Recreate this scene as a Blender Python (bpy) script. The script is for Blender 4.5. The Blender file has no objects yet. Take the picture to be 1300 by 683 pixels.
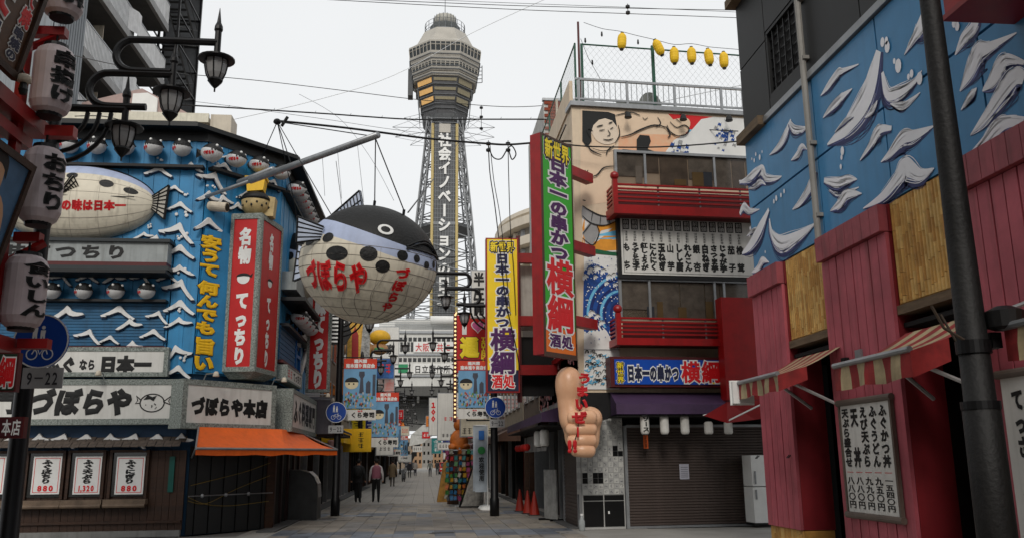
import bpy, math, random
from math import sin, cos, pi, radians as rad
random.seed(7)
SC=bpy.context.scene; COL=SC.collection
# ---------------------------------------------------------------- camera
FPX=1100.; PITCH=math.atan(243/1100.); YAW=rad(5.8); ROLL=rad(0.62)
def vadd(a,b): return tuple(x+y for x,y in zip(a,b))
def vs(a,k): return tuple(x*k for x in a)
def vcross(a,b): return (a[1]*b[2]-a[2]*b[1],a[2]*b[0]-a[0]*b[2],a[0]*b[1]-a[1]*b[0])
CAMP=(0.0,0.0,1.6)
FW=(sin(YAW)*cos(PITCH),cos(YAW)*cos(PITCH),sin(PITCH))
_r0=(cos(YAW),-sin(YAW),0.0); _u0=vcross(_r0,FW)
RT=vadd(vs(_r0,cos(ROLL)),vs(_u0,-sin(ROLL))); UP=vadd(vs(_u0,cos(ROLL)),vs(_r0,sin(ROLL)))
from mathutils import Matrix, Vector
cam=bpy.data.cameras.new('camera'); camo=bpy.data.objects.new('camera',cam); COL.objects.link(camo)
M=Matrix(((RT[0],UP[0],-FW[0],CAMP[0]),(RT[1],UP[1],-FW[1],CAMP[1]),(RT[2],UP[2],-FW[2],CAMP[2]),(0,0,0,1)))
camo.matrix_world=M
cam.lens=FPX/1300*36; cam.sensor_width=36; cam.sensor_fit='HORIZONTAL'; cam.clip_start=0.1; cam.clip_end=6000
SC.camera=camo
# ---------------------------------------------------------------- sky, sun, exposure (bright overcast)
W=bpy.data.worlds.new("World"); SC.world=W; W.use_nodes=True
nt=W.node_tree; bg=nt.nodes['Background']
sky=nt.nodes.new('ShaderNodeTexSky'); sky.sky_type='NISHITA'; sky.sun_disc=False
SUN_EL=rad(36); SUN_AZ=rad(-171)      # clockwise from +Y: sun behind to the left
sky.sun_elevation=SUN_EL; sky.sun_rotation=SUN_AZ; sky.air_density=1.0; sky.dust_density=2.0
hs=nt.nodes.new('ShaderNodeHueSaturation'); hs.inputs['Saturation'].default_value=0.12
nt.links.new(sky.outputs[0],hs.inputs['Color'])
mx=nt.nodes.new('ShaderNodeMix'); mx.data_type='RGBA'; mx.inputs[0].default_value=0.86
nt.links.new(hs.outputs[0],mx.inputs[6]); mx.inputs[7].default_value=(8.2,8.35,8.45,1)   # overcast veil
# faint cloud structure
tcw=nt.nodes.new('ShaderNodeTexCoord'); nz=nt.nodes.new('ShaderNodeTexNoise'); nz.inputs['Scale'].default_value=1.6; nz.inputs['Detail'].default_value=4
nt.links.new(tcw.outputs['Generated'],nz.inputs['Vector'])
mr=nt.nodes.new('ShaderNodeMapRange'); mr.inputs[3].default_value=0.92; mr.inputs[4].default_value=1.06
nt.links.new(nz.outputs[0],mr.inputs[0])
mm=nt.nodes.new('ShaderNodeMix'); mm.data_type='RGBA'; mm.blend_type='MULTIPLY'; mm.inputs[0].default_value=1
nt.links.new(mx.outputs[2],mm.inputs[6]); nt.links.new(mr.outputs[0],mm.inputs[7])
nt.links.new(mm.outputs[2],bg.inputs[0]); bg.inputs[1].default_value=0.115
sl=bpy.data.lights.new('sun','SUN'); so=bpy.data.objects.new('sun',sl); COL.objects.link(so)
sl.energy=1.5; sl.angle=rad(16); sl.color=(1,.94,.86)
sd=Vector((sin(SUN_AZ)*cos(SUN_EL),cos(SUN_AZ)*cos(SUN_EL),sin(SUN_EL)))
so.rotation_euler=sd.to_track_quat('Z','Y').to_euler(); so.location=(-20,-10,40)
SC.view_settings.view_transform='Standard'; SC.view_settings.look='None'; SC.view_settings.exposure=0; SC.view_settings.gamma=1
# ---------------------------------------------------------------- measuring helpers (a pixel of the photo -> a point on a real plane)
def ray(x,y):
    d=vadd(vadd(vs(FW,FPX),vs(RT,x-650)),vs(UP,-(y-341.5))); return d
def atY(x,y,Y): d=ray(x,y); t=Y/d[1]; return (d[0]*t,Y,1.6+d[2]*t)
def atX(x,y,X): d=ray(x,y); t=X/d[0]; return (X,d[1]*t,1.6+d[2]*t)
def atZ(x,y,Z=0): d=ray(x,y); t=(Z-1.6)/d[2]; return (d[0]*t,d[1]*t,Z)
class Frame:
    """vertical plane: u runs right along it, w comes out towards the viewer, z up"""
    def __init__(s,x,y,deg): s.x,s.y,s.a=x,y,rad(deg); s.t=(cos(s.a),sin(s.a)); s.n=(sin(s.a),-cos(s.a))
    def pt(s,u,w,z): return (s.x+s.t[0]*u+s.n[0]*w, s.y+s.t[1]*u+s.n[1]*w, z)
    def px(s,x,y,w=0):
        d=ray(x,y); ax,ay=s.x+s.n[0]*w,s.y+s.n[1]*w
        k=(ax*s.n[0]+ay*s.n[1])/(d[0]*s.n[0]+d[1]*s.n[1]); p=(d[0]*k,d[1]*k)
        return ((p[0]-ax)*s.t[0]+(p[1]-ay)*s.t[1], 1.6+d[2]*k)
# ---------------------------------------------------------------- materials
MATS={}
def mat(n,c,rough=.7,metal=0,var=.12,scale=3.0,bump=0,emit=0,streak=0,stretch=(1,1,1),c2=None,trans=0,spec=.4,alpha=1,world=False):
    if n in MATS: return MATS[n]
    tone=lambda q:tuple(x*(min(1,x/.6)**.29) for x in q)
    c=tone(c); c2=tone(c2) if c2 else None
    m=bpy.data.materials.new(n); m.use_nodes=True; t=m.node_tree; p=t.nodes['Principled BSDF']; MATS[n]=m
    p.inputs['Roughness'].default_value=rough; p.inputs['Metallic'].default_value=metal
    p.inputs['Specular IOR Level'].default_value=spec
    if trans: p.inputs['Transmission Weight'].default_value=trans
    if alpha<1: p.inputs['Alpha'].default_value=alpha
    tc=t.nodes.new('ShaderNodeTexCoord'); mp=t.nodes.new('ShaderNodeMapping'); mp.inputs['Scale'].default_value=stretch
    t.links.new((t.nodes.new('ShaderNodeNewGeometry').outputs['Position'] if world else tc.outputs['Object']),mp.inputs['Vector'])
    n1=t.nodes.new('ShaderNodeTexNoise'); n1.inputs['Scale'].default_value=scale; n1.inputs['Detail'].default_value=6; n1.inputs['Roughness'].default_value=.65
    t.links.new(mp.outputs[0],n1.inputs['Vector'])
    mixn=t.nodes.new('ShaderNodeMix'); mixn.data_type='RGBA'
    ca=tuple(min(1,x*(1+var)) for x in c); cb=c2 if c2 else tuple(x*(1-1.6*var) for x in c)
    mixn.inputs[6].default_value=(*cb,1); mixn.inputs[7].default_value=(*ca,1)
    rg=t.nodes.new('ShaderNodeMapRange'); rg.inputs[1].default_value=.3; rg.inputs[2].default_value=.7
    t.links.new(n1.outputs[0],rg.inputs[0]); t.links.new(rg.outputs[0],mixn.inputs[0])
    out=mixn.outputs[2]
    if streak:   # rain streaks / grime with their own shape
        mp2=t.nodes.new('ShaderNodeMapping'); mp2.inputs['Scale'].default_value=(7,7,.5); t.links.new(tc.outputs['Object'],mp2.inputs['Vector'])
        n2=t.nodes.new('ShaderNodeTexNoise'); n2.inputs['Scale'].default_value=1.3; n2.inputs['Detail'].default_value=5; t.links.new(mp2.outputs[0],n2.inputs['Vector'])
        r2=t.nodes.new('ShaderNodeMapRange'); r2.inputs[1].default_value=.5; r2.inputs[2].default_value=.75; r2.inputs[4].default_value=streak
        t.links.new(n2.outputs[0],r2.inputs[0])
        m2=t.nodes.new('ShaderNodeMix'); m2.data_type='RGBA'; m2.inputs[7].default_value=(c[0]*.35+.01,c[1]*.33+.01,c[2]*.3+.008,1)
        t.links.new(r2.outputs[0],m2.inputs[0]); t.links.new(out,m2.inputs[6]); out=m2.outputs[2]
    t.links.new(out,p.inputs['Base Color'])
    if bump:
        n3=t.nodes.new('ShaderNodeTexNoise'); n3.inputs['Scale'].default_value=scale*6; n3.inputs['Detail'].default_value=5; t.links.new(mp.outputs[0],n3.inputs['Vector'])
        b=t.nodes.new('ShaderNodeBump'); b.inputs['Strength'].default_value=bump; b.inputs['Distance'].default_value=.02; t.links.new(n3.outputs[0],b.inputs['Height']); t.links.new(b.outputs[0],p.inputs['Normal'])
    if emit: t.links.new(out,p.inputs['Emission Color']); p.inputs['Emission Strength'].default_value=emit
    return m
BLACK=mat('black_paint',(.012,.012,.013),.5,var=.3)
INK=mat('black_ink',(.01,.01,.01),.6,var=.1)
WHITE=mat('white_board',(.62,.61,.58),.55,var=.05,streak=.25)
WHITEP=mat('white_paint',(.72,.72,.70),.5,var=.05)
SKYBLUE=mat('wall_blue',(.05,.27,.47),.5,var=.16,scale=1.2,streak=.45)
WAVEW=mat('wave_white',(.70,.70,.69),.55,var=.08,streak=.35)
NAVY=mat('navy',(.012,.02,.07),.6)
RED=mat('sign_red',(.50,.012,.012),.45,var=.08,streak=.2)
REDP=mat('red_paint',(.33,.012,.014),.4,var=.15,streak=.3)
DRED=mat('dark_red',(.12,.012,.014),.5)
ORANGE=mat('orange_awning',(.75,.17,.02),.6,var=.08,streak=.2)
YEL=mat('yellow',(.80,.50,.02),.5,var=.06,streak=.2)
YELP=mat('yellow_print',(.82,.62,.03),.5,var=.04)
GREEN=mat('sign_green',(.05,.40,.03),.45,var=.05)
PURP=mat('purple_ink',(.10,.008,.13),.5)
REDINK=mat('red_ink',(.60,.012,.02),.5,var=.05)
SPECK=mat('speckled_frame',(.06,.075,.07),.6,var=.1,scale=28,c2=(.42,.45,.42),bump=.5)
METAL=mat('galvanised',(.35,.36,.37),.4,.6,var=.12,streak=.2)
DMETAL=mat('dark_iron',(.018,.018,.02),.45,.3,var=.3)
GLASSD=mat('dark_window_glass',(.035,.035,.032),.12,var=.35,scale=.9,spec=.6)
WOOD=mat('dark_wood',(.07,.032,.014),.6,var=.35,scale=3,stretch=(1,1,5),bump=.3)
CREAM=mat('cream_paint',(.55,.50,.42),.6,var=.08,streak=.4)
GREY=mat('grey_wall',(.26,.26,.25),.8,var=.12,streak=.4,bump=.2)
CONC=mat('concrete',(.33,.32,.30),.85,var=.14,streak=.5,bump=.3)
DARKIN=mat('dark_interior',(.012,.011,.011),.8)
# ---------------------------------------------------------------- mesh builder (local coords: front is -y)
class MB:
    def __init__(s): s.v=[];s.f=[];s.m=[];s.cm=0
    def add(s,vs_,fs):
        b=len(s.v); s.v+=[tuple(v) for v in vs_]; s.f+=[tuple(i+b for i in f) for f in fs]; s.m+=[s.cm]*len(fs); return s
    def box(s,x0,x1,y0,y1,z0,z1):
        return s.add([(x0,y0,z0),(x1,y0,z0),(x1,y1,z0),(x0,y1,z0),(x0,y0,z1),(x1,y0,z1),(x1,y1,z1),(x0,y1,z1)],
          [(0,3,2,1),(4,5,6,7),(0,1,5,4),(1,2,6,5),(2,3,7,6),(3,0,4,7)])
    def poly(s,pts): return s.add(pts,[tuple(range(len(pts)))])
    def prism(s,p2,y0,y1):  # p2 list of (x,z) ; y0 front
        n=len(p2); vs_=[(x,y0,z) for x,z in p2]+[(x,y1,z) for x,z in p2]
        return s.add(vs_,[tuple(range(n)),tuple(range(2*n-1,n-1,-1))]+[(i,(i+1)%n+0,(i+1)%n+n,i+n) for i in range(n)])
    def tube(s,pts,r,seg=6,caps=True):
        P=[Vector(p) for p in pts]; n=len(P); R=r if isinstance(r,(list,tuple)) else [r]*n; vs_=[]
        up=Vector((0,0,1)); d0=(P[1]-P[0]).normalized()
        a=d0.cross(up); a=a.normalized() if a.length>.05 else Vector((1,0,0))
        for i in range(n):
            d=(P[min(i+1,n-1)]-P[max(i-1,0)]).normalized()
            a=(a-d*a.dot(d)); a=a.normalized() if a.length>1e-6 else d.orthogonal().normalized(); b=d.cross(a)
            for k in range(seg): an=2*pi*k/seg; vs_.append(tuple(P[i]+(a*cos(an)+b*sin(an))*R[i]))
        fs=[(i*seg+k,i*seg+(k+1)%seg,(i+1)*seg+(k+1)%seg,(i+1)*seg+k) for i in range(n-1) for k in range(seg)]
        if caps: fs+=[tuple(range(seg-1,-1,-1)),tuple((n-1)*seg+k for k in range(seg))]
        return s.add(vs_,fs)
    def cyl(s,p0,p1,r0,r1=None,seg=12): return s.tube([p0,p1],[r0,r0 if r1 is None else r1],seg)
    def lathe(s,prof,c=(0,0,0),seg=16,flat=False):
        n=len(prof); vs_=[(c[0]+r*cos(2*pi*k/seg),c[1]+r*sin(2*pi*k/seg),c[2]+z) for r,z in prof for k in range(seg)]
        fs=[(i*seg+k,i*seg+(k+1)%seg,(i+1)*seg+(k+1)%seg,(i+1)*seg+k) for i in range(n-1) for k in range(seg)]
        fs+=[tuple(range(seg-1,-1,-1)),tuple((n-1)*seg+k for k in range(seg))]
        return s.add(vs_,fs)
    def ball(s,c,rx,ry,rz,seg=12,rings=8):
        prof=[(sin(pi*i/rings),-cos(pi*i/rings)) for i in range(rings+1)]
        n=len(prof); vs_=[(c[0]+rx*max(r,.001)*cos(2*pi*k/seg),c[1]+ry*max(r,.001)*sin(2*pi*k/seg),c[2]+rz*z) for r,z in prof for k in range(seg)]
        return s.add(vs_,[(i*seg+k,i*seg+(k+1)%seg,(i+1)*seg+(k+1)%seg,(i+1)*seg+k) for i in range(n-1) for k in range(seg)])
    def build(s,name,mats,parent=None,smooth=False,kind=None,loc=None,rz=0):
        me=bpy.data.meshes.new(name); me.from_pydata(s.v,[],s.f)
        for m in (mats if isinstance(mats,(list,tuple)) else [mats]): me.materials.append(m)
        if any(s.m): me.polygons.foreach_set('material_index',s.m)
        if smooth: me.polygons.foreach_set('use_smooth',[True]*len(me.polygons))
        me.update(); o=bpy.data.objects.new(name,me); COL.objects.link(o)
        if parent is not None: o.parent=parent
        if kind: o['kind']=kind
        if loc: o.location=loc
        if rz: o.rotation_euler.z=rz
        return o
def inst(src,parent=None,loc=None,rot=None,scale=None):
    o=src.copy(); COL.objects.link(o); o.parent=parent
    if loc is not None: o.location=loc
    if rot is not None: o.rotation_euler=rot
    if scale is not None: o.scale=scale
    return o
def tag(o,label,cat,group=None):
    o['label']=label; o['category']=cat
    if group: o['group']=group
    return o
def thing(name,label,cat,loc=(0,0,0),rz=0,group=None):
    o=bpy.data.objects.new(name,None); COL.objects.link(o); o.empty_display_size=.2
    o.location=loc; o.rotation_euler=(0,0,rz); return tag(o,label,cat,group)
def fthing(name,label,cat,fr,u=0,w=0,z=0,group=None): return thing(name,label,cat,fr.pt(u,w,z),fr.a,group)
def copy_tree(o,loc=None,rz=None,label=None,group=None,parent=None,scale=None):
    c=o.copy(); COL.objects.link(c)
    if parent is not None: c.parent=parent
    if loc is not None: c.location=loc
    if rz is not None: c.rotation_euler.z=rz
    if scale is not None: c.scale=(scale,)*3
    if label: c['label']=label
    if group: c['group']=group
    for ch in list(o.children): copy_tree(ch,parent=c)
    return c
# ---------------------------------------------------------------- lettering
GC={}
def glyph(ch,bold,res=2):
    k=(ch,round(bold,3),res)
    if k in GC: return GC[k]
    c=bpy.data.curves.new('g','FONT'); c.body=ch; c.size=1; c.bevel_depth=bold; c.bevel_resolution=0; c.resolution_u=res
    o=bpy.data.objects.new('g',c)
    me=bpy.data.meshes.new_from_object(o)
    bpy.data.objects.remove(o); bpy.data.curves.remove(c)
    V=[tuple(v.co) for v in me.vertices]; Fc=[tuple(p.vertices) for p in me.polygons]; bpy.data.meshes.remove(me)
    if bold==0: Fc=Fc
    asc=ord(ch)<0x2000
    if asc and V:
        xs=[v[0] for v in V]; x0,x1=min(xs)-.06,max(xs)+.06
        V=[((v[0]-x0),v[1]-.0,v[2]) for v in V]; adv=x1-x0; box=(adv,.76)
    else:
        V=[(v[0],v[1]+.12,v[2]) for v in V]; adv=1; box=(1,1)
    GC[k]=(V,Fc,box); return GC[k]
def text(T,s,x0,x1,z0,z1,y,m,bold=.045,vertical=False,outline=(),skew=0,name='lettering',res=2,warp=None,fill=.94,shift=None,depth=.12,gapless=False):
    """s set into the rectangle x0..x1, z0..z1 at local depth y; outline=[(material, extra boldness),...] back to front"""
    layers=list(outline)+[(m,0)]; nl=len(layers)
    res_o=None
    for li,(mm_,ex) in enumerate(layers):
        mb=MB(); n=len(s)
        if vertical: cells=[(x0,x1,z1-(i+1)*(z1-z0)/n,z1-i*(z1-z0)/n) for i in range(n)]
        else:
            advs=[.5 if c==' ' else (glyph(c,bold,res)[2][0] if ord(c)<0x2000 else 1) for c in s]; tot=sum(advs); k=(x1-x0)/tot; cells=[];a=x0
            for ad in advs: cells.append((a,a+ad*k,z0,z1)); a+=ad*k
        for i,ch in enumerate(s):
            if ch in ' 　': continue
            V,Fc,bx=glyph(ch,bold+ex,res); cx0,cx1,cz0,cz1=cells[i]
            kx=(cx1-cx0)/bx[0]*fill; kz=(cz1-cz0)/bx[1]*fill; ks=min(abs(kx),abs(kz))
            rot=vertical and ch in 'ー－|~〜'
            vs_=[]
            for (gx,gy,gz) in V:
                if rot: gx,gy=gy,1-gx
                xx=(cx0+cx1)/2+(gx-bx[0]/2)*kx; zz=(cz0+cz1)/2+(gy-bx[1]/2)*kz
                xx+=skew*(zz-(z0+z1)/2)
                if shift: zz+=shift(xx)
                dd=depth if li==nl-1 else .03
                yy=y-ks*(gz*dd+(bold+ex)*dd)-.004*li-.002-(.03*ks*(bold+ex)*2 if li==nl-1 and nl>1 else 0)
                vs_.append(warp(xx,zz,y-yy) if warp else (xx,yy,zz))
            mb.add(vs_,Fc)
        o=mb.build(name if li==nl-1 else 'lettering_outline',mm_,T)
        res_o=o
    return res_o
def board(fr,u0,u1,z0,z1,w,depth,name,label,cat,facem,framem,border=.06,group=None,proud=.015):
    """a signboard: case + face, root at its lower left corner"""
    T=fthing(name,label,cat,fr,u0,w,z0,group); Wd=u1-u0; H=z1-z0; b=border
    mb=MB()
    mb.box(0,Wd,-depth,0,0,b).box(0,Wd,-depth,0,H-b,H).box(0,b,-depth,0,b,H-b).box(Wd-b,Wd,-depth,0,b,H-b)
    mb.build('frame',framem,T)
    MB().box(b,Wd-b,-depth+proud,-.002,b,H-b).build('face',facem,T)
    T['_w']=Wd; T['_h']=H; T['_y']=-depth+proud
    del T['_w'],T['_h'],T['_y']
    return T,Wd,H,-depth+proud
def brush(mb,pts,ws,y0,y1,fr=None,w=0,org=(0,0)):
    """tapered brush stroke through 2-d points (x,z) with widths"""
    n=len(pts); L=[];R=[]
    for i in range(n):
        a=pts[max(i-1,0)]; b=pts[min(i+1,n-1)]; dx,dz=b[0]-a[0],b[1]-a[1]; l=math.hypot(dx,dz) or 1
        nx,nz=-dz/l,dx/l; L.append((pts[i][0]+nx*ws[i]/2,pts[i][1]+nz*ws[i]/2)); R.append((pts[i][0]-nx*ws[i]/2,pts[i][1]-nz*ws[i]/2))
    vs_=[];fs=[]
    for i in range(n):
        for p in (L[i],R[i]): vs_+= [(p[0],y0,p[1]),(p[0],y1,p[1])]
    for i in range(n-1):
        a=i*4;b=a+4
        fs+=[(a,a+2,b+2,b),(a+1,b+1,b+3,a+3),(a,b,b+1,a+1),(a+2,a+3,b+3,b+2)]
    fs+=[(0,1,3,2),((n-1)*4,(n-1)*4+2,(n-1)*4+3,(n-1)*4+1)]
    return mb.add(vs_,fs)
def smoothpath(pts,k=4):
    """Catmull-Rom"""
    out=[];n=len(pts)
    for i in range(n-1):
        p0=pts[max(i-1,0)];p1=pts[i];p2=pts[i+1];p3=pts[min(i+2,n-1)]
        for j in range(k):
            t=j/k; out.append(tuple(.5*((2*b)+(-a+c)*t+(2*a-5*b+4*c-d)*t*t+(-a+3*b-3*c+d)*t**3) for a,b,c,d in zip(p0,p1,p2,p3)))
    out.append(tuple(pts[-1])); return out

def marks(T,n,x0,x1,z0,z1,y,m,vertical=False):
    """lettering too small in the photo to read: little strokes, one cluster per character"""
    mb=MB()
    for i in range(n):
        if vertical: a,b,c,d=x0,x1,z1-(i+1)*(z1-z0)/n,z1-i*(z1-z0)/n
        else: a,b,c,d=x0+i*(x1-x0)/n,x0+(i+1)*(x1-x0)/n,z0,z1
        w,h=(b-a),(d-c)
        for k in range(3):
            zz=c+h*(.2+.28*k); l=random.uniform(.25,.38)*w; q=a+w*.5+random.uniform(-.08,.08)*w; mb.add([(q-l,y-.002,zz),(q+l,y-.002,zz),(q+l,y-.002,zz+h*.10),(q-l,y-.002,zz+h*.10)],[(0,1,2,3)])
        q=a+w*random.uniform(.35,.65); mb.add([(q-w*.06,y-.0035,c+h*.1),(q+w*.06,y-.0035,c+h*.1),(q+w*.06,y-.0035,c+h*.9),(q-w*.06,y-.0035,c+h*.9)],[(0,1,2,3)])
    return mb.build('small_print',m,T,kind='stuff')
# ================================================================ LEFT: puffer-fish restaurant
def F2(p,q): return Frame(p[0],p[1],math.degrees(math.atan2(q[1]-p[1],q[0]-p[0])))
LF=Frame(-5.5,21.3,0); CH=Frame(-5.5,21.3,48.5); SD=Frame(-3.95,23.05,90)
ox,oy=-5.5,21.3
fugu=thing('restaurant_building','blue puffer-fish restaurant on the left corner covered in white wave reliefs','building',(ox,oy,0))
def L(p): return (p[0]-ox,p[1]-oy,p[2])          # world -> building local
def fpoly_box(mb,fr,u0,u1,w0,w1,z0,z1,org=None):
    o=org or (ox,oy,0)
    P=[fr.pt(u0,w1,z0),fr.pt(u1,w1,z0),fr.pt(u1,w0,z0),fr.pt(u0,w0,z0),fr.pt(u0,w1,z1),fr.pt(u1,w1,z1),fr.pt(u1,w0,z1),fr.pt(u0,w0,z1)]
    P=[(p[0]-o[0],p[1]-o[1],p[2]-o[2]) for p in P]
    return mb.add(P,[(0,3,2,1),(4,5,6,7),(0,1,5,4),(1,2,6,5),(2,3,7,6),(3,0,4,7)])
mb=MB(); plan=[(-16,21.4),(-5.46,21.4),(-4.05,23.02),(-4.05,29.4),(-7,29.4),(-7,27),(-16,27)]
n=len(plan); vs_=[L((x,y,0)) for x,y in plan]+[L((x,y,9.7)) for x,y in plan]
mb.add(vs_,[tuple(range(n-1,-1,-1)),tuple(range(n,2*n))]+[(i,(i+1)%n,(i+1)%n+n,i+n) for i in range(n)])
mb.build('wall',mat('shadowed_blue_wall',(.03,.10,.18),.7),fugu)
# siding panels
def siding(fr,u0,u1,z0,z1,step=.62,w=.0,name='siding_panel',m=SKYBLUE):
    nn=max(1,round((u1-u0)/step)); st=(u1-u0)/nn
    for i in range(nn):
        mb=MB(); a=u0+i*st+.006; b=u0+(i+1)*st-.006
        fpoly_box(mb,fr,a,b,w,w+.035,z0,z1); fpoly_box(mb,fr,a+st*.45,a+st*.55,w+.035,w+.05,z0,z1)
        mb.build(name,m,fugu)
siding(LF,-6.2,0,6.95,9.55); siding(LF,-.62,0.0,3.7,6.94); siding(LF,-6.2,-.64,4.3,6.94)
siding(CH,0,2.33,3.7,7.24); siding(CH,0,2.33,7.26,9.5); siding(SD,0,6.2,3.7,9.5,.9)
# lower-storey wooden wall under the signs
# eaves and roof
ev=[(-16,20.85),(-5.65,20.8),(-3.5,23.1),(-3.45,29.6),(-7,29.6),(-7,26.95),(-16,26.95)]
mb=MB(); n=len(ev)
for z0,z1,k in ((9.74,9.82,0),(9.82,9.88,.05)):
    pts=[(x-(k if i in(1,2,3) else 0),y+(k if i<3 else 0)) for i,(x,y) in enumerate(ev)]
    mb.add([L((x,y,z0)) for x,y in pts]+[L((x,y,z1)) for x,y in pts],[tuple(range(n-1,-1,-1)),tuple(range(n,2*n))]+[(i,(i+1)%n,(i+1)%n+n,i+n) for i in range(n)])
mb.build('roof',mat('black_sheet_roof',(.015,.017,.018),.5,streak=.3),fugu)
mb=MB(); iv=[(-16,21.28),(-5.49,21.22),(-3.88,23.03),(-3.88,29.5),(-7,29.5),(-7,26.9),(-16,26.9)]
mb.add([L((x,y,9.5)) for x,y in iv]+[L((x,y,9.74)) for x,y in iv],[tuple(range(n-1,-1,-1)),tuple(range(n,2*n))]+[(i,(i+1)%n,(i+1)%n+n,i+n) for i in range(n)])
mb.build('eaves_board',BLACK,fugu)
for z in (8.82,):   # dark shelf the small fish sit over
    mb=MB(); fpoly_box(mb,LF,-6.2,-.02,.04,.26,z-.07,z); fpoly_box(mb,CH,.02,2.3,.04,.25,z-.06,z+.01); fpoly_box(mb,SD,.0,6.2,.04,.25,z-.06,z+.01)
    mb.build('fish_shelf',mat('dark_shelf',(.02,.016,.014),.6,streak=.4),fugu)
# waves
WT=[[(-.5,-.08),(-.42,-.03),(-.28,.06),(-.12,.19),(-.03,.29),(.05,.31),(.12,.22),(.22,.07),(.36,-.08),(.50,-.20),(.45,-.27),(.33,-.2),(.2,-.09),(.09,.03),(.0,.07),(-.12,.01),(-.24,-.06),(-.36,-.08),(-.32,-.13),(-.46,-.14)],
    [(-.5,-.12),(-.36,-.02),(-.2,.08),(-.06,.2),(.02,.30),(.08,.24),(.16,.12),(.3,.05),(.46,.02),(.5,-.04),(.34,-.07),(.2,-.06),(.09,-.01),(.01,.07),(-.1,.0),(-.22,-.09),(-.38,-.15)],
    [(-.5,.0),(-.34,.05),(-.18,.12),(-.02,.24),(.08,.33),(.13,.26),(.18,.12),(.28,-.04),(.42,-.2),(.5,-.3),(.4,-.32),(.27,-.2),(.15,-.04),(.06,.09),(-.06,.03),(-.2,-.02),(-.34,-.03),(-.3,-.08),(-.46,-.06)]]
WAVEN=mat('wave_navy',(.012,.05,.12),.6)
def wave(fr,x,y,wpx,k,w=.05,flip=False,parent=fugu,org=None,dim=False,th=.07):
    c=fr.px(x,y,w); e=fr.px(x+wpx/2,y,w); S=abs(e[0]-c[0])*2; sg=-1 if flip else 1
    o=org or (ox,oy,0); mb=MB()
    hk=.72+.3*((k*37)%10)/10; P=[(c[0]+sg*a*S,c[1]+(b-.1)*S*hk+a*S*.12*sin(k*2.1)) for a,b in WT[k%3]]
    for mi,(dz,w0,w1,g) in enumerate(((0,w,w+th,1.0),(-.045*S,w-.01,w+th*.35,1.04))):  # second layer: navy edge, dropped lower as a painted shadow
        mb.cm=mi; n=len(P); Q=[(c[0]+(a-c[0])*g,c[1]+(b-c[1])*g+dz) for a,b in P]
        V=[fr.pt(a,w1,b) for a,b in Q]+[fr.pt(a,w0,b) for a,b in Q]
        V=[(v[0]-o[0],v[1]-o[1],v[2]-o[2]) for v in V]
        mb.add(V,[tuple(range(n))]+[(i,(i+1)%n,(i+1)%n+n,i+n) for i in range(n)])
    mb.build('wave_relief',[WAVEW,WAVEN],parent)
    if not dim and k%2==0:
        mb=MB()
        for q in range(4):
            a=c[0]+random.uniform(-.1,.35)*S; b=c[1]+random.uniform(.36,.55)*S; r=random.uniform(.02,.045)*S+.01
            p=fr.pt(a,w+.03,b); mb.ball((p[0]-o[0],p[1]-o[1],p[2]-o[2]),r,.02,r,8,5)
        mb.build('spray_drop',WAVEW,parent,kind='stuff')
fw_=[(202,217,38),(244,212,32),(268,226,40),(222,240,26),(263,249,30),(283,254,26),(229,262,34),(199,259,22),(227,292,48),(264,284,36),(183,299,28),(197,305,32),(246,318,42),(240,342,40),(247,363,44),(247,388,42),(227,408,38),(226,446,40),(226,470,36),(276,470,26)]
for i,(x,y,wd) in enumerate([(min(x,244-wd*.56+8) if (x<262 and y>288) else x,y,wd*.97) for x,y,wd in fw_ if not (y>288 and x>262)]):
    if x<262: wave(LF,x,y,wd,i,flip=i%4==1)
    else: wave(CH,x,y,wd,i,flip=i%4==1)
for i,(x,y,wd) in enumerate([(283,212,28),(313,246,22),(345,232,20),(340,258,18),(300,262,22)]): wave(CH,x,y,wd,i)
# bay with rolled blue shutters and two ledges (front, left of the wave wall)
mb=MB(); fpoly_box(mb,LF,-6.2,-.66,.05,.42,6.3,6.78); mb.build('ledge_sign_band',mat('pale_band',(.34,.36,.36),.6,streak=.5),fugu)
mb=MB(); fpoly_box(mb,LF,-6.25,-.6,.05,.5,6.78,6.86); fpoly_box(mb,LF,-6.25,-.6,.05,.5,6.10,6.2); mb.build('ledge_moulding',mat('ledge_dark',(.03,.04,.045),.5),fugu)
mb=MB(); fpoly_box(mb,LF,-6.2,-.66,.05,.45,6.2,6.3); mb.build('ledge_moulding',DRED,fugu)
mb=MB(); fpoly_box(mb,LF,-6.3,-.58,.05,.75,5.98,6.05); fpoly_box(mb,LF,-6.25,-.66,.05,.3,5.38,5.44); mb.build('canopy_shelf',BLACK,fugu)
text(fugu,'美味てつちり',-5.0,-1.55,6.34,6.74,-.425,INK,.05,fill=.86)
sh=mat('blue_shutter_slats',(.03,.15,.27),.5,var=.12,streak=.5)
for r in range(14):
    z=4.36+r*.073
    mb=MB(); fpoly_box(mb,LF,-6.2,-.7,.05,.085+.01*(r%2),z,z+.062); mb.build('shutter_slat',sh,fugu)
mb=MB(); fpoly_box(mb,LF,-6.25,-.62,.05,.2,4.24,4.33); mb.build('rail',DRED,fugu)
for i,(x,y,wd) in enumerate([(85,396,46),(112,424,36),(151,395,44),(165,410,34),(200,400,30),(195,423,34),(168,438,30),(60,425,30),(140,430,26),(30,410,30)]): wave(LF,x,y,wd,i+1,w=.1,dim=True)
for i,x in enumerate(range(10,215,34)): wave(LF,x,352,30,i,w=.06,dim=True)
for i,x in enumerate(range(20,240,30)): wave(LF,x,556,34,i,w=.12,dim=True)
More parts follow.
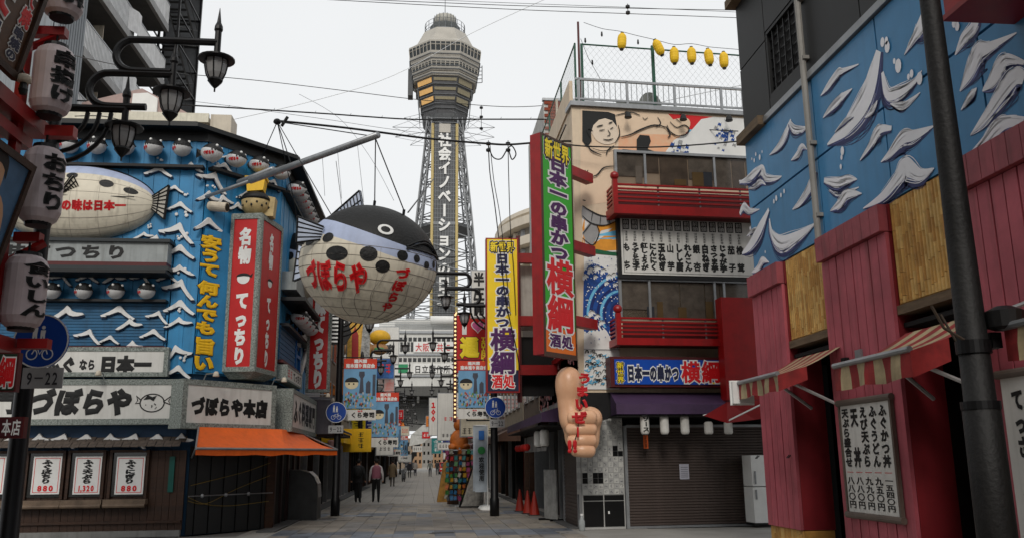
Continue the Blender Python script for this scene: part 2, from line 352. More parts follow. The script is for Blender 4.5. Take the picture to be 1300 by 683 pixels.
# ground floor front: wood, shingle strip, counter ledges, base
mb=MB(); fpoly_box(mb,LF,-8,-.02,.02,.1,2.2,2.52); mb.build('blue_fascia',mat('dark_blue_fascia',(.02,.07,.14),.6,streak=.4),fugu)
shm=mat('grey_shingle',(.16,.13,.11),.8,var=.35,bump=.3)
base=None
for r in range(2):
    for i in range(38):
        u=-6.9+i*.185+(r*.09)
        if u>-.1: continue
        mb=MB(); mb.add([(0,-.0,0),(.172,0,0),(.172,.16,.11),(0,.16,.11),(0,0,.022),(.172,0,.022),(.172,.16,.132),(0,.16,.132)],[(0,3,2,1),(4,5,6,7),(0,1,5,4),(1,2,6,5),(2,3,7,6),(3,0,4,7)])
        if base is None: base=mb.build('shingle',shm,fugu); o=base
        else: o=inst(base,fugu)
        o.location=(u,-.42+r*.15+random.uniform(-.01,.01),2.0+r*.1+random.uniform(-.006,.006)); o.rotation_euler=(random.uniform(-.05,.05),random.uniform(-.04,.04),0)
plank=None
for i in range(44):
    u=-6.9+i*.157
    mb=MB().box(0,.15,-.04,0,0,1.78)
    if plank is None: plank=mb.build('wall_plank',WOOD,fugu); o=plank
    else: o=inst(plank,fugu)
    o.location=(u,-.0-.004*(i%3),.14)
MB().box(-7,-.02,-.12,0,.0,.14).build('stone_base',GREY,fugu)
MB().box(-7,-.02,-.10,-.055,.30,.36).build('base_rail',WOOD,fugu)
for (a,b) in ((-6.2,-5.0),(41,77),(94,128),(147,183)):
    if a<0: u0,u1=-4.32,-3.62
    else: u0=LF.px(a,600)[0]-.09; u1=LF.px(b,600)[0]+.09
    MB().box(u0,u1,-.07,-.045,.9,1.9).build('window_pane',GLASSD,fugu)
    MB().box(u0-.03,u0+.03,-.12,-.04,.86,1.94).box(u1-.03,u1+.03,-.12,-.04,.86,1.94).box(u0+.03,u1-.03,-.12,-.04,1.88,1.94).build('window_frame',WOOD,fugu)
    MB().box(u0-.06,u1+.06,-.26,-.04,.72,.84).cyl((u0-.05,-.26,.70),(u1+.05,-.26,.70),.045,seg=8).build('window_ledge',mat('worn_ledge',(.20,.15,.11),.7,var=.3),fugu)
MB().box(-.36,-.24,-.08,-.045,.98,1.78).build('window_pane',mat('teal_slit',(.0,.12,.10),.4),fugu)
# chamfered entrance: black folding shutter, poles
mb=MB(); mb2=MB()
for i in range(12):
    u=.06+i*.19; mb=MB(); fpoly_box(mb,CH,u,u+.18,.03,.06+.03*(i%2),.02,2.0); mb.build('folding_door_leaf',mat('black_shutter',(.016,.017,.018),.45,streak=.3),fugu)
mb=MB(); fpoly_box(mb,CH,2.25,2.5,.0,.12,0,2.3); fpoly_box(mb,SD,.1,.3,0,.1,0,2.3); mb.build('post',WOOD,fugu)
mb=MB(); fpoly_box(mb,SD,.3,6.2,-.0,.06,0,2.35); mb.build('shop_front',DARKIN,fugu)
for k in range(5):
    mb=MB(); fpoly_box(mb,SD,.5+k*1.1,.72+k*1.1,.06,.12,.05,2.2); mb.build('doorpost',mat('maroon_post',(.05,.015,.014),.5),fugu)
# side face upper: ledge, window, small signs
mb=MB(); fpoly_box(mb,SD,.5,6.0,.04,.45,6.2,6.7); mb.build('ledge_sign_band',MATS['pale_band'],fugu)
text(fugu,'てっちり',0,1,0,1,0,INK) if False else None
mb=MB(); fpoly_box(mb,SD,.5,6.2,.04,.7,5.9,6.0); fpoly_box(mb,SD,.5,6.2,.04,.3,5.2,5.28); mb.build('canopy_shelf',BLACK,fugu)
for r in range(14):
    z=4.3+r*.066; mb=MB(); fpoly_box(mb,SD,.4,3.2,.04,.09+.012*(r%2),z,z+.055); mb.build('shutter_slat',sh,fugu)
mb=MB(); fpoly_box(mb,SD,.3,3.3,.05,.22,4.2,4.28); mb.build('rail',DRED,fugu)
for i,(x,y,wd) in enumerate([(384,430,12),(386,455,12),(385,405,12),(383,380,14)]): wave(SD,x,y,wd,i)
mb=MB(); fpoly_box(mb,SD,3.3,3.42,.04,.12,3.7,6.9); fpoly_box(mb,SD,4.2,4.32,.04,.12,3.7,6.9); fpoly_box(mb,SD,3.42,4.2,.04,.12,4.7,4.8); mb.build('blue_frame',mat('bright_blue_frame',(.02,.16,.40),.5),fugu)
for k,(u,z) in enumerate(((-.33,3.76),(-1.88,3.66),(-3.0,3.76))):
    pass
# cylinder vent on the wave wall
p=L(LF.pt(*[LF.px(272,266)[0],.0,LF.px(272,266)[1]]))
vu,vz=CH.px(274,264,.1)
MB().cyl(L(CH.pt(vu-.12,.0,vz+.03)),L(CH.pt(vu+.10,.42,vz-.03)),.125,seg=16).build('vent_pipe',CREAM,fugu,False); MB().cyl(L(CH.pt(vu+.10,.42,vz-.03)),L(CH.pt(vu+.104,.43,vz-.031)),.095,seg=16).build('vent_mouth',BLACK,fugu)
# rooftop block behind
rb=thing('cream_annex','cream flat-roofed block just visible above the eaves of the blue restaurant','building',(-13,27,0))
a=atY(266,150,27.2)
MB().box(-6,a[0]+13,.0,2.3,5,a[2]).build('wall',CREAM,rb)
MB().box(-6,a[0]+13.05,-.12,-.0,a[2]-.28,a[2]+.02).build('parapet_band',mat('pale_cream',(.66,.62,.52),.6,streak=.35),rb)
MB().box(a[0]+13.1,a[0]+13.75,-.05,.8,a[2]-1.0,a[2]+.02).build('water_box',CREAM,rb)
# ---------------------------------------------------------------- signboards on the blue restaurant
def pxrect(fr,x0,x1,y0,y1,w):
    c=fr.px((x0+x1)/2,y0,w)[1]; d=fr.px((x0+x1)/2,y1,w)[1]; a=fr.px(x0,(y0+y1)/2,w)[0]; b=fr.px(x1,(y0+y1)/2,w)[0]; return a,b,d,c
def logo_fish(T,cx,cz,s,y,m=INK):
    mb=MB(); pts=smoothpath([(cx+s*cos(t)*1.0,cz+s*.75*sin(t)) for t in [i*2*pi/12 for i in range(13)]],3)
    brush(mb,pts,[s*.10]*len(pts),y-.006,y)
    bk=[(cx-.75*s,cz+.25*s),(cx-.4*s,cz+.66*s),(cx,cz+.5*s),(cx+.35*s,cz+.62*s),(cx+.1*s,cz+.15*s),(cx-.2*s,cz+.32*s)]
    mb.add([(a,y-.008,b) for a,b in bk],[tuple(range(len(bk)))])
    tl=[(cx+.9*s,cz+.1*s),(cx+1.5*s,cz+.55*s),(cx+1.35*s,cz+.15*s),(cx+1.5*s,cz-.15*s)]; pts=tl+[tl[0]]; brush(mb,pts,[s*.09]*5,y-.007,y)
    tl=[(cx-.9*s,cz+.2*s),(cx-1.35*s,cz+.6*s),(cx-1.2*s,cz+.2*s),(cx-1.4*s,cz-.05*s),(cx-.95*s,cz)]; brush(mb,tl,[s*.09]*5,y-.007,y)
    for k in range(9):
        a=cx+random.uniform(-.6,.6)*s; b=cz-random.uniform(.05,.5)*s; q=s*.06; mb.add([(a-q,y-.008,b),(a,y-.008,b-q),(a+q,y-.008,b),(a,y-.008,b+q)],[(0,1,2,3)])
    mb.build('fish_emblem',m,T)
w=.45
u0,u1,z0,z1=pxrect(LF,-90,227,481,539,w)
T,Wd,H,y=board(LF,u0,u1,z0,z1,.02,w-.02,'shop_sign','long white signboard with bold black kana and a puffer-fish drawing, over the ticket windows','signboard',WHITE,SPECK,.13)
def lx(fr,T,x,yy,w): p=fr.px(x,yy,w); return p
def put(fr,T,u0,z0,s,xs,ys,w,y,m=INK,**k):
    a=fr.px(xs[0],(ys[0]+ys[1])/2,w)[0]-u0; b=fr.px(xs[1],(ys[0]+ys[1])/2,w)[0]-u0; c=fr.px(sum(xs)/2,ys[1],w)[1]-z0; d=fr.px(sum(xs)/2,ys[0],w)[1]-z0
    return text(T,s,a,b,c,d,y,m,**k)
put(LF,T,u0,z0,'づぼらや',(36,168),(492,528),w,y,bold=.075,skew=.12)
put(LF,T,u0,z0,'専門',(-42,22),(492,526),w,y,bold=.06)
p=LF.px(193,511,w); logo_fish(T,p[0]-u0,p[1]-z0,.27,y)
u0,u1,z0,z1=pxrect(LF,-60,213,440,482,.25)
T,Wd,H,y=board(LF,u0,u1,z0+.08,z1,.02,.23,'shop_sign','narrow white signboard with black lettering ending in a single long stroke, above the long sign','signboard',WHITE,SPECK,.1)
put(LF,T,u0,z0+.08,'ふぐ',(58,96),(452,474),.25,y,bold=.07)
put(LF,T,u0,z0+.08,'なら',(100,121),(455,470),.25,y,bold=.06)
put(LF,T,u0,z0+.08,'日本一',(126,192),(451,474),.25,y,bold=.085)
w=.5
cu=lambda x,yy: CH.px(x,yy,w)
u0,u1,z0,z1=CH.px(231,515,w)[0],CH.px(350,520,w)[0],2.4,3.52
T,Wd,H,y=board(CH,u0,u1,z0,z1,.02,w-.02,'shop_sign','white corner signboard with six bold black characters above the orange awning','signboard',WHITE,SPECK,.13)
put(CH,T,u0,z0,'づぼらや本店',(243,340),(505,529),w,y,bold=.08)
u0,u1,z0,z1=.1,5.2,2.4,3.5
T,Wd,H,y=board(SD,u0,u1,z0,z1,.05,.5,'shop_sign','white signboard seen edge-on round the corner from the orange awning','signboard',WHITE,SPECK,.12)
text(T,'ふぐ料理専門',.3,Wd-.3,.2,H-.2,y,INK,.05)
T,Wd,H,y=board(SD,.3,3.1,3.72,4.15,.05,.3,'shop_sign','small white signboard with red and black lettering under the blue side shutter','signboard',WHITE,SPECK,.05)
text(T,'てっちり',1.1,Wd-.15,.08,H-.08,y,INK,.05); marks(T,2,.1,1.0,.08,H-.08,y,REDINK)
# yellow vertical lettering panel on the wave wall
T=fthing('lettering_panel','blue panel of ten raised yellow characters down the wave wall','sign',CH,.02,.06,3.75)
MB().box(0,.98,-.05,0,0,3.5).build('panel',SKYBLUE,T)
pz0=CH.px(270,473,.12)[1]-3.75; pz1=CH.px(270,299,.12)[1]-3.75; pu0=CH.px(246,380,.12)[0]-.02; pu1=CH.px(281,380,.12)[0]-.02
for s_,ya,yb in (('安うて',300,352),('何んでも',358,426),('旨い',430,472)):
    text(T,s_,pu0+.08,pu1-.10,CH.px(270,yb,.12)[1]-3.75,CH.px(270,ya,.12)[1]-3.75,-.06,YEL,.07,vertical=True,outline=[(WAVEN,.03)],depth=.35,fill=.98)
# V-shaped red lantern sign
wv=.78
LA=CH.pt(CH.px(288,375,.1)[0],.1,0); AP=CH.pt(CH.px(327.5,375,wv)[0],wv,0); RB=CH.pt(CH.px(355,375,.1)[0],.1,0)
Lf=F2(LA,AP); Rf=F2(AP,RB); wl=math.dist(LA[:2],AP[:2]); wr=math.dist(AP[:2],RB[:2])
zt=Lf.px(327.5,273,0)[1]; zb=Lf.px(327.5,471,0)[1]
T=thing('corner_sign','red two-faced corner sign in a speckled frame with white vertical characters','sign',(LA[0],LA[1],zb))
def Lt(p): return (p[0]-LA[0],p[1]-LA[1],p[2]-zb)
for fr,wd,mir in ((Lf,wl,0),(Rf,wr,0)):
    mb=MB(); b=.085; org=(LA[0],LA[1],zb)
    fpoly_box(mb,fr,0,wd,-.12,0.02,zb,zb+.12,org); fpoly_box(mb,fr,0,wd,-.12,.02,zt-.1,zt,org); fpoly_box(mb,fr,0,b,-.12,.02,zb+.12,zt-.1,org); fpoly_box(mb,fr,wd-b,wd,-.12,.02,zb+.12,zt-.1,org)
    mb.build('frame',SPECK,T)
    mb=MB(); fpoly_box(mb,fr,b,wd-b,-.1,-.005,zb+.12,zt-.1,org); mb.build('face',RED,T)
    E=bpy.data.objects.new('lettering_group',None)
    def wp(fr):
        return lambda xx,zz,dep: tuple(a-b_ for a,b_ in zip(fr.pt(xx,-.002+abs(dep),zz),org))
    sc_=(zt-zb)/(471-273); cx=wd/2; gw=.17 if fr is Lf else .14
    Y2z=lambda yy: zt-(yy-273)*sc_
    text(T,'名物',cx-gw,cx+gw,Y2z(337),Y2z(289),0,WHITEP,.06,vertical=True,warp=wp(fr))
    text(T,'てっちり',cx-gw,cx+gw,Y2z(463),Y2z(371),0,WHITEP,.07,vertical=True,warp=wp(fr))
    # little fish between the words
    mb=MB(); mb.cm=0; zc=Y2z(354); s=gw*.95
    C=lambda a,z,w_: tuple(p_-b_ for p_,b_ in zip(fr.pt(a,w_,z),org))
    K=16
    mb.add([C(cx+s*cos(i*2*pi/K),zc-.1*s+s*.85*sin(i*2*pi/K),.004) for i in range(K)],[tuple(range(K))]); mb.cm=1
    mb.add([C(cx+s*1.15*cos(pi*i/8),zc+.15*s+s*.6*sin(pi*i/8),.007) for i in range(9)]+[C(cx,zc+.28*s,.007)],[tuple(range(10))])
    mb.add([C(cx+s*.9,zc+.2*s,.006),C(cx+s*1.5,zc+.75*s,.006),C(cx+s*1.3,zc,.006)],[(0,1,2)])
    mb.build('fish_emblem',[WHITEP,INK],T)
mb=MB(); P=[LA,AP,RB]; V=[Lt((x,y_,zt)) for x,y_,_ in P]+[Lt((x,y_,zt+.05)) for x,y_,_ in P]; mb.add(V,[(2,1,0),(3,4,5),(0,1,4,3),(1,2,5,4),(2,0,3,5)])
c=CH.pt(1.35,.1,0)
V=[Lt((x,y_,zb-.0)) for x,y_,_ in P]+[Lt((x+(c[0]-x)*.35,y_+(c[1]-y_)*.35,zb-.16)) for x,y_,_ in P]; mb.add(V,[(0,1,2),(5,4,3),(0,3,4,1),(1,4,5,2),(2,5,3,0)])
mb.build('cap',SPECK,T)
# ---------------------------------------------------------------- puffer fish
FB=mat('fish_black',(.010,.010,.010),.6,var=.5,scale=3,bump=.6); FBE=mat('fish_blue_grey',(.42,.47,.60),.55,var=.08,streak=.15); FC=mat('fish_cream',(.64,.59,.50),.6,var=.10,scale=1.2,streak=.5); FCS=mat('fish_white',(.55,.55,.55),.35,var=.08)
def fish(name,label,a,b,c,loc,rot,group=None,seg=48,rings=30,detail=True,cream=FC,words=True,hoff=0):
    """x nose, z up; panels step like a paper lantern"""
    T=thing(name,label,'fish lantern' if detail else 'fish lantern',loc,0,group); T.rotation_euler=rot
    parts={'back':MB(),'side_band':MB(),'belly':MB()}
    def P(lon,lat,k=1): 
        q=k*(1+.0 if not detail else 1)
        taper=1-.10*max(0,-cos(lon))*abs(cos(lat))
        return (a*cos(lat)*cos(lon)*q,b*cos(lat)*sin(lon)*q*taper,c*sin(lat)*q*taper)
    def bnd(lon):
        x=cos(lon); hb=.62-.34*x-.05*cos(2*lon)-hoff; return math.asin(max(-.9,min(.95,hb*.8))),math.asin(max(-.9,min(.9,(hb-.30)*.75)))
    for key,(r0,r1) in {'belly':(0,1),'side_band':(1,2),'back':(2,3)}.items():
        nr={'belly':rings//2,'side_band':max(2,rings//8),'back':rings//3}[key]
        for i in range(seg):
            l0=2*pi*i/seg; l1=2*pi*(i+1)/seg
            def lt(l,t):
                hb,hw=bnd(l); e=[-pi/2,hw,hb,pi/2]; return e[r0]+(e[r1]-e[r0])*t
            for j in range(nr):
                parts[key].add([P(l0,lt(l0,j/nr)),P(l1,lt(l1,j/nr)),P(l1,lt(l1,(j+1)/nr)),P(l0,lt(l0,(j+1)/nr))],[(0,1,2,3)])
    for k,m in (('back',FB),('side_band',FBE if detail else cream),('belly',cream)):
        if parts[k].f: parts[k].build(k,m,T,smooth=not detail)
    def disc(lon,lat,r,m,nm,k=1.01,sx=1,ri=0):
        mb=MB(); K=16; V=[]
        for i in range(K):
            t=2*pi*i/K; V.append(P(lon+r*sx*cos(t)/max(.3,cos(lat)),lat+r*sin(t),k))
        if ri:
            for i in range(K):
                t=2*pi*i/K; V.append(P(lon+ri*sx*cos(t)/max(.3,cos(lat)),lat+ri*sin(t),k))
            mb.add(V,[(i,(i+1)%K,(i+1)%K+K,i+K) for i in range(K)])
        else:
            V.append(P(lon,lat,k+.004)); mb.add(V,[(i,(i+1)%K,K) for i in range(K)])
        mb.build(nm,m,T)
    return T,P,disc
BX,BY,BZ=-1.17,16.96,5.42
hd=rad(-90+56)   # heading of the head
big,P,disc=fish('puffer_fish_lantern','giant cream and black puffer-fish lantern hanging over the street from a long pole',1.43,1.27,1.17,(BX,BY,BZ),(0,rad(7),hd),seg=96,rings=64)
sides=(-1,1)
for sd_ in sides:
    for lon,lat,r,sx in ((27,.12,.085,1.0),(42,-.10,.10,1),(54,.07,.12,1),(13,.12,.065,.9),(1,.06,.06,.8),(62,.06,.0,1),(79,.04,.12,1.35),(90,.30,.085,1.1),(113,.30,.11,1.3),(128,.34,.09,1),(136,.12,.07,.6)):
        if r: disc(sd_*rad(lon),lat-.06,r,FB,'spot',1.006,sx)
    disc(sd_*rad(42),.46,.10,WHITEP,'eye',1.012,1.1,.06); disc(sd_*rad(42),.46,.06,FB,'pupil',1.010)
    # side fin
    mb=MB(); o=P(sd_*rad(97),.32,1.0); base=Vector(o); up=Vector((-.02,sd_*.12,.2)); out=Vector((.17,sd_*.42,-.02))
    fanv=[base+Vector((-.02,0,-.12)),base+Vector((.02,0,.12)),base+Vector((-.46,sd_*.22,.28)),base+Vector((-.42,sd_*.2,-.22))]
    mb.add([tuple(p_) for p_ in fanv]+[tuple(p_+Vector((0,sd_*.03,0))) for p_ in fanv],[(0,1,2,3),(7,6,5,4),(0,4,5,1),(1,5,6,2),(2,6,7,3),(3,7,4,0)])
    f_=mb.build('side_fin',mat('fin_pale',(.50,.55,.66),.6),big)
    mb=MB()
    for k in range(6):
        t=k/5; p0=fanv[0].lerp(fanv[1],t)+Vector((0,sd_*.035,0)); p1=fanv[3].lerp(fanv[2],t)+Vector((0,sd_*.035,0)); mb.tube([tuple(p0),tuple(p1)],.014,4)
    for (p0,p1) in ((fanv[3],fanv[2]),(fanv[1],fanv[2]),(fanv[0],fanv[3])): mb.tube([tuple(p0+Vector((0,sd_*.035,0))),tuple(p1+Vector((0,sd_*.035,0)))],.018,4)
    mb.build('fin_ray',FB,f_)
# dorsal and tail fins
def ribbed_fin(T,name,root0,root1,tip1,tip0,n=7,th=.03,rw=.014,m=None):
    q=[Vector(p_) for p_ in (root0,root1,tip1,tip0)]; nrm=(q[1]-q[0]).cross(q[3]-q[0]).normalized()*th
    mb=MB(); mb.add([tuple(p_) for p_ in q]+[tuple(p_+nrm) for p_ in q],[(3,2,1,0),(4,5,6,7),(0,1,5,4),(1,2,6,5),(2,3,7,6),(3,0,4,7)])
    f_=mb.build(name,m or mat('fin_pale',(.50,.55,.66),.6),T); mb=MB()
    for k in range(n):
        t=k/(n-1); a_=q[0].lerp(q[1],t); b_=q[3].lerp(q[2],t)
        for d in (-nrm*.4,nrm*1.3): mb.tube([tuple(a_+d),tuple(b_+d)],rw,4)
    for d in (-nrm*.4,nrm*1.3): mb.tube([tuple(q[3]+d),tuple(q[2]+d)],rw*1.4,4); mb.tube([tuple(q[0].lerp(q[3],.5)+d),tuple(q[1].lerp(q[2],.5)+d)],rw,4)
    mb.build('fin_ray',FB,f_)
ribbed_fin(big,'dorsal_fin',(-.95,0,.76),(-.25,0,1.12),(-.40,0,1.52),(-1.05,0,1.02),10)
ribbed_fin(big,'tail_fin',(-1.30,0,-.16),(-1.30,0,.22),(-1.85,0,.42),(-1.85,0,-.36),6)
MB().cyl((-1.25,0,.03),(-1.5,0,.03),.28,.16,seg=10).build('tail_root',FBE,big,True)
# mouth
mb=MB()
for d,wd in ((.0,.05),(.10,.035)):
    pts=smoothpath([P(t,lat-d*.5,1.02) for t,lat in ((rad(-24),.22),(rad(-12),.34),(0,.40),(rad(12),.34),(rad(24),.22))],4); mb.tube(pts,.022,5)
pts=[P(rad(t),.20,1.02) for t in range(-24,25,6)]; mb.tube(pts,.02,5)
mb.build('mouth',FB,big)
mb=MB(); V=[P(t,lat,1.012) for t,lat in ((rad(-22),.20),(rad(-12),.32),(0,.38),(rad(12),.32),(rad(22),.20))]; mb.add(V,[(0,1,2,3,4)]); mb.build('lips',FBE,big)
# lantern seams
mb=MB()
for lat in (-1.15,-.95,-.75,-.56,-.38,-.2,-.03,.14):
    mb.tube([P(2*pi*i/48,lat,1.003) for i in range(49)],.007,3,False)
for lon in range(15,360,60):
    mb.tube([P(rad(lon),-pi/2+i*(1.7)/14,1.002) for i in range(15)],.003,3,False)
mb.build('seam',mat('seam_grey',(.30,.27,.24),.7),big)
mb=MB()
random.seed(3)
for k in range(7):
    l0=rad(-75+k*16); pts=[P(l0+.07*sin(j*.9+k),-.25-j*.13,1.015) for j in range(8)]; mb.tube(smoothpath(pts,3),.006,3,False)
mb.build('netting',mat('netting_grey',(.22,.20,.18),.8),big)
# words painted on the sides (mapped onto the body)
def on_fish(P,lon0,lonw,lat0,lath,s,m,bold,vertical=False,slope=0,sgn=-1,T=None,k=1.014):
    # sgn=-1: flank on the viewer's side
    def wp(xx,zz,dep):
        return P(sgn*(lon0-xx*lonw),lat0+zz*lath+slope*xx,k+.002+.004*(dep>.01))
    return text(T,s,0,1,0,1,0,m,bold,vertical=vertical,warp=wp,name='lettering',res=3)
on_fish(P,rad(114),rad(62),-.64,.54,'づぼらや',REDINK,.06,T=big,slope=-.02)
on_fish(P,rad(24),rad(-1),0,0,'',REDINK,.07,T=big) if False else None
on_fish(P,rad(31),rad(13),-.92,.80,'づぼらや',REDINK,.06,vertical=True,T=big,slope=.0)
for sg in (1,):
    on_fish(P,rad(137),rad(62),-.56,.50,'づぼらや',REDINK,.075,T=big,slope=.02,sgn=1) if False else None
# hooks and hanging wires
mb=MB()
tip=(-1.03,16.47,7.88)
R3=big.rotation_euler.to_matrix()
def W2L(p): return tuple(R3.transposed()@(Vector(p)-Vector((BX,BY,BZ))))
mb.tube([(0,0,1.16),(0,0,1.3)],.03,6); mb.tube([(.75,0,.98),(.75,0,1.1)],.03,6); mb.build('hook',DMETAL,big)
mb=MB(); mb.tube([(0,0,1.28),W2L(tip)],.012,4); mb.build('hanging_wire',DMETAL,big); MB().tube([(.75,0,1.08),W2L(tip)],.012,4).build('hanging_wire',DMETAL,big); MB().tube([(-.75,0,.95),W2L((-1.9,17.5,7.75))],.008,4).build('hanging_wire',DMETAL,big)
# the pole that carries it
pr=thing('boom_pole','long grey pole reaching out from the wave wall to hold the giant puffer fish','pole',(0,0,0))
q0=atY(262,250,21.0); q1=(-2.2,17.6,7.85)
P0=Vector(q0); P1=Vector((-.98,16.4,7.93)); pr.location=P0
MB().tube([(0,0,0),tuple((P1-P0)*.34)],.045,10).build('inner_tube',METAL,pr,True)
MB().tube([tuple((P1-P0)*.30),tuple((P1-P0)*1.0)],[.075,.07],10).build('outer_tube',METAL,pr,True)
MB().tube([tuple((P1-P0)*.22+Vector((0,0,.07))),tuple((P1-P0)*.44+Vector((0,0,.09)))],.06,8).build('sleeve',METAL,pr,True)
mb=MB(); j0=atY(352,155,18.5); j0=Vector(j0)
for e in (Vector(CH.pt(1.6,.1,9.6)),P0+(P1-P0)*.55,P0+(P1-P0)*.98,Vector((BX-.7,BY+.2,6.4)),Vector((-2.6,20.5,5.3))): mb.tube([tuple(j0-P0),tuple(e-P0)],.011,4)
mb.build('stay_wire',DMETAL,pr)
mb=MB()
for t in (.72,.80,.9): s0=(P1-P0)*t; mb.tube([tuple(s0),tuple(s0+Vector((-.3+t*.5,.2,-2.0*t+.6)))],.005,3)
mb.build('thin_wire',METAL,pr)
MB().ball((j0.x-P0.x,j0.y-P0.y,j0.z-P0.z),.09,.09,.07,8,6).cyl((j0.x-P0.x+.1,j0.y-P0.y,j0.z-P0.z-.1),(j0.x-P0.x+.22,j0.y-P0.y,j0.z-P0.z+.12),.035).build('insulator',DMETAL,pr)
# small fish under the eaves
small,Ps,ds=fish('puffer_fish_lantern','small glazed puffer-fish lantern in the row under the eaves of the blue restaurant',.30,.255,.25,(0,0,0),(0,0,0),'small puffer-fish lanterns on the blue restaurant',seg=24,rings=16,detail=False,cream=FCS,hoff=.38)
mb=MB()
for sg in (-1,1):
    for lon in (20,36,52,68): p_=Ps(sg*rad(lon),.02,1.02); mb.ball(p_,.026,.026,.022,6,4)
mb.build('spot',FB,small,kind='stuff')
mb=MB()
for sg in (-1,1):
    p_=Ps(sg*rad(38),.60,1.02); mb.ball(p_,.04,.04,.04,7,5)
mb.build('eye',WHITEP,small,kind='stuff')
text(small,'づぼらや',0,1,0,1,0,REDINK,.08,warp=lambda xx,zz,dep: Ps(-(rad(118)-xx*rad(62)),-.52+zz*.42,1.03))
MB().add([(-.28,0,-.06),(-.44,0,-.14),(-.44,0,.14),(-.28,0,.06),(-.36,.03,0),(-.36,-.03,0)],[(0,1,2,3),(0,1,4),(1,2,4),(2,3,4),(3,0,4),(0,1,5),(1,2,5),(2,3,5),(3,0,5)]).build('tail_fin',FB,small)
first=True
def place_small(p,rz,label,sc=1,group='small puffer-fish lanterns on the blue restaurant'):
    global first
    if first: small.location=p; small.rotation_euler.z=rz; small.scale=(sc,)*3; small['label']=label; first=False; return small
    o=copy_tree(small,p,rz,label,group,scale=sc); return o
row=[(88,184),(123,185),(159,186),(195,187),(231,188)]
od=['fifth','fourth','third','second','first']
for i,(x,y) in enumerate(row):
    u,z=LF.px(x,y,.3); place_small(LF.pt(u,.3,z),rad(-90+30),'small puffer-fish lantern on the front eaves, %s to the left of the corner'%od[i],.88)
for i,(x,y,s_) in enumerate([(269,194,1.05),(300,202,1.0),(329,209,1.0),(357,219,.95)]):
    u,z=CH.px(x,y,.3); place_small(CH.pt(u,.3,z),rad(-90+48+30),'small puffer-fish lantern on the angled corner eaves, %s from the left'%(['first','second','third','fourth'][i]),s_*.88)
for i in range(9):
    place_small(SD.pt(.7+i*.62,.3,9.12),rad(-90+95),'%s puffer-fish lantern in the crowded row along the street-side eaves'%['nearest','second','third','fourth','fifth','sixth','seventh','eighth','farthest'][i],.88,'small puffer fish along the side eaves')
for i,x in enumerate((66,106,147,186)):
    u,z=LF.px(x,369,.35); place_small(LF.pt(u,.35,z),rad(-90+30),'small puffer-fish lantern under the black ledge, %s from the left of four'%(['first','second','third','fourth'][i]),.78)
for i in range(5):
    place_small(SD.pt(1.6+i*.75,.42,5.62),rad(-90+95),'%s small puffer-fish lantern on the side ledge behind the red corner sign'%['nearest','second','third','fourth','farthest'][i],.85,'small puffer fish on the side ledge')
# wall mounted half fish, front
def wallfish(fr,x0,x1,y0,y1,label,bulge,flip=1,words=''):
    u0,u1,z0,z1=pxrect(fr,x0,x1,y0,y1,.1); cx=(u0+u1)/2; cz=(z0+z1)/2; a=(u1-u0)/2; c=(z1-z0)/2
    T=fthing('puffer_fish_lantern',label,'fish lantern',fr,cx,.05,cz)
    N,R=48,30
    def Q(s,t,k=1):   # s -1..1 along, t angle front half
        al=math.asin(max(-1,min(1,s)))
        h=cos(al)**.85*(1-.12*(s*flip>0)*s*s)
        return (a*s,-bulge*h*cos(t)*k,c*h*(sin(t))*k)
    bk,bl,st=MB(),MB(),MB()
    for i in range(N):
        for j in range(R):
            s0,s1=sin(pi*(i/N-.5)),sin(pi*((i+1)/N-.5)); t0,t1=-pi/2+pi*j/R,-pi/2+pi*(j+1)/R
            q=[Q(s0,t0),Q(s1,t0),Q(s1,t1),Q(s0,t1)]; tm=(t0+t1)/2
            (bk if tm>1.12 else st if tm>.72 else bl).add(q,[(0,1,2,3)])
    bk.build('back',FB,T); st.build('side_band',FBE,T); bl.build('belly',FC,T)
    mb=MB()
    for t in (-.9,-.55,-.2,.15,.5): mb.tube([Q(sin(pi*(i/24-.5))*.99,t,1.004) for i in range(25)],.006,3,False)
    for s in (-.7,-.35,0,.35,.7): mb.tube([Q(s,-1.4+i*.2,1.004) for i in range(11)],.004,3,False)
    mb.build('seam',MATS['seam_grey'],T)
    for (s,t,r) in ((.72,.35,.10),(.42,.45,.10),(-.02,.62,.08),(-.25,.66,.06),(-.5,.6,.09)):
        s*=flip; mb=MB(); K=14; V=[Q(s+r*.9*cos(2*pi*i/K),t+r*1.3*sin(2*pi*i/K),1.012) for i in range(K)]; mb.add(V,[tuple(range(K))]); mb.build('spot',FB,T)
    return T,Q,a,c
T,Q,a,c=wallfish(LF,-2,198,210,306,'half-round puffer-fish lantern mounted on the left of the wave wall',.55,1)
text(T,'の味は日本一',0,1,0,1,0,REDINK,.07,warp=lambda xx,zz,dep:Q(-.02+xx*.78-.08,-.36+zz*.30,1.015),res=2)
MB().cyl((-a*.6,-.62,c*.02),(a*.78,-.42,c*.06),.012).build('rod',DMETAL,T)
ribbed_fin(T,'side_fin',(-a*.05,-.54,c*.18),(a*.08,-.54,c*.32),(a*.02,-.60,c*.55),(-.12*a,-.60,c*.12),6,m=FC)
ribbed_fin(T,'tail_fin',(a*.93,-.12,-.1),(a*.93,-.12,.14),(a*1.17,-.18,.45),(a*1.14,-.18,-.42),8,m=mat('fin_buff',(.42,.40,.36),.6))
# second half fish on the street side wall
u_,z_=SD.px(366,370,.4)
T2,P2,disc2=fish('puffer_fish_lantern','dark-spotted puffer-fish lantern partly hidden behind the giant one',1.0,.8,1.0,(-3.75,25.6,7.3),(0,0,rad(-60)),seg=48,rings=32)
for lon,lat,r in ((30,.35,.16),(-14,.35,.16),(60,.2,.12),(-45,.1,.12)): disc2(rad(lon),lat,r,FB,'spot',1.01)
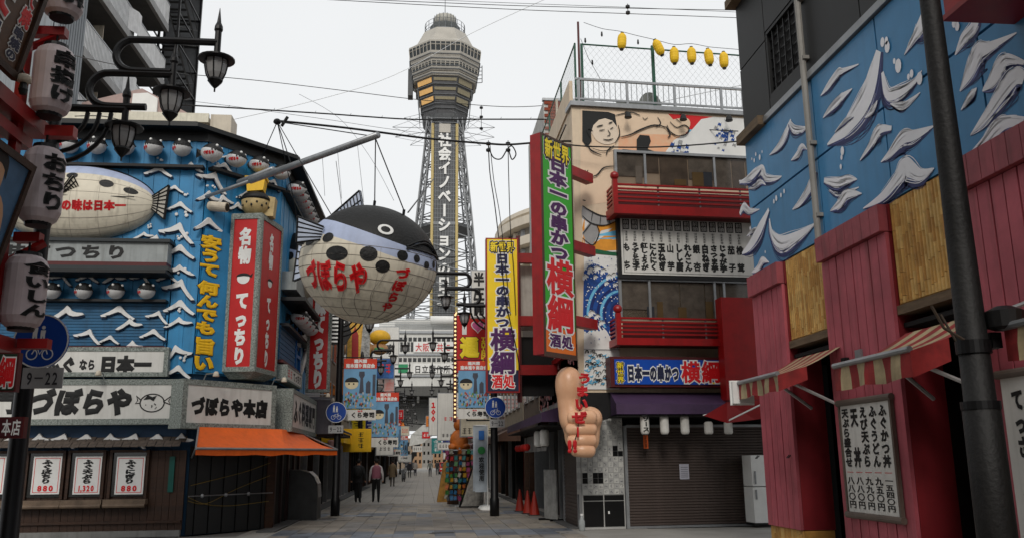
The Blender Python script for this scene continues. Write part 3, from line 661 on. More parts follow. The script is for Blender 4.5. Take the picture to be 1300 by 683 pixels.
# figure holding a sign on top of the V sign : little tub-like fish charm with a yellow box hat
p=Lf.px(318,272,-.1)
T=thing('roof_ornament','little spotted puffer figure wearing a yellow box on top of the red corner sign','ornament',(AP[0]-.25,AP[1]+.35,zt+.05))
MB().lathe([(.02,0),(.22,.04),(.34,.2),(.36,.38),(.30,.52),(.16,.60),(.02,.62)],seg=16).build('body',mat('old_ivory',(.50,.40,.22),.6,var=.25),T,True)
MB().lathe([(.37,.40),(.38,.46),(.30,.56),(.16,.64),(.02,.66)],seg=16).build('black_cap',FB,T,True)
mb=MB()
for k in range(8):
    an=rad(-140+k*22); mb.ball((.345*cos(an),.345*sin(an),.22+.08*(k%2)),.03,.03,.035,6,4)
mb.build('spot',FB,T,kind='stuff')
MB().prism([(-.2,.62),(.2,.66),(.24,.98),(-.24,.98)],-.18,.18).box(-.27,.27,-.2,.2,.96,1.03).build('yellow_box',YEL,T)
MB().prism([(.14,.0),(.46,.0),(.5,.5),(.2,.56)],-.05,.3).build('side_shield',mat('old_ivory',(.5,.4,.22)),T)
# orange awning
P1_=CH.pt(-.08,.5,2.44); P2_=SD.pt(2.6,.45,2.44); A1=atZ(257,566,1.93); A2=(-2.30,23.9,1.95); A1=(-4.86,19.5,1.93)
T=thing('awning','orange fabric awning over the black corner shutter','awning',(P1_[0],P1_[1],0))
o_=P1_
def La(p): return (p[0]-o_[0],p[1]-o_[1],p[2])
mb=MB(); N=24
top=[];fr_=[]
mid=CH.pt(2.4,.5,2.44)
for i in range(N+1):
    t=i/N
    a_=(Vector(P1_).lerp(Vector(mid),t/.6) if t<.6 else Vector(mid).lerp(Vector(P2_),(t-.6)/.4)); b_=Vector(A1).lerp(Vector(A2),t); b_.z+=.012*sin(t*24)
    top.append(La(a_)); fr_.append(La(b_))
K=5
for i in range(N):
    for j in range(K):
        def g(ii,jj):
            t=jj/K; a_=Vector(top[ii]).lerp(Vector(fr_[ii]),t); a_.z-=.07*sin(pi*t); return tuple(a_)
        mb.add([g(i,j),g(i+1,j),g(i+1,j+1),g(i,j+1)],[(3,2,1,0)])
    mb.add([fr_[i],fr_[i+1],(fr_[i+1][0],fr_[i+1][1],fr_[i+1][2]-.15-.01*sin(i*1.3)),(fr_[i][0],fr_[i][1],fr_[i][2]-.15-.01*sin((i-1)*1.3))],[(0,1,2,3)])
mb.build('canvas',ORANGE,T,True)
mb=MB(); mb.tube([fr_[0],fr_[-1]],.03,6); mb.tube([La(CH.pt(.1,.05,1.75)),fr_[0]],.022,6); mb.tube([La(CH.pt(2.2,.05,1.75)),fr_[15]],.022,6); mb.tube([top[0],fr_[0]],.02,6); mb.tube([top[-1],fr_[-1]],.02,6); mb.build('arm',METAL,T)
# ropes across the black shutter
for k,(pts,lab) in enumerate((([(.05,1.12),(.9,1.28),(1.6,1.42),(2.3,1.62)],'upper'),([(.0,.78),(.5,.70),(1.3,1.0),(2.3,1.30)],'middle'),([(.0,.86),(.5,.68),(1.2,.62),(2.3,.68)],'lower'))):
    mb=MB(); mb.tube([CH.pt(u,.16,z) for u,z in smoothpath(pts,5)],.008,5); o=mb.build('rope',mat('yellow_rope',(.26,.19,.05),.7),None); tag(o,'%s yellow rope sagging across the black folding shutter'%lab,'rope')
mb=MB(); mb.tube([CH.pt(u,.17,.88) for u in (0,.8,1.6,2.4)],.014,5)
for u in (.35,1.0,1.65): p_=CH.pt(u,.19,.88); mb.ball(p_,.045,.03,.05,6,4)
o=mb.build('chain_bar',METAL,None); tag(o,'thin steel bar with padlocks across the black folding shutter','bar')
# menu posters in the ticket windows
for a,b,s,pr_,lab in ((-8,6,'ふぐゆびき','880','beside the grey lamp pole'),(41,77,'ふぐ皮ちり','880','left of the three whole ones'),(94,128,'ふぐ天ぷら','1,320','priced 1,320 in the middle'),(147,183,'ふぐにぎり','880','nearest the corner')):
    u0,u1,z0,z1=pxrect(LF,a,b,579,627,.14)
    if a<0: u0=u1-.68
    T=fthing('menu_poster','white menu poster with a red price, '+lab,'poster',LF,u0,.125,z0)
    Wd=u1-u0; H=z1-z0; MB().box(0,Wd,-.02,0,0,H).build('sheet',WHITEP,T)
    mb=MB(); t=.012; i_=.035
    mb.box(i_,Wd-i_,-.023,-.0205,i_,i_+t).box(i_,Wd-i_,-.023,-.0205,H-i_-t,H-i_).box(i_,i_+t,-.023,-.0205,i_+t,H-i_-t).box(Wd-i_-t,Wd-i_,-.023,-.0205,i_+t,H-i_-t).build('red_border',REDINK,T)
    text(T,s,Wd*.32,Wd*.68,H*.28,H*.92,-.022,INK,.07,vertical=True,fill=1.0); text(T,pr_,Wd*.2,Wd*.8,H*.08,H*.24,-.022,REDINK,.05)
# spotlights on top of the signs
mb_=None
for i,(fr,u,w_,z,lab) in enumerate(((LF,-3.0,.62,3.62,'over the long white sign, left'),(LF,-1.9,.62,3.62,'over the long white sign, middle'),(CH,.1,.72,3.62,'over the corner sign, left end'),(CH,2.1,.72,3.62,'over the corner sign, right end'),(SD,3.6,1.0,3.55,'over the edge-on sign, near'),(SD,5.0,1.0,3.5,'over the edge-on sign, far'))):
    T=fthing('spotlight','small pale spotlight '+lab,'spotlight',fr,u,.3,z,)
    MB().tube([(0,0,-.1),(0,-.1,.05),(0,-(w_-.3)-.05,.05)],.016,5).build('bracket',METAL,T)
    MB().lathe([(.03,.05),(.05,.03),(.075,-.06),(.07,-.07)],c=(0,-(w_-.3)-.06,.04),seg=10).build('lamp_head',CREAM,T,True)
# red vertical sign hanging off the side wall
yy=27.3; a=atY(391,430,yy); b=atY(421,430,yy); t_=atY(405,352,yy); m_=atY(405,498,yy)
T,Wd,H,y=board(Frame(a[0],yy,0),0,b[0]-a[0],m_[2],t_[2],0,.2,'hanging_sign','tall red hanging sign with white kana beside the giant puffer fish','sign',RED,SPECK,.09)
text(T,'の味てっちり',.2,Wd-.2,.12,H-.1,y,WHITEP,.08,vertical=True,fill=1.0)
# stainless bin shaped counter
T=thing('steel_cabinet','curved stainless steel cabinet standing at the side of the blue restaurant','cabinet',(-3.45,26.6,0))
prof=[(-.55,0),(.42,0),(.42,.75),(.38,1.0),(.28,1.2),(.12,1.34),(-.1,1.4),(-.55,1.42)]
MB().prism(prof,-.5,.5).build('body',mat('brushed_steel',(.10,.10,.10),.35,.8,var=.15),T)
mb=MB(); q=[(.425,.62),(.39,1.0),(.29,1.21),(.13,1.35)]
for (a_,b_) in zip(q,q[1:]): mb.add([(a_[0]+.01,-.44,a_[1]+.01),(b_[0]+.01,-.44,b_[1]+.01),(b_[0]+.01,.44,b_[1]+.01),(a_[0]+.01,.44,a_[1]+.01)],[(0,1,2,3)])
mb.build('rolled_lid',mat('pale_steel',(.5,.5,.5),.3,.7),T)
# ================================================================ RIGHT: skewer restaurant across the side street
RF=Frame(3.74,20.95,4.0); RS=Frame(3.74,20.95,-90)      # front ; side facing the shopping street (u negative = further away)
WALLC=mat('mural_cream',(.66,.55,.43),.7,var=.06,streak=.2)
SKIN=mat('mural_skin',(.72,.56,.43),.7,var=.04); ORG=mat('mural_orange',(.75,.36,.06),.7); LBL=mat('mural_light_blue',(.20,.50,.72),.7); BLU=mat('mural_blue',(.015,.10,.33),.7,var=.3,scale=5); MWH=mat('mural_white',(.72,.72,.70),.7,var=.04); MGR=mat('mural_grey',(.36,.36,.36),.7)
rest=thing('restaurant_building','three-storey skewer restaurant with a wrestler mural, red balconies and a roof terrace','building',(3.74,20.95,0),rad(4))
# depth of the side: building goes back ~7 m along the street
def RL(p): 
    dx,dy=p[0]-3.74,p[1]-20.95; c_,s_=cos(rad(4)),sin(rad(4)); return (dx*c_+dy*s_,-dx*s_+dy*c_,p[2])
bk=RL((3.74,28.5,0))
mb=MB(); plan=[(0,0),(9,0),(9,7.5),(bk[0],bk[1])]
V=[(x,y,3.2) for x,y in plan]+[(x,y,10.65) for x,y in plan]; mb.add(V,[(3,2,1,0),(4,5,6,7),(0,1,5,4),(1,2,6,5),(2,3,7,6),(3,0,4,7)]); mb.build('wall',WALLC,rest)
MB().box(1.12,9,.15,.3,0,3.2).box(9,9.1,.0,7,0,3.2).box(.05,1.1,.3,.4,0,3.2).build('back_wall',DARKIN,rest)
R=lambda x,y,w=0: RF.px(x,y,w)
def rbox(x0,x1,y0,y1,w0,w1,nm,m,T=rest,smooth=False):
    a,b,c,d=pxrect(RF,x0,x1,y0,y1,w1); return MB().box(a,b,-w1,-w0,c,d).build(nm,m,T)
# roof edge
MB().box(-.05,9,-.10,.5,10.62,10.74).build('roof_edge',METAL,rest)
# ---- mural painted as flat shapes on the front wall (each a few mm proud)
LV=[.004]
def mural(pts,m,nm='mural_shape',sm=0,lv=None,thin=None):
    P=[R(x,y) for x,y in pts]
    if sm: P=smoothpath(P+[P[0]],sm)[:-1]
    LV[0]+=.0003; y=-LV[0]
    mb=MB(); mb.add([(u,y,z) for u,z in P],[tuple(range(len(P)))]); return mb.build(nm,m,rest)
LL=MB()
def line(pts,wd=.03,sm=4):
    P=smoothpath([R(x,y) for x,y in pts],sm); n=len(P); ws=[wd*(.45+.55*sin(pi*min(1,max(0,i/(n-1))))) for i in range(n)]; brush(LL,P,ws,-.05,-.046)
mural([(737,137),(950,151),(955,292),(786,290),(786,255),(737,262)],SKIN)
mural([(785,170),(870,172),(862,200),(850,202),(785,195)],mat('mural_sunset',(.70,.36,.22),.7,c2=(.66,.5,.36)))
mural([(848,145),(906,149),(905,158),(893,166),(880,176),(868,168),(858,156)],REDINK)
mural([(870,165),(884,165),(878,172)],LBL)
# white crest with blue, right
mural([(840,200),(856,178),(876,168),(890,152),(905,149),(950,151),(953,202)],MWH,sm=0)
for k in range(46):
    cx=random.choice([random.uniform(852,876),random.uniform(900,932),random.uniform(905,932)]); cy=random.uniform(180,197) if cx<880 else random.uniform(158,197); s=random.uniform(1.6,3.4)
    mural([(cx-s,cy+s*.4),(cx-s*.3,cy-s),(cx+s*.5,cy-s*.4),(cx+s,cy-s),(cx+s*.6,cy+s),(cx-s*.2,cy+s*.3)],BLU if k%3 else MGR)
# wrestler
mural([(748,158),(756,150),(770,148),(778,152),(784,162),(785,174),(779,182),(768,184),(757,179),(751,170),(746,168)],mat('mural_face',(.72,.60,.50),.7,var=.03),'mural_face',3)
mural([(739,141),(772,143),(786,148),(788,158),(783,162),(777,154),(768,151),(760,153),(753,160),(750,170),(751,180),(745,188),(739,180)],INK,'mural_hair')
mural([(780,144),(838,148),(842,155),(868,150),(876,156),(872,168),(860,173),(848,168),(838,160),(815,166),(790,174),(785,170)],SKIN,'mural_arm',3)
mural([(808,178),(812,172),(824,173),(826,180),(822,190),(842,197),(842,200),(788,198),(790,190),(808,192)],INK,'mural_pine')
line([(752,168),(748,164),(745,167),(749,176)],.03); line([(757,162),(765,160)],.035); line([(772,158),(777,156)],.035); line([(760,167),(767,166)],.025); line([(774,165),(778,163)],.025); line([(771,166),(774,172),(770,174)],.025); line([(765,178),(772,179),(778,177)],.03)
line([(784,160),(786,172),(780,183)],.03); line([(744,182),(750,192),(763,198)],.04); line([(779,186),(771,192),(769,198)],.035); line([(780,148),(800,144),(812,148)],.03); line([(788,175),(800,172),(812,166),(830,160),(846,163)],.04); line([(834,150),(838,158),(832,162)],.03); line([(815,150),(818,153),(822,150)],.02)
line([(850,156),(858,163),(868,160),(874,165),(870,172),(860,174),(850,168),(846,160)],.035); line([(845,162),(850,172),(847,176)],.04); line([(744,225),(756,224),(766,214),(780,212)],.035); line([(742,217),(744,220),(746,217)],.03); line([(739,255),(743,256)],.03); line([(750,189),(765,193),(778,190)],.02); line([(857,152),(864,157)],.02)
# belly belt (rope with paper) and sunburst
mural([(739,263),(745,268),(760,276),(772,277),(786,275),(786,320),(739,322)],MWH)
for k,(a,b) in enumerate([((739,318),(739,300)),((739,290),(742,275)),((760,276),(776,276)),((784,284),(786,300))]):
    mural([(742,322),a,b],ORG if k<9 else LBL)
mural([(752,296),(786,278),(786,288)],ORG); mural([(752,300),(786,292),(786,300)],LBL); mural([(748,308),(786,304),(786,318),(750,320)],ORG); mural([(741,314),(786,322),(786,326),(741,320)],mat('mural_green',(.02,.16,.08),.7)); mural([(752,304),(786,301),(786,304)],LBL)
mural([(739,262),(748,268),(764,275),(774,276),(772,285),(758,287),(742,280),(738,274)],MGR,'mural_rope',3); mural([(748,283),(757,287),(760,297),(752,312),(744,308),(739,296)],MGR,'mural_paper')
line([(739,262),(748,268),(764,275),(784,275)],.03); line([(739,275),(748,283),(760,287),(772,286),(786,280)],.03); line([(752,269),(750,282)],.02); line([(762,274),(761,287)],.02); line([(772,277),(774,286)],.02); line([(757,287),(760,297),(752,312),(739,303)],.03); line([(750,284),(739,298)],.025)
# generic swirling sea below
mural([(741,322),(786,326),(786,440),(780,452),(741,452)],MWH)
mural([(741,345),(752,335),(766,340),(776,352),(786,350),(786,432),(780,440),(770,420),(756,412),(741,420)],BLU,'mural_sea',3)
DEEP=mat('mural_deep',(.006,.03,.16),.7)
for k in range(9):      # concentric bands of a curling swell
    r0=9+k*4.6; cx,cy=788,398; pts=[(cx-r*cos(a_)*.92,cy-r*sin(a_)*1.05) for r in (r0,) for a_ in [rad(-38+j*13) for j in range(11)]]
    pts=[(max(742,min(785.5,x)),max(338,min(446,y))) for x,y in pts]
    P=smoothpath([R(x,y) for x,y in pts],2); LV[0]+=.0003; mb=MB(); brush(mb,P,[.038+.03*sin(pi*i/len(P)) for i in range(len(P))],-LV[0]-.0002,-LV[0]); mb.build('mural_current',[LBL,DEEP,BLU,DEEP][k%4],rest)
for (bx,by,s_) in ((743,352,4),(750,344,4.5),(758,342,4.5),(766,345,4),(773,352,4),(779,350,4),(744,404,4),(751,398,4.5),(758,402,4),(764,410,4),(746,414,3.5),(770,360,3),(781,362,3),(756,352,3)):
    mural([(bx-s_,by+s_*.8),(bx-s_*.9,by-s_*.4),(bx-s_*.2,by-s_),(bx+s_*.7,by-s_*.7),(bx+s_,by+s_*.2),(bx+s_*.3,by+s_*.1),(bx+s_*.5,by+s_),(bx-s_*.1,by+s_*.4),(bx-s_*.4,by+s_*1.1)],MWH,'mural_foam',2)
    line([(bx-s_*.8,by-s_*.3),(bx,by-s_*.9),(bx+s_*.8,by-s_*.3)],.016,2)
DT=MB(); DTB=MB()
for k in range(260):
    cx,cy=random.uniform(742,785),random.uniform(326,436); s=random.uniform(.3,.85); p=R(cx,cy); q=s*.02
    (DT if k%3 else DTB).add([(p[0]-q,-.052,p[1]-q*.6),(p[0]+q,-.052,p[1]-q),(p[0]+q*.8,-.052,p[1]+q),(p[0]-q*.5,-.052,p[1]+q)],[(0,1,2,3)])
DT.build('mural_spray',MWH,rest,kind='stuff'); DTB.build('mural_spray',BLU,rest,kind='stuff')
mural([(741,436),(752,420),(768,420),(776,432),(786,446),(786,494),(741,494)],MWH,'mural_mountain')
for k in range(42):
    cx,cy=random.uniform(743,772),random.uniform(446,488); line([(cx-3,cy+1.5),(cx-1.5,cy-2),(cx+1,cy-1.5),(cx+1.2,cy+.7),(cx-.2,cy+.2)],.016,3)
LL.build('mural_line',INK,rest)
LL=MB()
for k in range(30):
    cx,cy=random.uniform(743,772),random.uniform(446,488); line([(cx-3,cy+2.5),(cx,cy+3),(cx+2,cy+1)],.03,3)
LL.build('mural_line',LBL,rest)
MB().box(R(740,420)[0],1.05,-.06,-.056,R(760,444)[1],R(760,444)[1]+.015).build('seam',METAL,rest)
# ---- upper windows and balconies
def windows(x0,x1,y0,y1,bars,pane_div):
    a,b,c,d=pxrect(RF,x0,x1,y0,y1,.06); MB().box(a,b+1.2,-.065,0,c,d).build('window_pane',mat('warm_window_glass',(.06,.05,.042),.07,var=.22,scale=.5,spec=.7,alpha=.45),rest)
    k=a+.02; random.seed(int(x0+y0))  # invented panels and small items behind the glass, in place of reflections
    while k<b+1.1:
        w_=random.uniform(.35,.8); w_=min(w_,b+1.15-k); t=random.uniform(.55,1)
        MB().box(k,k+w_-.03,-.03,-.015,c+(d-c)*random.choice([0,.0,.25,.4]),d-.02).build('reflection_panel',mat('reflection_tone_%d'%random.randint(0,3),random.choice([(.16,.11,.08),(.22,.17,.13),(.10,.06,.04),(.30,.26,.22)]),.8,var=.3,scale=3),rest); k+=w_
    for q in range(5):
        k=random.uniform(a,b+.8); MB().box(k,k+random.uniform(.12,.35),-.05,-.035,c+.02,c+random.uniform(.15,.5)).build('reflection_item',mat('item_%d'%random.randint(0,3),random.choice([(.35,.1,.06),(.4,.35,.3),(.1,.12,.15),(.3,.2,.08)]),.7),rest)
    mb=MB(); mb.box(a-.07,b+1.2,-.11,0,d,d+.07); 
    for x in bars: u=R(x,(y0+y1)/2,.08)[0]; mb.box(u-.03,u+.03,-.10,-.066,c,d)
    mb.box(a-.07,a,-.11,0,c,d+.0); mb.build('window_frame',METAL,rest,kind=None)
windows(783,935,198,236,(819,907,),0); windows(789,940,358,405,(825,908,920),0)
def balcony(xl,yt,yr,yb,nr):
    """xl: left px ; yt: top rail ; yr: lower rail top ; yb: beam bottom"""
    u0=R(xl,yr,.7)[0]; zt=R(xl+60,yt,.7)[1]; zr=R(xl+60,yr,.7)[1]; zb=R(xl+60,yb,.7)[1]; u1=8.2
    MB().box(u0,u1,-.72,-.58,zb,zr).box(u0,u0+.14,-.58,0,zb,zr).build('balcony_beam',REDP,rest)
    MB().box(u0+.14,u1,-.58,0,zb+.02,zb+.08).build('balcony_floor',DRED,rest); MB().box(max(u0+.16,1.12),u1,-.135,-.125,zb+.08,zt+.02).build('kick_panel',DRED,rest)
    o=MB().box(u0+.1,u1,-.685,-.635,-.022,.022).build('rail',REDP,rest)
    o.location.z=zt
    for k in range(1,nr): q=inst(o,rest); q.location.z=zt-(zt-zr)*k/nr
    o2=MB().box(u0+.03,u0+.08,-.6,0,-.022,.022).build('side_rail',REDP,rest); o2.location.z=zt
    for k in range(1,nr): q=inst(o2,rest); q.location.z=zt-(zt-zr)*k/nr
    mb=MB(); mb.box(u0-.0,u0+.12,-.72,-.60,zr,zt+.12); mb.ball((u0+.06,-.66,zt+.22),.11,.11,.11,12,8); mb.build('newel_post',REDP,rest,False)
    o=MB().box(-.02,.02,-.635,-.61,zr,zt).build('baluster',METAL,rest); o.location.x=u0+1.2
    for k in range(1,6): q=inst(o,rest); q.location.x=u0+1.2+k*1.1
balcony(779,236,262,273,5); balcony(783,404,429,438,5)
# ---- long black and white menu board between the balconies
a,b,c,d=pxrect(RF,787,956,273,352,.22)
T=fthing('menu_board','wide white menu board of fourteen black vertical columns between the two red balconies','signboard',RF,a,.02,c)
Wd=b-a; H=d-c
MB().box(-.04,Wd,-.14,0,-.05,H+.05).build('case',BLACK,T); MB().box(.05,Wd,-.16,-.14,.05,H-.08).build('face',WHITE,T)
mb=MB(); mb.box(.10,Wd,-.163,-.161,.09,.10).box(.10,Wd,-.163,-.161,H-.135,H-.125).box(.10,.11,-.163,-.161,.10,H-.135).build('border_line',INK,T)
items=['もち','うずら玉子','紅しょうが','にんにく','玉ねぎ','山芋','しし唐','れんこん','銀杏','白ねぎ','さつま芋','じゃが芋','茄子','椎茸']
uu=lambda x: R(x,315,.2)[0]-a
for i,s in enumerate(items):
    x0=791+i*11.05; u0=uu(x0); u1=uu(x0+9.6)
    MB().box(u0+.01,u1-.01,-.165,-.161,H*.735,H*.90).build('header_block',INK,T)
    text(T,'饅頭' if False else '前頭',u0+.02,u1-.02,H*.74,H*.895,-.166,WHITE,.0,vertical=True,res=1)
    marks(T,4,u0+.04,u1-.04,H*.545,H*.715,-.162,INK,True)
    n=len(s); z0,z1=H*.10,H*.53
    if n==2: text(T,s[0],u0,u1,z1-.25,z1,-.162,INK,.05,res=1); text(T,s[1],u0,u1,z0,z0+.25,-.162,INK,.05,res=1)
    else: text(T,s,u0+.01,u1-.01,z0,z1,-.162,INK,.075,vertical=True,res=1,fill=1.02)
# ---- blue shop sign over the awning
a,b,c,d=pxrect(RF,775,960,453,491,.5)
T=fthing('shop_sign','blue illuminated-style fascia sign with white-edged navy and red characters above the purple awning','signboard',RF,a,.1,c)
Wd=b-a;H=d-c
MB().box(0,Wd,-.4,0,0,H).build('case',DRED,T)
MB().box(.10,Wd,-.43,-.40,.06,H-.07).build('face',mat('sign_blue',(.01,.10,.42),.4,var=.05),T)
def rt(s,x0,x1,y0,y1,m,bold,outl,**k):
    p=R(x0,(y0+y1)/2,.53); q=R(x1,(y0+y1)/2,.53); e=R((x0+x1)/2,y1,.53)[1]-c; f=R((x0+x1)/2,y0,.53)[1]-c
    return text(T,s,p[0]-a,q[0]-a,e,f,-.432,m,bold,outline=outl,**k)
rt('新世界',783,792,459,486,YELP,.02,[(WHITEP,.15),(BLACK,.10)],vertical=True)
rt('日本一の串かつ',796,862,463,484,NAVY,.07,[(WHITEP,.08)])
rt('横綱',864,915,457,487,REDINK,.032,[(WHITEP,.055)])
rt('酒処',917,931,458,486,NAVY,.03,[(WHITEP,.08)],vertical=True)
MB().box((R(901,480,.53)[0]-a),(R(916,480,.53)[0]-a),-.434,-.431,.07,.12).build('yellow_dash',YELP,T)
# ---- purple awning, curtain rail, shutter, column
PUR=mat('purple_canvas',(.085,.045,.105),.7,var=.15,streak=.35)
def sheet(pts_top,pts_mid,pts_bot,nm,m,T): 
    mb=MB(); n=len(pts_top)
    for i in range(n-1): mb.add([pts_top[i],pts_top[i+1],pts_mid[i+1],pts_mid[i]],[(3,2,1,0)]); mb.add([pts_mid[i],pts_mid[i+1],pts_bot[i+1],pts_bot[i]],[(3,2,1,0)])
    return mb.build(nm,m,T)
aw=fthing('awning','purple canvas awning wrapping the corner under the blue fascia sign','awning',RF)
tp=[(.75,-.1,3.2),(9,-.1,3.2)]; md=[(.62,-1.0,2.86),(9,-1.0,2.86)]; bt=[(.62,-1.02,2.63),(9,-1.02,2.63)]
sheet(tp,md,bt,'canvas',PUR,aw)
mb=MB(); mb.add([(.75,-.1,3.2),(.62,-1.0,2.86),(.62,-1.02,2.63),(.75,-.1,2.63)],[(0,1,2,3)]); mb.build('end_panel',PUR,aw)
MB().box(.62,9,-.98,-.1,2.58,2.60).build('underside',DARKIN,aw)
MB().box(1.12,9,-.08,.1,2.36,2.42).build('lintel_bar',METAL,rest)
# shutter slats
sm=mat('brown_roller_shutter',(.125,.10,.09),.45,.2,var=.12,streak=.3)
o=MB().add([(1.14,0,0),(5.2,0,0),(5.2,-.022,.02),(1.14,-.022,.02),(5.2,-.022,.05),(1.14,-.022,.05),(5.2,0,.066),(1.14,0,.066)],[(0,1,2,3),(3,2,4,5),(5,4,6,7)]).build('shutter_slat',sm,rest); o.location.z=.05
for k in range(1,36): q=inst(o,rest); q.location.z=.05+k*.0665
MB().box(1.14,5.2,-.04,.03,.0,.05).build('shutter_foot',METAL,rest)
MB().box(1.06,1.13,-.08,.04,0,2.4).build('shutter_guide',METAL,rest); MB().box(5.2,5.3,-.08,.04,0,2.4).build('shutter_guide',METAL,rest)
# tiled corner column : black base tiles, white autograph tiles
MB().box(.0,1.05,.0,.3,0,2.62).build('corner_column',mat('white_grout',(.42,.42,.41),.7),rest)
MB().box(-.0,1.05,-.06,.3,2.62,3.2).build('column_head',BLACK,rest)
TW=[mat('white_tile',(.48,.48,.46),.35,var=.1,scale=9),mat('white_tile_soft',(.40,.40,.39),.35,var=.12,scale=9)]; TB=mat('black_tile',(.014,.014,.015),.3)
tiles={}
SC_=mat('marker_scribble',(.12,.12,.14),.6)
scr=MB()
cols=[.02+.128*i for i in range(8)]; z=.80; r=0
while z<2.55:
    for i,u in enumerate(cols):
        blk=(r,i) in ((7,6),(7,7),(8,6),(3,0),(2,0),(3,2),(3,3),(2,2),(2,3))
        key=('b' if blk else 'w',(i+r)%2)
        if key not in tiles:
            tiles[key]=MB().box(0,.12,-.012,0,0,.118).build('tile',TB if blk else TW[(i+r)%2],rest); o=tiles[key]
        else: o=inst(tiles[key],rest)
        o.location=(u,-.004-.002*random.random(),z)
        if not blk and random.random()<.8:
            pts=[(u+.02+.08*random.random(),z+.02+.08*random.random()) for _ in range(5)]; brush(scr,smoothpath(pts,3),[.006]*13,-.0205,-.0185)
    z+=.126; r+=1
scr.build('autograph_scribbles',SC_,rest,kind='stuff')
for i in range(2):
    for j in range(2): o=MB().box(.03+i*.51,.51+i*.51,-.014,0,.06+j*.6,.64+j*.6 if j==0 else .78).build('base_tile',TB,rest)
MB().box(.62,.66,-.02,-.0141,.35,.41).build('sticker',WHITEP,rest)
for k in range(12):    # side of the column
    for i in range(3):
        o=inst(tiles[('w',k%2)],rest); o.rotation_euler.z=rad(-90-4); o.location=(-.006,.42-.14*i+.0,.80+k*.126)
# notices on the shutter
T=fthing('paper_notice','white paper notice taped to the middle of the brown shutter','notice',RF,R(863,605,.03)[0],.03,R(863,608,.03)[1])
MB().box(0,.24,-.006,0,0,.36).build('sheet',mat('paper_lilac',(.42,.42,.47),.8),T)
mb=MB(); [mb.box(.03,.21,-.008,-.0065,.05+i*.045,.062+i*.045) for i in range(6)]; mb.build('printed_lines',SC_,T)
T=fthing('paper_strip','orange paper strip hanging below the first white lantern','notice',RF,R(817,568,.3)[0],.3,R(817,569,.3)[1])
MB().box(0,.12,-.006,0,0,.32).build('sheet',mat('orange_paper',(.62,.16,.04),.7),T); marks(T,3,.02,.10,.02,.3,-.007,INK,True)
def paper_lantern(name,label,loc,r,h,s,rz=0,group=None,m=None,ink=INK,ang=0,bold=.06,cat='lantern',ribs=8,caps=DMETAL):
    T=thing(name,label,cat,loc,rz,group); pr_=[(r*.62,0),(r*.85,h*.05),(r,h*.15)]+[(r*(1.0-.012*(k%2)),h*(.15+.7*k/ribs)) for k in range(1,ribs)]+[(r,h*.85),(r*.85,h*.95),(r*.62,h)]
    MB().lathe(pr_,seg=20).build('shade',m or WHITE,T,False); MB().lathe([(r*.6,-.04*h),(r*.64,.008*h)],seg=16).lathe([(r*.64,.992*h),(r*.6,1.05*h)],seg=16).build('rim',caps,T)
    MB().cyl((0,0,1.05*h),(0,0,1.2*h),.012,seg=5).build('hook',DMETAL,T)
    if s: text(T,s,-.75*r,.75*r,h*.12,h*.90,0,ink,bold,vertical=True,res=2,warp=lambda xx,zz,dep:((r+.004+.004)*sin(xx/r+ang),-(r+.008)*cos(xx/r+ang),zz))
    return T
for i,(x,s,lab) in enumerate(((819,'ソース','left-most, with dark characters'),(844,'','second'),(870,'','third'),(900,'','fourth, half hidden by the red parasol'),(925,'','fifth, half hidden by the red parasol'))):
    u,z=R(x,551,.8); paper_lantern('paper_lantern','white paper lantern hanging below the purple awning, '+lab,RF.pt(u,.8,z),.105,.46 if i<3 else .3,s,RF.a,'white lanterns under the purple awning')
# white fridge box beside the pink building
T=fthing('white_freezer','tall white cabinet standing between the shutter and the pink building','cabinet',RF,R(948,640,.3)[0],.2,0.05)
MB().box(0,.7,-.5,0,.06,.88).build('lower_door',WHITEP,T); MB().box(0,.7,-.5,0,.9,1.62).build('upper_door',WHITEP,T); MB().box(.06,.09,-.53,-.5,.95,1.25).build('handle',METAL,T); MB().box(.06,.09,-.53,-.5,.6,.82).build('handle',METAL,T); MB().box(.4,.6,-.503,-.5,1.3,1.45).build('sticker',BLU,T); MB().box(-.04,.04,-.54,-.5,.0,.06).box(.0,.7,-.48,0,0,.06).build('feet',DMETAL,T)
# red board edge on the right of the restaurant
a,b,c,d=pxrect(RF,918,960,378,510,.9)
T=fthing('red_signboard','plain dark-red upright panel beside the blue fascia sign','sign',RF,a+.0,.6,c); MB().box(0,b-a+.3,-.35,0,.05,d-c).build('panel',REDP,T); MB().box(0,b-a+.3,-.36,-.0,0,.05).build('bottom_trim',DRED,T)
# roof terrace : white railing, green posts, wire mesh, red pole, lantern string
T=fthing('roof_railing','white metal railing along the roof terrace over the wrestler mural','railing',RF,0,.05,10.74)
zt=R(800,104.5,.05)[1]-10.74
MB().box(.1,8,-.03,.03,zt-.04,zt+.02).box(.1,8,-.02,.02,.06,.11).build('rail',METAL,T)
o=MB().box(-.008,.008,-.008,.008,.11,zt-.04).build('bar',METAL,T); o.location.x=.3
for k in range(1,52): q=inst(o,T); q.location.x=.3+k*.148
for k in range(4): MB().box(.16+k*1.32,.22+k*1.32,-.03,.03,0,zt).build('post',METAL,T)
GR=mat('green_post',(.02,.12,.08),.5)
T=fthing('mesh_fence','tall green-post wire mesh fence behind the roof railing','fence',RF,0,-.35,10.74)
z2=R(800,61,-.35)[1]-10.74
MB().box(.38,.44,-.03,.03,0,z2).build('post',GR,T); u=R(830,100,-.35)[0]; MB().box(u-.04,u+.04,-.03,.03,0,z2+.1).build('post',GR,T); MB().box(7.5,7.56,-.03,.03,0,z2).build('post',GR,T)
MB().cyl((.38,0,z2),(7.6,0,z2),.022).build('top_rail',GR,T)
mb=MB()
wires=MB(); step=.17; hh=z2
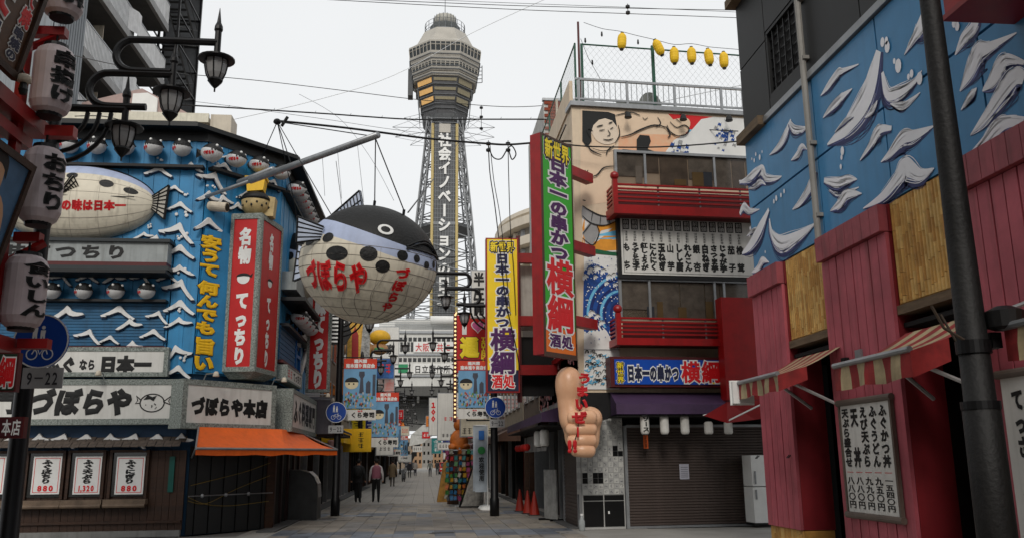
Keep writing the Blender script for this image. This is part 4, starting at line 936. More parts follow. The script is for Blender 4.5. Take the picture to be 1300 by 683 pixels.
for k in range(-20,48):
    for sg in (1,-1):
        x0=.4+k*step; z_a=0; x1=x0+hh*.8*sg
        xa,xb=max(.4,min(x0,x1)),min(7.5,max(x0,x1))
        if xb-xa<.1: continue
        f=lambda xx:(xx-x0)/(x1-x0)*hh
        wires.tube([(xa,0,f(xa)),(xb,0,f(xb))],.0023,3,False)
wires.build('wire_mesh',mat('mesh_wire',(.30,.33,.32),.5),T,kind='stuff')
# side mesh and parapet along the street
T=thing('mesh_fence','green mesh fence running back along the street side of the roof terrace','fence',(3.9,21.1,10.74))
MB().cyl((0,0,z2-.1),(0,7.3,z2-.1),.02).build('top_rail',GR,T)
for k in range(4): MB().box(-.025,.025,k*2.4,.05+k*2.4,0,z2-.1).build('post',GR,T)
wires=MB()
for k in range(-12,44):
    for sg in (1,-1):
        x0=k*step; x1=x0+hh*.8*sg; xa,xb=max(0,min(x0,x1)),min(7.3,max(x0,x1))
        if xb-xa<.1: continue
        f=lambda xx:(xx-x0)/(x1-x0)*(hh-.1)
        wires.tube([(0,xa,f(xa)),(0,xb,f(xb))],.0023,3,False)
wires.build('wire_mesh',MATS['mesh_wire'],T,kind='stuff')
MB().box(3.66,3.74,21.0,28.4,10.3,11.3).build('x',WALLC) if False else None
mb=MB(); pA=RL((3.70,21.0,0)); pB=RL((3.70,28.4,0)); d_=.09
mb.add([(pA[0],pA[1],10.66),(pA[0]+d_,pA[1],10.66),(pB[0]+d_,pB[1],10.66),(pB[0],pB[1],10.66),(pA[0],pA[1],11.36),(pA[0]+d_,pA[1],11.36),(pB[0]+d_,pB[1],11.36),(pB[0],pB[1],11.36)],[(0,3,2,1),(4,5,6,7),(0,1,5,4),(1,2,6,5),(2,3,7,6),(3,0,4,7)]); mb.build('side_parapet',WALLC,rest)
for k in range(4):
    MB().tube([tuple(RL((3.62,21.2+k*.5,10.2+.0*k))),tuple(RL((3.62,22.6+k*.5,10.2)))],.02,5).build('side_conduit',DMETAL,rest)
pp=fthing('lantern_mast','thin dark-red mast at the left corner of the roof terrace','pole',RF,.24,.0,10.74); MB().cyl((0,0,0),(0,0,R(741,29)[1]-10.74),.035,.03,8).build('mast',DRED,pp)
# lantern string
zt_=R(741,29)[1]; st=[R(x,y,.0) for x,y in ((741,29),(765,37),(786,40),(810,46),(832,51),(856,57),(878,56),(900,60),(922,62),(945,64))]
o=MB().tube([RF.pt(u,.0,z) for u,z in smoothpath(st,3)],.008,4).build('string',DMETAL,None); tag(o,'thin cord strung from the red mast carrying yellow lanterns and bulbs','cord'); o.name='cord'
YL=mat('yellow_lantern',(.80,.52,.03),.6,var=.08)
def ylan(x,y,tilt,lab):
    u,z=R(x,y,.0); T=fthing('yellow_lantern','yellow paper lantern on the rooftop cord, '+lab,'lantern',RF,u,.0,z,group='yellow lanterns over the roof terrace')
    T.rotation_euler=(0,rad(tilt),RF.a)
    r,h=.125,.46; pr_=[(.02,-h/2)]+[(r*(1-abs(t)**4*.6)*(1-.02*(k%2)),h/2*t) for k,t in enumerate([-1+2*i/12 for i in range(13)])]+[(.02,h/2)]
    MB().lathe(pr_,seg=14).build('shade',YL,T); MB().lathe([(.05,-h/2-.03),(.06,-h/2+.01)],seg=10).lathe([(.05,h/2-.01),(.045,h/2+.03)],seg=10).build('rim',BLACK,T)
for x,y,t,l in ((789.5,53,4,'alone on the left'),(836,61,-24,'tilted against the green post'),(856,71,0,'second from the post'),(878,71,0,'third from the post'),(900,73,-6,'fourth from the post'),(919,77,0,'cut by the black building')): ylan(x,y,t,l)
for i,(x,y) in enumerate(((764,44),(810,54),(743,52),(752,80))):
    u,z=R(x,y); T=fthing('light_bulb','small dark festoon bulb on the rooftop cord, '+['left of the first lantern','right of the first lantern','on the steep cord by the mast','low on the steep cord'][i],'bulb',RF,u,0,z); MB().lathe([(.01,-.07),(.03,-.03),(.025,.02),(.02,.07)],seg=8).build('bulb',DMETAL,T)
o=MB().tube([RF.pt(*R_) for R_ in ((.3,0,R(742,50)[1]),(.5,0,R(748,75)[1]),(.8,0,R(757,100)[1]),(.95,0,R(766,118)[1]))],.007,4).build('bulb_cord',DMETAL,None); tag(o,'cord of bulbs drooping from the red mast to the terrace','cord')
for i,(x,y) in enumerate(((789,125),(816,123))):
    u,z=R(x,y,-1.5); T=fthing('air_conditioner' if i==0 else 'satellite_dish','grey air-conditioning unit behind the roof railing' if i==0 else 'round grey satellite dish behind the roof railing','roof equipment',RF,u,-1.5,10.8)
    if i==0: MB().box(-.25,.45,-.3,.1,.0,.55).build('casing',mat('unit_grey',(.2,.21,.2),.6),T); MB().prism([(.1+.2*cos(k*pi/8),.28+.2*sin(k*pi/8)) for k in range(16)],-.33,-.30).build('fan_grille',DMETAL,T)
    else: MB().prism([(.1+.33*cos(k*pi/8),.5+.4*sin(k*pi/8)) for k in range(16)],-.32,-.28).build('dish',mat('unit_grey',(.2,.21,.2),.6),T); MB().cyl((0.1,-.2,0),(.1,-.28,.5),.03).build('stand',DMETAL,T)
T=fthing('roof_parapet','low salmon-coloured parapet at the back of the roof terrace','wall',RF,0.3,-2.2,10.74); MB().box(0,4.5,-.1,.1,0,.62).build('wall',mat('salmon_wall',(.45,.28,.2),.7,streak=.4),T); MB().box(0,4.5,-.14,.14,.62,.68).build('coping',DMETAL,T)
for i,(x,y) in enumerate(((797,146),(867,149),(925,150))):
    u,z=R(x,y,.3); T=fthing('spotlight','black spotlight on the roof edge aimed at the mural, '+['left','middle','right'][i]+' one','spotlight',RF,u,.1,z)
    MB().tube([(0,0,.15),(0,-.12,.12),(0,-.2,.05)],.015,5).build('bracket',DMETAL,T); MB().lathe([(.04,.06),(.07,.02),(.1,-.09),(.09,-.1)],c=(0,-.22,.0),seg=10).build('lamp_head',BLACK,T)
# red beam frame + big green hanging sign on the corner
AG=(2.60,18.82); s2=math.sqrt(.5)
GF=Frame(AG[0],AG[1],45); zt=GF.px(688,169.5)[1]; zb=GF.px(692,449)[1]; Wg=GF.px(727.5,300)[0]
T=thing('hanging_sign','tall green hanging sign with big red characters in a red box on the corner','sign',(AG[0],AG[1],zb),rad(45)); Hg=zt-zb
MB().box(0,Wg,.0,.30,0,Hg).build('case',REDP,T)
MB().box(.05,Wg-.03,-.015,-.0,.62,Hg-.05).build('face',GREEN,T); MB().box(.05,Wg-.03,-.016,-.0,.06,.615).build('lower_face',mat('sign_orange',(.70,.20,.015),.45,var=.05),T)
MB().box(0,Wg,-.03,0,-.05,.06).box(0,.05,-.03,0,.06,Hg).box(Wg-.03,Wg,-.03,0,.06,Hg).box(.05,Wg-.03,-.03,0,Hg-.05,Hg).build('rim',mat('bronze_trim',(.10,.05,.03),.5),T)
gz=lambda y,x=705: GF.px(x,y)[1]-zb
text(T,'新世界',.13,Wg-.12,gz(206),gz(180),-.017,YELP,.03,outline=[(WHITEP,.15),(BLACK,.11)])
text(T,'日本一の串かつ',.30,Wg-.25,gz(330),gz(200),-.017,PURP,.06,vertical=True,outline=[(WHITEP,.09)],fill=1.0)
text(T,'横綱',.12,Wg-.08,gz(421),gz(328),-.017,REDINK,.032,vertical=True,outline=[(WHITEP,.05)],fill=1.0)
text(T,'酒処',.18,Wg-.15,.17,.50,-.018,PURP,.04,outline=[(WHITEP,.08)])
for k,(y0,y1) in enumerate(((222,234),(314,326),(405,420))):
    z=atY(735,(y0+y1)/2,20.5)[2]; MB().box(Wg-.1,Wg+1.0,.04,.26,z-.12-zb,z+.12-zb).build('bracket_beam',REDP,T)
# frame of beams back to the yellow sign
T=thing('sign_frame','red steel frame linking the green and yellow hanging signs','frame',(2.3,24.6,0))
yA=24.3
for y0 in (325,405,468):
    z=atY(675,y0,yA-.2)[2]; x1=atY(690,y0,yA)[0]; MB().box(.2,1.5,-.25,-.05,z-.14,z+.14).build('beam',REDP,T)
MB().box(.3,.42,-.24,-.06,3.2,8).build('upright',DRED,T)
MB().box(.45,1.4,.2,.3,5.3,7.2).build('white_back',mat('dirty_white',(.45,.43,.40),.7,streak=.5),T); MB().box(.45,1.4,.2,.3,3.4,5.1).build('dark_back',DARKIN,T)
MB().box(.6,.9,-.1,.1,5.4,5.6).box(.95,1.2,-.12,.1,5.3,5.5).build('floodlight',BLACK,T)
# yellow sign
yy=24.0; a=atY(617,400,yy);b=atY(659,400,yy);zt=atY(638,302.5,yy)[2];zb=atY(638,498,yy)[2]
T=thing('hanging_sign','tall yellow hanging sign with dark blue and purple characters in a red rim','sign',(a[0],yy,zb)); Wd=b[0]-a[0];H=zt-zb
MB().box(0,Wd,-.0,.3,0,H).build('case',REDP,T); MB().box(.04,Wd-.04,-.012,0,.62,H-.04).build('face',mat('sign_yellow',(.85,.60,.02),.45,var=.04),T); MB().box(.04,Wd-.04,-.013,0,.04,.615).build('lower_face',NAVY,T)
yz=lambda y: atY(638,y,yy)[2]-zb
text(T,'新世界',.12,Wd-.12,yz(321),yz(307),-.014,YELP,.03,outline=[(WHITEP,.15),(BLACK,.11)])
NV=mat('navy_print',(.012,.015,.10),.5)
text(T,'日本一の串かつ',.28,Wd-.28,yz(416),yz(322),-.014,NV,.06,vertical=True,outline=[(WHITEP,.09)],fill=1.0)
text(T,'横綱',.12,Wd-.12,yz(475),yz(416),-.014,PURP,.035,vertical=True,outline=[(WHITEP,.055)],fill=1.0)
text(T,'酒処',.14,Wd-.14,.1,.52,-.014,REDINK,.035,outline=[(WHITEP,.06)])
# giant thumbs-up
SKN=mat('thumb_skin',(.72,.47,.32),.36,var=.06,scale=1.5,c2=(.62,.38,.25),spec=.5)
HY=19.75
def hp(x,y,dy=0): p=atY(x,y,HY+dy); return p
T0=hp(735,523); T=thing('thumb_sculpture','giant moulded thumbs-up hand with red lettering fixed to the corner column','sculpture',T0)
def hl(x,y,dy=0): p=hp(x,y,0); return (p[0]-T0[0],dy,p[2]-T0[2])
px_m=(hp(745,523)[0]-hp(735,523)[0])/10
bm=bpy.data.metaballs.new('hand'); bm.resolution=.045; bm.threshold=.35
def ell(x,y,rx,ry,rz,dy=0,rot=0):
    e=bm.elements.new(type='ELLIPSOID'); e.co=hl(x,y,dy); e.radius=1.0; e.size_x=rx;e.size_y=ry;e.size_z=rz
    return e
K_=px_m
def capsule(x0,y0,x1,y1,r0,r1,dy0=0,dy1=0,n=9):
    for i in range(n):
        t=i/(n-1); e=bm.elements.new(type='BALL'); p=Vector(hl(x0,y0,dy0)).lerp(Vector(hl(x1,y1,dy1)),t); e.co=p; e.radius=(r0+(r1-r0)*t)*K_*1.42
bm.threshold=.5
capsule(722,480,722,494,16.5,15.5,0,0,4); capsule(722,494,722,512,15,12.5,0,.02,5); capsule(722,512,728,534,13,17,.02,.02,5)   # thumb
capsule(726,534,752,530,13,14.5,0,.02,5); capsule(750,530,750,562,14,12,.16,.16,7); capsule(730,540,730,560,13,11,.14,.12,5)         # palm
ob=bpy.data.objects.new('hand',bm); COL.objects.link(ob); bpy.context.view_layer.update()
me=bpy.data.meshes.new_from_object(ob.evaluated_get(bpy.context.evaluated_depsgraph_get())); bpy.data.objects.remove(ob); bpy.data.metaballs.remove(bm)
me.name='palm_and_thumb'; me.materials.clear(); me.materials.append(SKN)
for p in me.polygons: p.use_smooth=True
o=bpy.data.objects.new('palm_and_thumb',me); COL.objects.link(o); o.parent=T
for k,(xa,ya,xb,yb,r0,r1) in enumerate(((718,530,754,531,9.5,11.5),(716,545,755,545,8.5,9.8),(718,559,755,559,8.2,9.4),(723,571,752,572,8.0,9.2))):
    mb=MB(); n=15; pts=[];rr=[]
    for i in range(n):
        t=i/(n-1); p=Vector(hl(xa,ya)).lerp(Vector(hl(xb,yb)),t); p.y=-.15-.10*sin(pi*t); cap=min(1,math.sqrt(max(0,1-(1-min(t,.22)/.22)**2)))*min(1,math.sqrt(max(0,1-(1-min(1-t,.22)/.22)**2)))
        pts.append(tuple(p)); rr.append(max(.002,(r0+(r1-r0)*t)*K_*cap*(1-.05*sin(pi*t*2)**2)))
    mb.tube(pts,rr,18); mb.build('finger',SKN,T,True)
MB().box(hl(760,500)[0],hl(760,500)[0]+.25,.2,.9,-.15,.15).box(-.1,.3,.3,1.1,-.1,.1).build('wall_bracket',DMETAL,T)
cs='うまいぜー!!'
pos=[(738,481,13,11),(735,499,12,11),(734,515,12,13),(731,531,13,12),(729,548,9,12),(724,565,9,12),(719,566,6,12)]
cs=['う','ま','い','ぜ','ー','!!']; pos=[(738,482,15,12),(735,498,14,12),(734,514,14,14),(731,531,15,14),(729,549,9,12),(722,566,13,13)]
for ch,(x,y,w_,h_) in zip(cs,pos):
    c0=hl(x-w_/2,y+h_/2); c1=hl(x+w_/2,y-h_/2)
    text(T,ch,c0[0],c1[0],c0[2],c1[2],-.47 if y>520 else -.40,mat('raised_red',(.50,.012,.02),.45),.07,depth=.5,vertical=(ch=='ー'),fill=1.15,res=3)
mb=MB(); mb.tube([hl(739,478,-.34),hl(735,500,-.34),hl(733,520,-.36),hl(729,550,-.4),hl(721,574,-.4)],.012,5); mb.build('letter_rail',DMETAL,T)
for z in (462,): pass
# side of the restaurant along the shopping street: fascia mural boards, awning, shop fronts
sd=thing('side_shopfront','narrow shop fronts along the street side of the restaurant with white noren curtain','shop front',(3.74,20.95,0))
MB().box(.0,.12,.1,7.4,2.95,4.25).build('mural_board',mat('faded_mural',(.34,.28,.26),.7,var=.5,scale=4,c2=(.16,.22,.22)),sd)
mb=MB()
for k in range(60):
    y_=random.uniform(.5,7.0); z=random.uniform(3.1,4.1); s=random.uniform(.1,.3); mb.add([(-.006,y_,z),(-.006,y_+s,z+s*.3),(-.006,y_+s*.8,z+s),(-.006,y_-s*.2,z+s*.7)],[(0,1,2,3)])
mb.build('mural_patch',[mat('mural_patch_red',(.42,.07,.06),.7,var=.6,scale=2,c2=(.3,.35,.36))],sd,kind='stuff')
MB().box(-.10,-.0,.1,7.4,4.25,4.4).build('fascia_beam',REDP,sd)
aw2=thing('awning','long dark purple awning along the street side of the restaurant','awning',(3.74,20.95,0))
sheet([(-.05,0.0,3.0),(-.05,8.5,3.0)][::-1],[(-.95,-.2,2.72),(-.95,8.5,2.72)][::-1],[(-.97,-.2,2.5),(-.97,8.5,2.5)][::-1],'canvas',PUR,aw2)
mb=MB(); mb.add([(-.05,-.02,3.0),(-.95,-.2,2.72),(-.97,-.2,2.5),(-.05,-.02,2.5)],[(0,1,2,3)]); mb.build('end_panel',PUR,aw2)
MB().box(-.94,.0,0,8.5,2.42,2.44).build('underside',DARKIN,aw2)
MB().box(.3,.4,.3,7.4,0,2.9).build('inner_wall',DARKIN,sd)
MB().box(.02,.1,.6,2.6,0,2.4).build('brown_shutter',sm,sd)
for k in range(26): MB().box(-.005,.02,.6,2.6,.05+k*.09,.05+k*.09+.05).build('shutter_slat',sm,sd)
for k,y_ in enumerate((.5,2.7,3.4,5.2)): MB().box(-.02,.12,y_,y_+.08,0,2.9).build('door_post',METAL,sd)
for k in range(5): MB().box(-.55,-.52,2.2+k*1.0,3.1+k*1.0,1.85,2.3).build('noren_curtain',mat('noren_white',(.36,.36,.35),.8,streak=.4),sd)
for k,(s,l) in enumerate((('','nearest the corner'),('','second from the corner'))):
    paper_lantern('paper_lantern','white lantern under the side awning, '+l,(3.05,22.3+k*1.2,1.95),.12,.42,s,rad(-20),'white lanterns under the side awning')
for k in range(4):
    T=thing('red_lantern','red lantern glowing dimly under the side awning, %s'%['nearest','second','third','farthest'][k],'lantern',(3.0,25.8+k*.8,1.98)); MB().lathe([(.05,-.1),(.1,-.05),(.11,0),(.1,.06),(.05,.1)],seg=10).build('shade',mat('red_lantern_paper',(.55,.03,.02),.6),T); MB().cyl((0,0,.1),(0,0,.4),.006,seg=4).build('cord',BLACK,T)
for k,y_ in enumerate((26.6,27.5,28.8)):
    T=thing('traffic_cone','orange traffic cone standing in the shade under the side awning, %s'%['near','middle','far'][k],'cone',(3.3-.1*k,y_,0)); MB().lathe([(.16,.03),(.15,.05),(.03,.68),(.02,.7)],seg=14).build('cone',mat('cone_orange',(.35,.04,.02),.5),T); MB().box(-.19,.19,-.19,.19,0,.035).build('foot',DMETAL,T)
T=thing('white_sign_board','white standing board with dark smudges under the side awning','board',(3.45,24.2,0),rad(-70)); MB().box(-.35,.35,-.02,.02,.05,1.35).build('panel',mat('board_white',(.34,.34,.33),.7,var=.3,scale=3),T); MB().box(-.35,-.3,-.2,.2,0,.06).box(.3,.35,-.2,.2,0,.06).build('foot',DMETAL,T)
T=thing('spray_bottle','clear plastic bottle standing at the foot of the tiled column','bottle',(3.66,20.62,0)); MB().lathe([(.06,0),(.07,.02),(.07,.22),(.03,.3),(.03,.34)],seg=12).build('bottle',mat('bottle_plastic',(.35,.37,.37),.2),T,True); MB().lathe([(.035,.34),(.035,.38)],seg=10).build('cap',WHITEP,T)
# brick stack and white block behind the terrace
T=thing('brick_building','brick-sided building rising behind the restaurant roof terrace','building',(3.0,31,0))
a=atY(690,128,31); b=atY(733,128,31)
MB().box(a[0]-3.0,b[0]-3.0+.6,0,5,6,a[2]).build('wall',mat('white_side',(.5,.5,.48),.8,streak=.3),T)
bz=a[2]; BRK=mat('red_brick',(.26,.075,.04),.85,var=.25,bump=.3)
b0=None
for r in range(20):
    for c_ in range(4):
        x0=a[0]-3.0+.02+c_*.31+(r%2)*.15; z=bz-.16-r*.13
        if b0 is None: b0=MB().box(0,.29,-.05,0,0,.115).build('brick',BRK,T); o=b0
        else: o=inst(b0,T)
        o.location=(x0,-.004*random.random(),z)
MB().box(a[0]-3.05,b[0]-3.0+.65,-.08,.1,bz-.02,bz+.08).build('coping',METAL,T); MB().cyl((a[0]-2.5,-.08,6),(a[0]-2.5,-.08,bz),.05).build('drain_pipe',CREAM,T)
# ================================================================ RIGHT NEAR: pink building with painted waves
PF=Frame(5.3,13.2,-90)
pinkb=thing('pink_building','pink plank and bamboo building with big white waves painted on blue panels','building',(5.3,13.2,0),rad(-90))
cz=lambda x,y,w=0: PF.px(x,y,w)
c0=cz(943,362); c1=cz(935,196); zb_=c0[1]; zt_=c1[1]; ue=c0[0]
print('pink corner',c0,c1,cz(920,18),cz(969,683),cz(1300,176),cz(1300,60))
BLK=mat('black_cladding',(.022,.023,.024),.55,var=.1,streak=.2)
UE=42
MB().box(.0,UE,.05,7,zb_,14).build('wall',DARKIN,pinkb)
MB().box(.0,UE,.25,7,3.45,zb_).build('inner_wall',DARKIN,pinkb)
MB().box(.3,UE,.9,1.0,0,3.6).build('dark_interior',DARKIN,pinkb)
MB().box(0,.1,.1,7,0,zb_).build('end_wall',DARKIN,pinkb)
MB().box(-.0,UE,.0,.9,3.0,3.05).build('lintel_board',DARKIN,pinkb)
# black upper cladding in panels with a window recess
w0=cz(972,135); w1=cz(1022,20); 
ub=[0,cz(972,120)[0]+.0,cz(1020,60)[0],cz(1090,10)[0],UE]
zw0=cz(975,130)[1]; zw1=cz(975,40)[1]
seam=cz(926,110)[1]
def clad(u0,u1,z0,z1): MB().box(u0+.012,u1-.012,-.03,.05,z0+.012,z1-.012).build('cladding_panel',BLK,pinkb)
uw0,uw1=cz(974,60)[0],cz(1021,60)[0]
for (u0,u1) in ((0,uw0),(uw1,uw1+1.6),(uw1+1.6,uw1+3.2),(uw1+3.2,uw1+5.0),(uw1+5.0,UE)):
    clad(u0,u1,zt_+.12,seam); clad(u0,u1,seam,seam+1.9); clad(u0,u1,seam+1.9,seam+4.2)
clad(uw0,uw1,zw1,seam+4.2); clad(uw0,uw1,zt_+.12,zw0) if zw0>zt_+.2 else None
def win(u0,u1,z0,z1):
    MB().box(u0,u1,.12,.16,z0,z1).build('window_pane',mat('black_glass',(.008,.008,.009),.15),pinkb); 
    MB().box(u0,u0+.05,-.02,.12,z0,z1).box(u1-.05,u1,-.02,.12,z0,z1).box(u0+.05,u1-.05,-.02,.12,z1-.05,z1).box(u0+.05,u1-.05,-.02,.12,z0,z0+.05).build('window_frame',BLK,pinkb)
    for k in range(1,6): MB().box(u0+(u1-u0)*k/6-.008,u0+(u1-u0)*k/6+.008,.0,.02,z0+.05,z1-.05).build('window_bar',DMETAL,pinkb)
    for k in range(1,7): MB().box(u0+.05,u1-.05,.022,.036,z0+(z1-z0)*k/7-.008,z0+(z1-z0)*k/7+.008).build('window_bar',DMETAL,pinkb)
win(uw0,uw1,max(zw0,zt_+.2),zw1); win(cz(1092,10)[0],cz(1092,10)[0]+1.5,max(zw0,zt_+.2),zw1) if False else None
TIMB=mat('weathered_timber',(.20,.15,.10),.8,var=.3,streak=.3,stretch=(1,1,8))
MB().box(-.05,cz(975,160)[0],-.16,.02,zt_-.02,zt_+.13).build('timber_ledge',TIMB,pinkb)
MB().box(-.05,.9,-.2,.02,cz(922,30)[1]-.02,cz(922,30)[1]+.12).build('timber_ledge',TIMB,pinkb)
MB().box(cz(975,160)[0]+.01,UE,-.08,.02,zt_,zt_+.1).build('grey_ledge',METAL,pinkb)
# blue panels
PB=mat('panel_blue',(.09,.28,.47),.38,var=.14,scale=.6,streak=.2,world=True)
zs=cz(940,300)[1]; us=[.0,cz(1046,250)[0],cz(1132,200)[0],cz(1132,200)[0]+1.75,cz(1132,200)[0]+3.4,cz(1132,200)[0]+5.2,cz(1132,200)[0]+7,UE]
print('seam z',zs,'us',us)
zs=(zb_+zt_)/2-.02
for i in range(len(us)-1):
    for z0,z1 in ((zb_,zs),(zs,zt_)):
        MB().box(us[i]+.014,us[i+1]-.014,-.035,.05,z0+.016,z1-.016).build('painted_panel',PB,pinkb)
# conduit
mb=MB(); u_=cz(1046,250)[0]-.06; mb.cyl((u_,-.10,zb_-.1),(u_,-.10,13),.045,seg=8); 
for z in (zb_+.3,zs+.2,zt_+.3,zt_+1.2): mb.box(u_-.07,u_+.07,-.12,-.02,z,z+.05)
mb.build('conduit_pipe',mat('pipe_grey',(.30,.29,.27),.6,streak=.3),pinkb)
# painted waves : white strokes with navy undersides
SW=mat('paint_white',(.84,.84,.87),.5,var=.03); SN=mat('paint_navy',(.025,.04,.16),.5); SM=mat('paint_violet',(.20,.22,.42),.5)
lev=[.036]; SK=[0]
def stroke(pts,wd,nav=1,off=(3,6)):
    SK[0]+=1; lev[0]=.0362+.0019*(SK[0]%4)
    W_=[cz(x,y,.04) for x,y in pts]
    P=smoothpath([(*p,w_*.0138) for p,w_ in zip(W_,wd)],6); n=len(P)
    def offs(i,o):
        a=P[max(i-1,0)];b=P[min(i+1,n-1)];dx,dz=b[0]-a[0],b[1]-a[1];l=math.hypot(dx,dz) or 1
        nx,nz=-dz/l,dx/l
        if nz>0 or (abs(nz)<1e-6): nx,nz=-nx,-nz
        return (P[i][0]+nx*o*P[i][2],P[i][1]+nz*o*P[i][2])
    # navy shade under the crest, then white body, then dry-brush bristles at both edges
    mb=MB(); Q=[offs(i,.60) for i in range(n)]; brush(mb,Q,[max(.004,p[2]*.85) for p in P],-lev[0],-lev[0]+.0002); mb.build('wave_stroke',SN,pinkb)
    mb=MB(); brush(mb,[p[:2] for p in P],[max(.004,p[2]*1.02) for p in P],-lev[0]-.0006,-lev[0]-.0004); mb.build('wave_stroke',SW,pinkb)
    for m,lo,hi,c_,dz in ((SN,.5,1.25,12,.0002),(SM,.25,.8,9,.0003),(SW,-.62,.75,14,.0010)):
        mb=MB()
        for q in range(c_):
            o=random.uniform(lo,hi); i0=int(random.uniform(0,.45)*n); i1=int(random.uniform(.6,1.0)*n)
            if i1-i0<3: continue
            Q=[offs(i,o*(1+.12*sin(i*.5+q))) for i in range(i0,i1)]
            mb.cm=0; brush(mb,Q,[.0035+.0075*sin(pi*(k+.5)/len(Q))*random.uniform(.6,1.2) for k in range(len(Q))],-lev[0]-dz,-lev[0]-dz+.00008)
        if mb.f: mb.build('wave_bristle',m,pinkb)
def drops(l):
    mb=MB()
    for x,y,r in l:
        p=cz(x,y,.04); K=10; mb.add([(p[0]+r*.009*cos(2*pi*i/K),-.0475,p[1]+r*.012*sin(2*pi*i/K)) for i in range(K)],[tuple(range(K))])
    mb.build('paint_drop',SW,pinkb,kind='stuff')
strokes=[([(948,300),(956,292),(966,288)],[1,4,1]),([(1060,168),(1074,152),(1084,148)],[1,4,1]),([(1098,150),(1108,140),(1114,128)],[1,5,1]),([(1052,242),(1066,246),(1090,238)],[1,4,1]),([(1130,132),(1146,134),(1168,118)],[1,5,1]),([(1220,140),(1232,122),(1240,112)],[1,5,1]),([(939,232),(948,228),(956,222),(966,213)],[3,7,11,5]),([(938,230),(952,229),(966,216),(972,226),(986,226),(992,224)],[2,6,12,8,5,1]),
 ([(950,240),(958,236),(966,231),(972,235)],[1,5,5,1]),([(977,197),(988,186),(998,168),(1004,152)],[1,7,9,3]),([(1002,155),(1008,163),(1018,164),(1026,161)],[5,8,6,1]),([(1004,204),(1012,196),(1018,186),(1024,190)],[1,7,6,1]),
 ([(939,272),(944,262),(952,268),(964,266)],[5,9,6,1]),([(942,322),(952,312),(964,292),(976,266)],[2,12,14,5]),([(977,278),(980,296),(992,308),(1012,300),(1036,283)],[3,8,16,11,1]),
 ([(954,346),(962,340),(968,330),(976,333)],[1,8,7,1]),([(1006,266),(1016,256),(1028,236),(1034,216)],[1,6,11,9]),
 ([(1042,122),(1052,108),(1064,92),(1070,90),(1090,82)],[1,7,8,5,1]),([(1045,150),(1056,136),(1068,124),(1082,113)],[1,7,7,1]),([(1050,184),(1075,160),(1100,120),(1115,65)],[2,17,24,9]),
 ([(1120,92),(1126,118),(1138,118),(1158,106),(1170,90)],[4,10,11,6,1]),([(1148,70),(1160,48),(1168,34),(1172,14)],[1,7,12,3]),
 ([(1092,204),(1104,186),(1114,168),(1120,164),(1132,163)],[1,6,10,7,4]),([(1118,206),(1130,194),(1146,174),(1160,172),(1186,160)],[1,7,13,9,1]),([(1046,229),(1062,232),(1076,228),(1088,228)],[4,9,7,1]),([(1054,268),(1066,258),(1076,246),(1094,246)],[1,9,9,1]),
 ([(1096,265),(1120,250),(1140,226),(1150,212),(1168,222),(1186,214)],[1,8,12,16,10,1]),
 ([(1218,116),(1230,92),(1242,66),(1256,60),(1290,42)],[1,11,14,8,1]),([(1247,116),(1260,102),(1272,80),(1282,76),(1300,80)],[1,10,11,6,3]),([(1232,172),(1250,150),(1272,118),(1288,98),(1300,100)],[1,8,12,13,8]),([(1230,198),(1246,186),(1266,162),(1280,155),(1300,154)],[2,8,12,9,6]),([(1212,70),(1222,50),(1234,36),(1240,20)],[1,8,9,7])]
for i,(p,w_) in enumerate(strokes): stroke(p,[v*.92 for v in w_],off=(4 if p[0][0]<1000 else 6,5 if p[0][0]<1000 else 7))
drops([(960,196,3),(965,200,4),(958,204,3),(968,193,2),(955,202,2),(986,252,4),(992,248,3),(996,243,3),(983,256,3),(1028,204,3),(1031,209,3),(953,290,3),(952,300,2),(972,320,2),(1070,192,5),(1069,200,3),(1068,212,3),(1121,54,5),(1127,60,6),(1126,52,4),(1141,84,7),(1136,78,3),(1168,100,6),(1154,98,3),(1158,94,4),(1212,30,4),(1216,34,4)])
# pink plank columns with bamboo between
PK=mat('pink_planks',(.46,.135,.165),.55,var=.22,scale=1.2,streak=.55,bump=.15,world=True); PKC=mat('pink_cap',(.36,.105,.125),.55,var=.2,streak=.5,world=True)
PRD=mat('red_plank',(.26,.03,.04),.5,var=.12,streak=.25)
uc=lambda x,y: cz(x,y,.3)[0]
zl=.55
c_=[(-.0,cz(1000,400,.0)[0])]
u1a=cz(999,440,.1)[0]; u2a,u2b=cz(1043,340,.1)[0],cz(1128,330,.1)[0]; u3a=cz(1231,300,.1)[0]
print('cols',u1a,u2a,u2b,u3a,'zpk',cz(950,375,.3),cz(975,655,.3),cz(1000,440,.1),cz(1135,400,.1))
zcap=zb_-.0
def column(u0,u1,zbot,side=True):
    n=max(3,round((u1-u0)/.2)); st=(u1-u0)/n
    MB().box(u0+.01,u1-.01,-.0595,-.0585,zbot,zcap-.34).build('dark_joint_backing',DARKIN,pinkb)
    for i in range(n):
        MB().box(u0+i*st+.009,u0+(i+1)*st-.009,-.10-.004*(i%2),-.06,zbot,zcap-.34).build('plank',PK,pinkb)
        MB().box(u0+i*st+.004,u0+(i+1)*st-.004,-.17,-.06,zcap-.33,zcap-.015).build('cap_plank',PKC,pinkb)
    MB().box(u0+.003,u1-.003,-.058,.40,zbot,zcap-.34).build('column_core',PRD,pinkb)
    MB().box(u0,u1+.02,-.058,.2,zcap-.34,zcap-.015).build('cap_core',PRD,pinkb)
    MB().box(u0,u1,-.05,.38,0,zbot-.01).build('bamboo_backing',BAM[1],pinkb); bamboo(u0,u1,.0,zbot-.01,-.052,9)
BAM=[mat('bamboo_a',(.56,.36,.13),.55,var=.2,scale=6,world=True),mat('bamboo_b',(.50,.30,.10),.55,var=.2,scale=6,world=True),mat('bamboo_c',(.62,.43,.18),.55,var=.2,scale=6,world=True)]
bcache={}
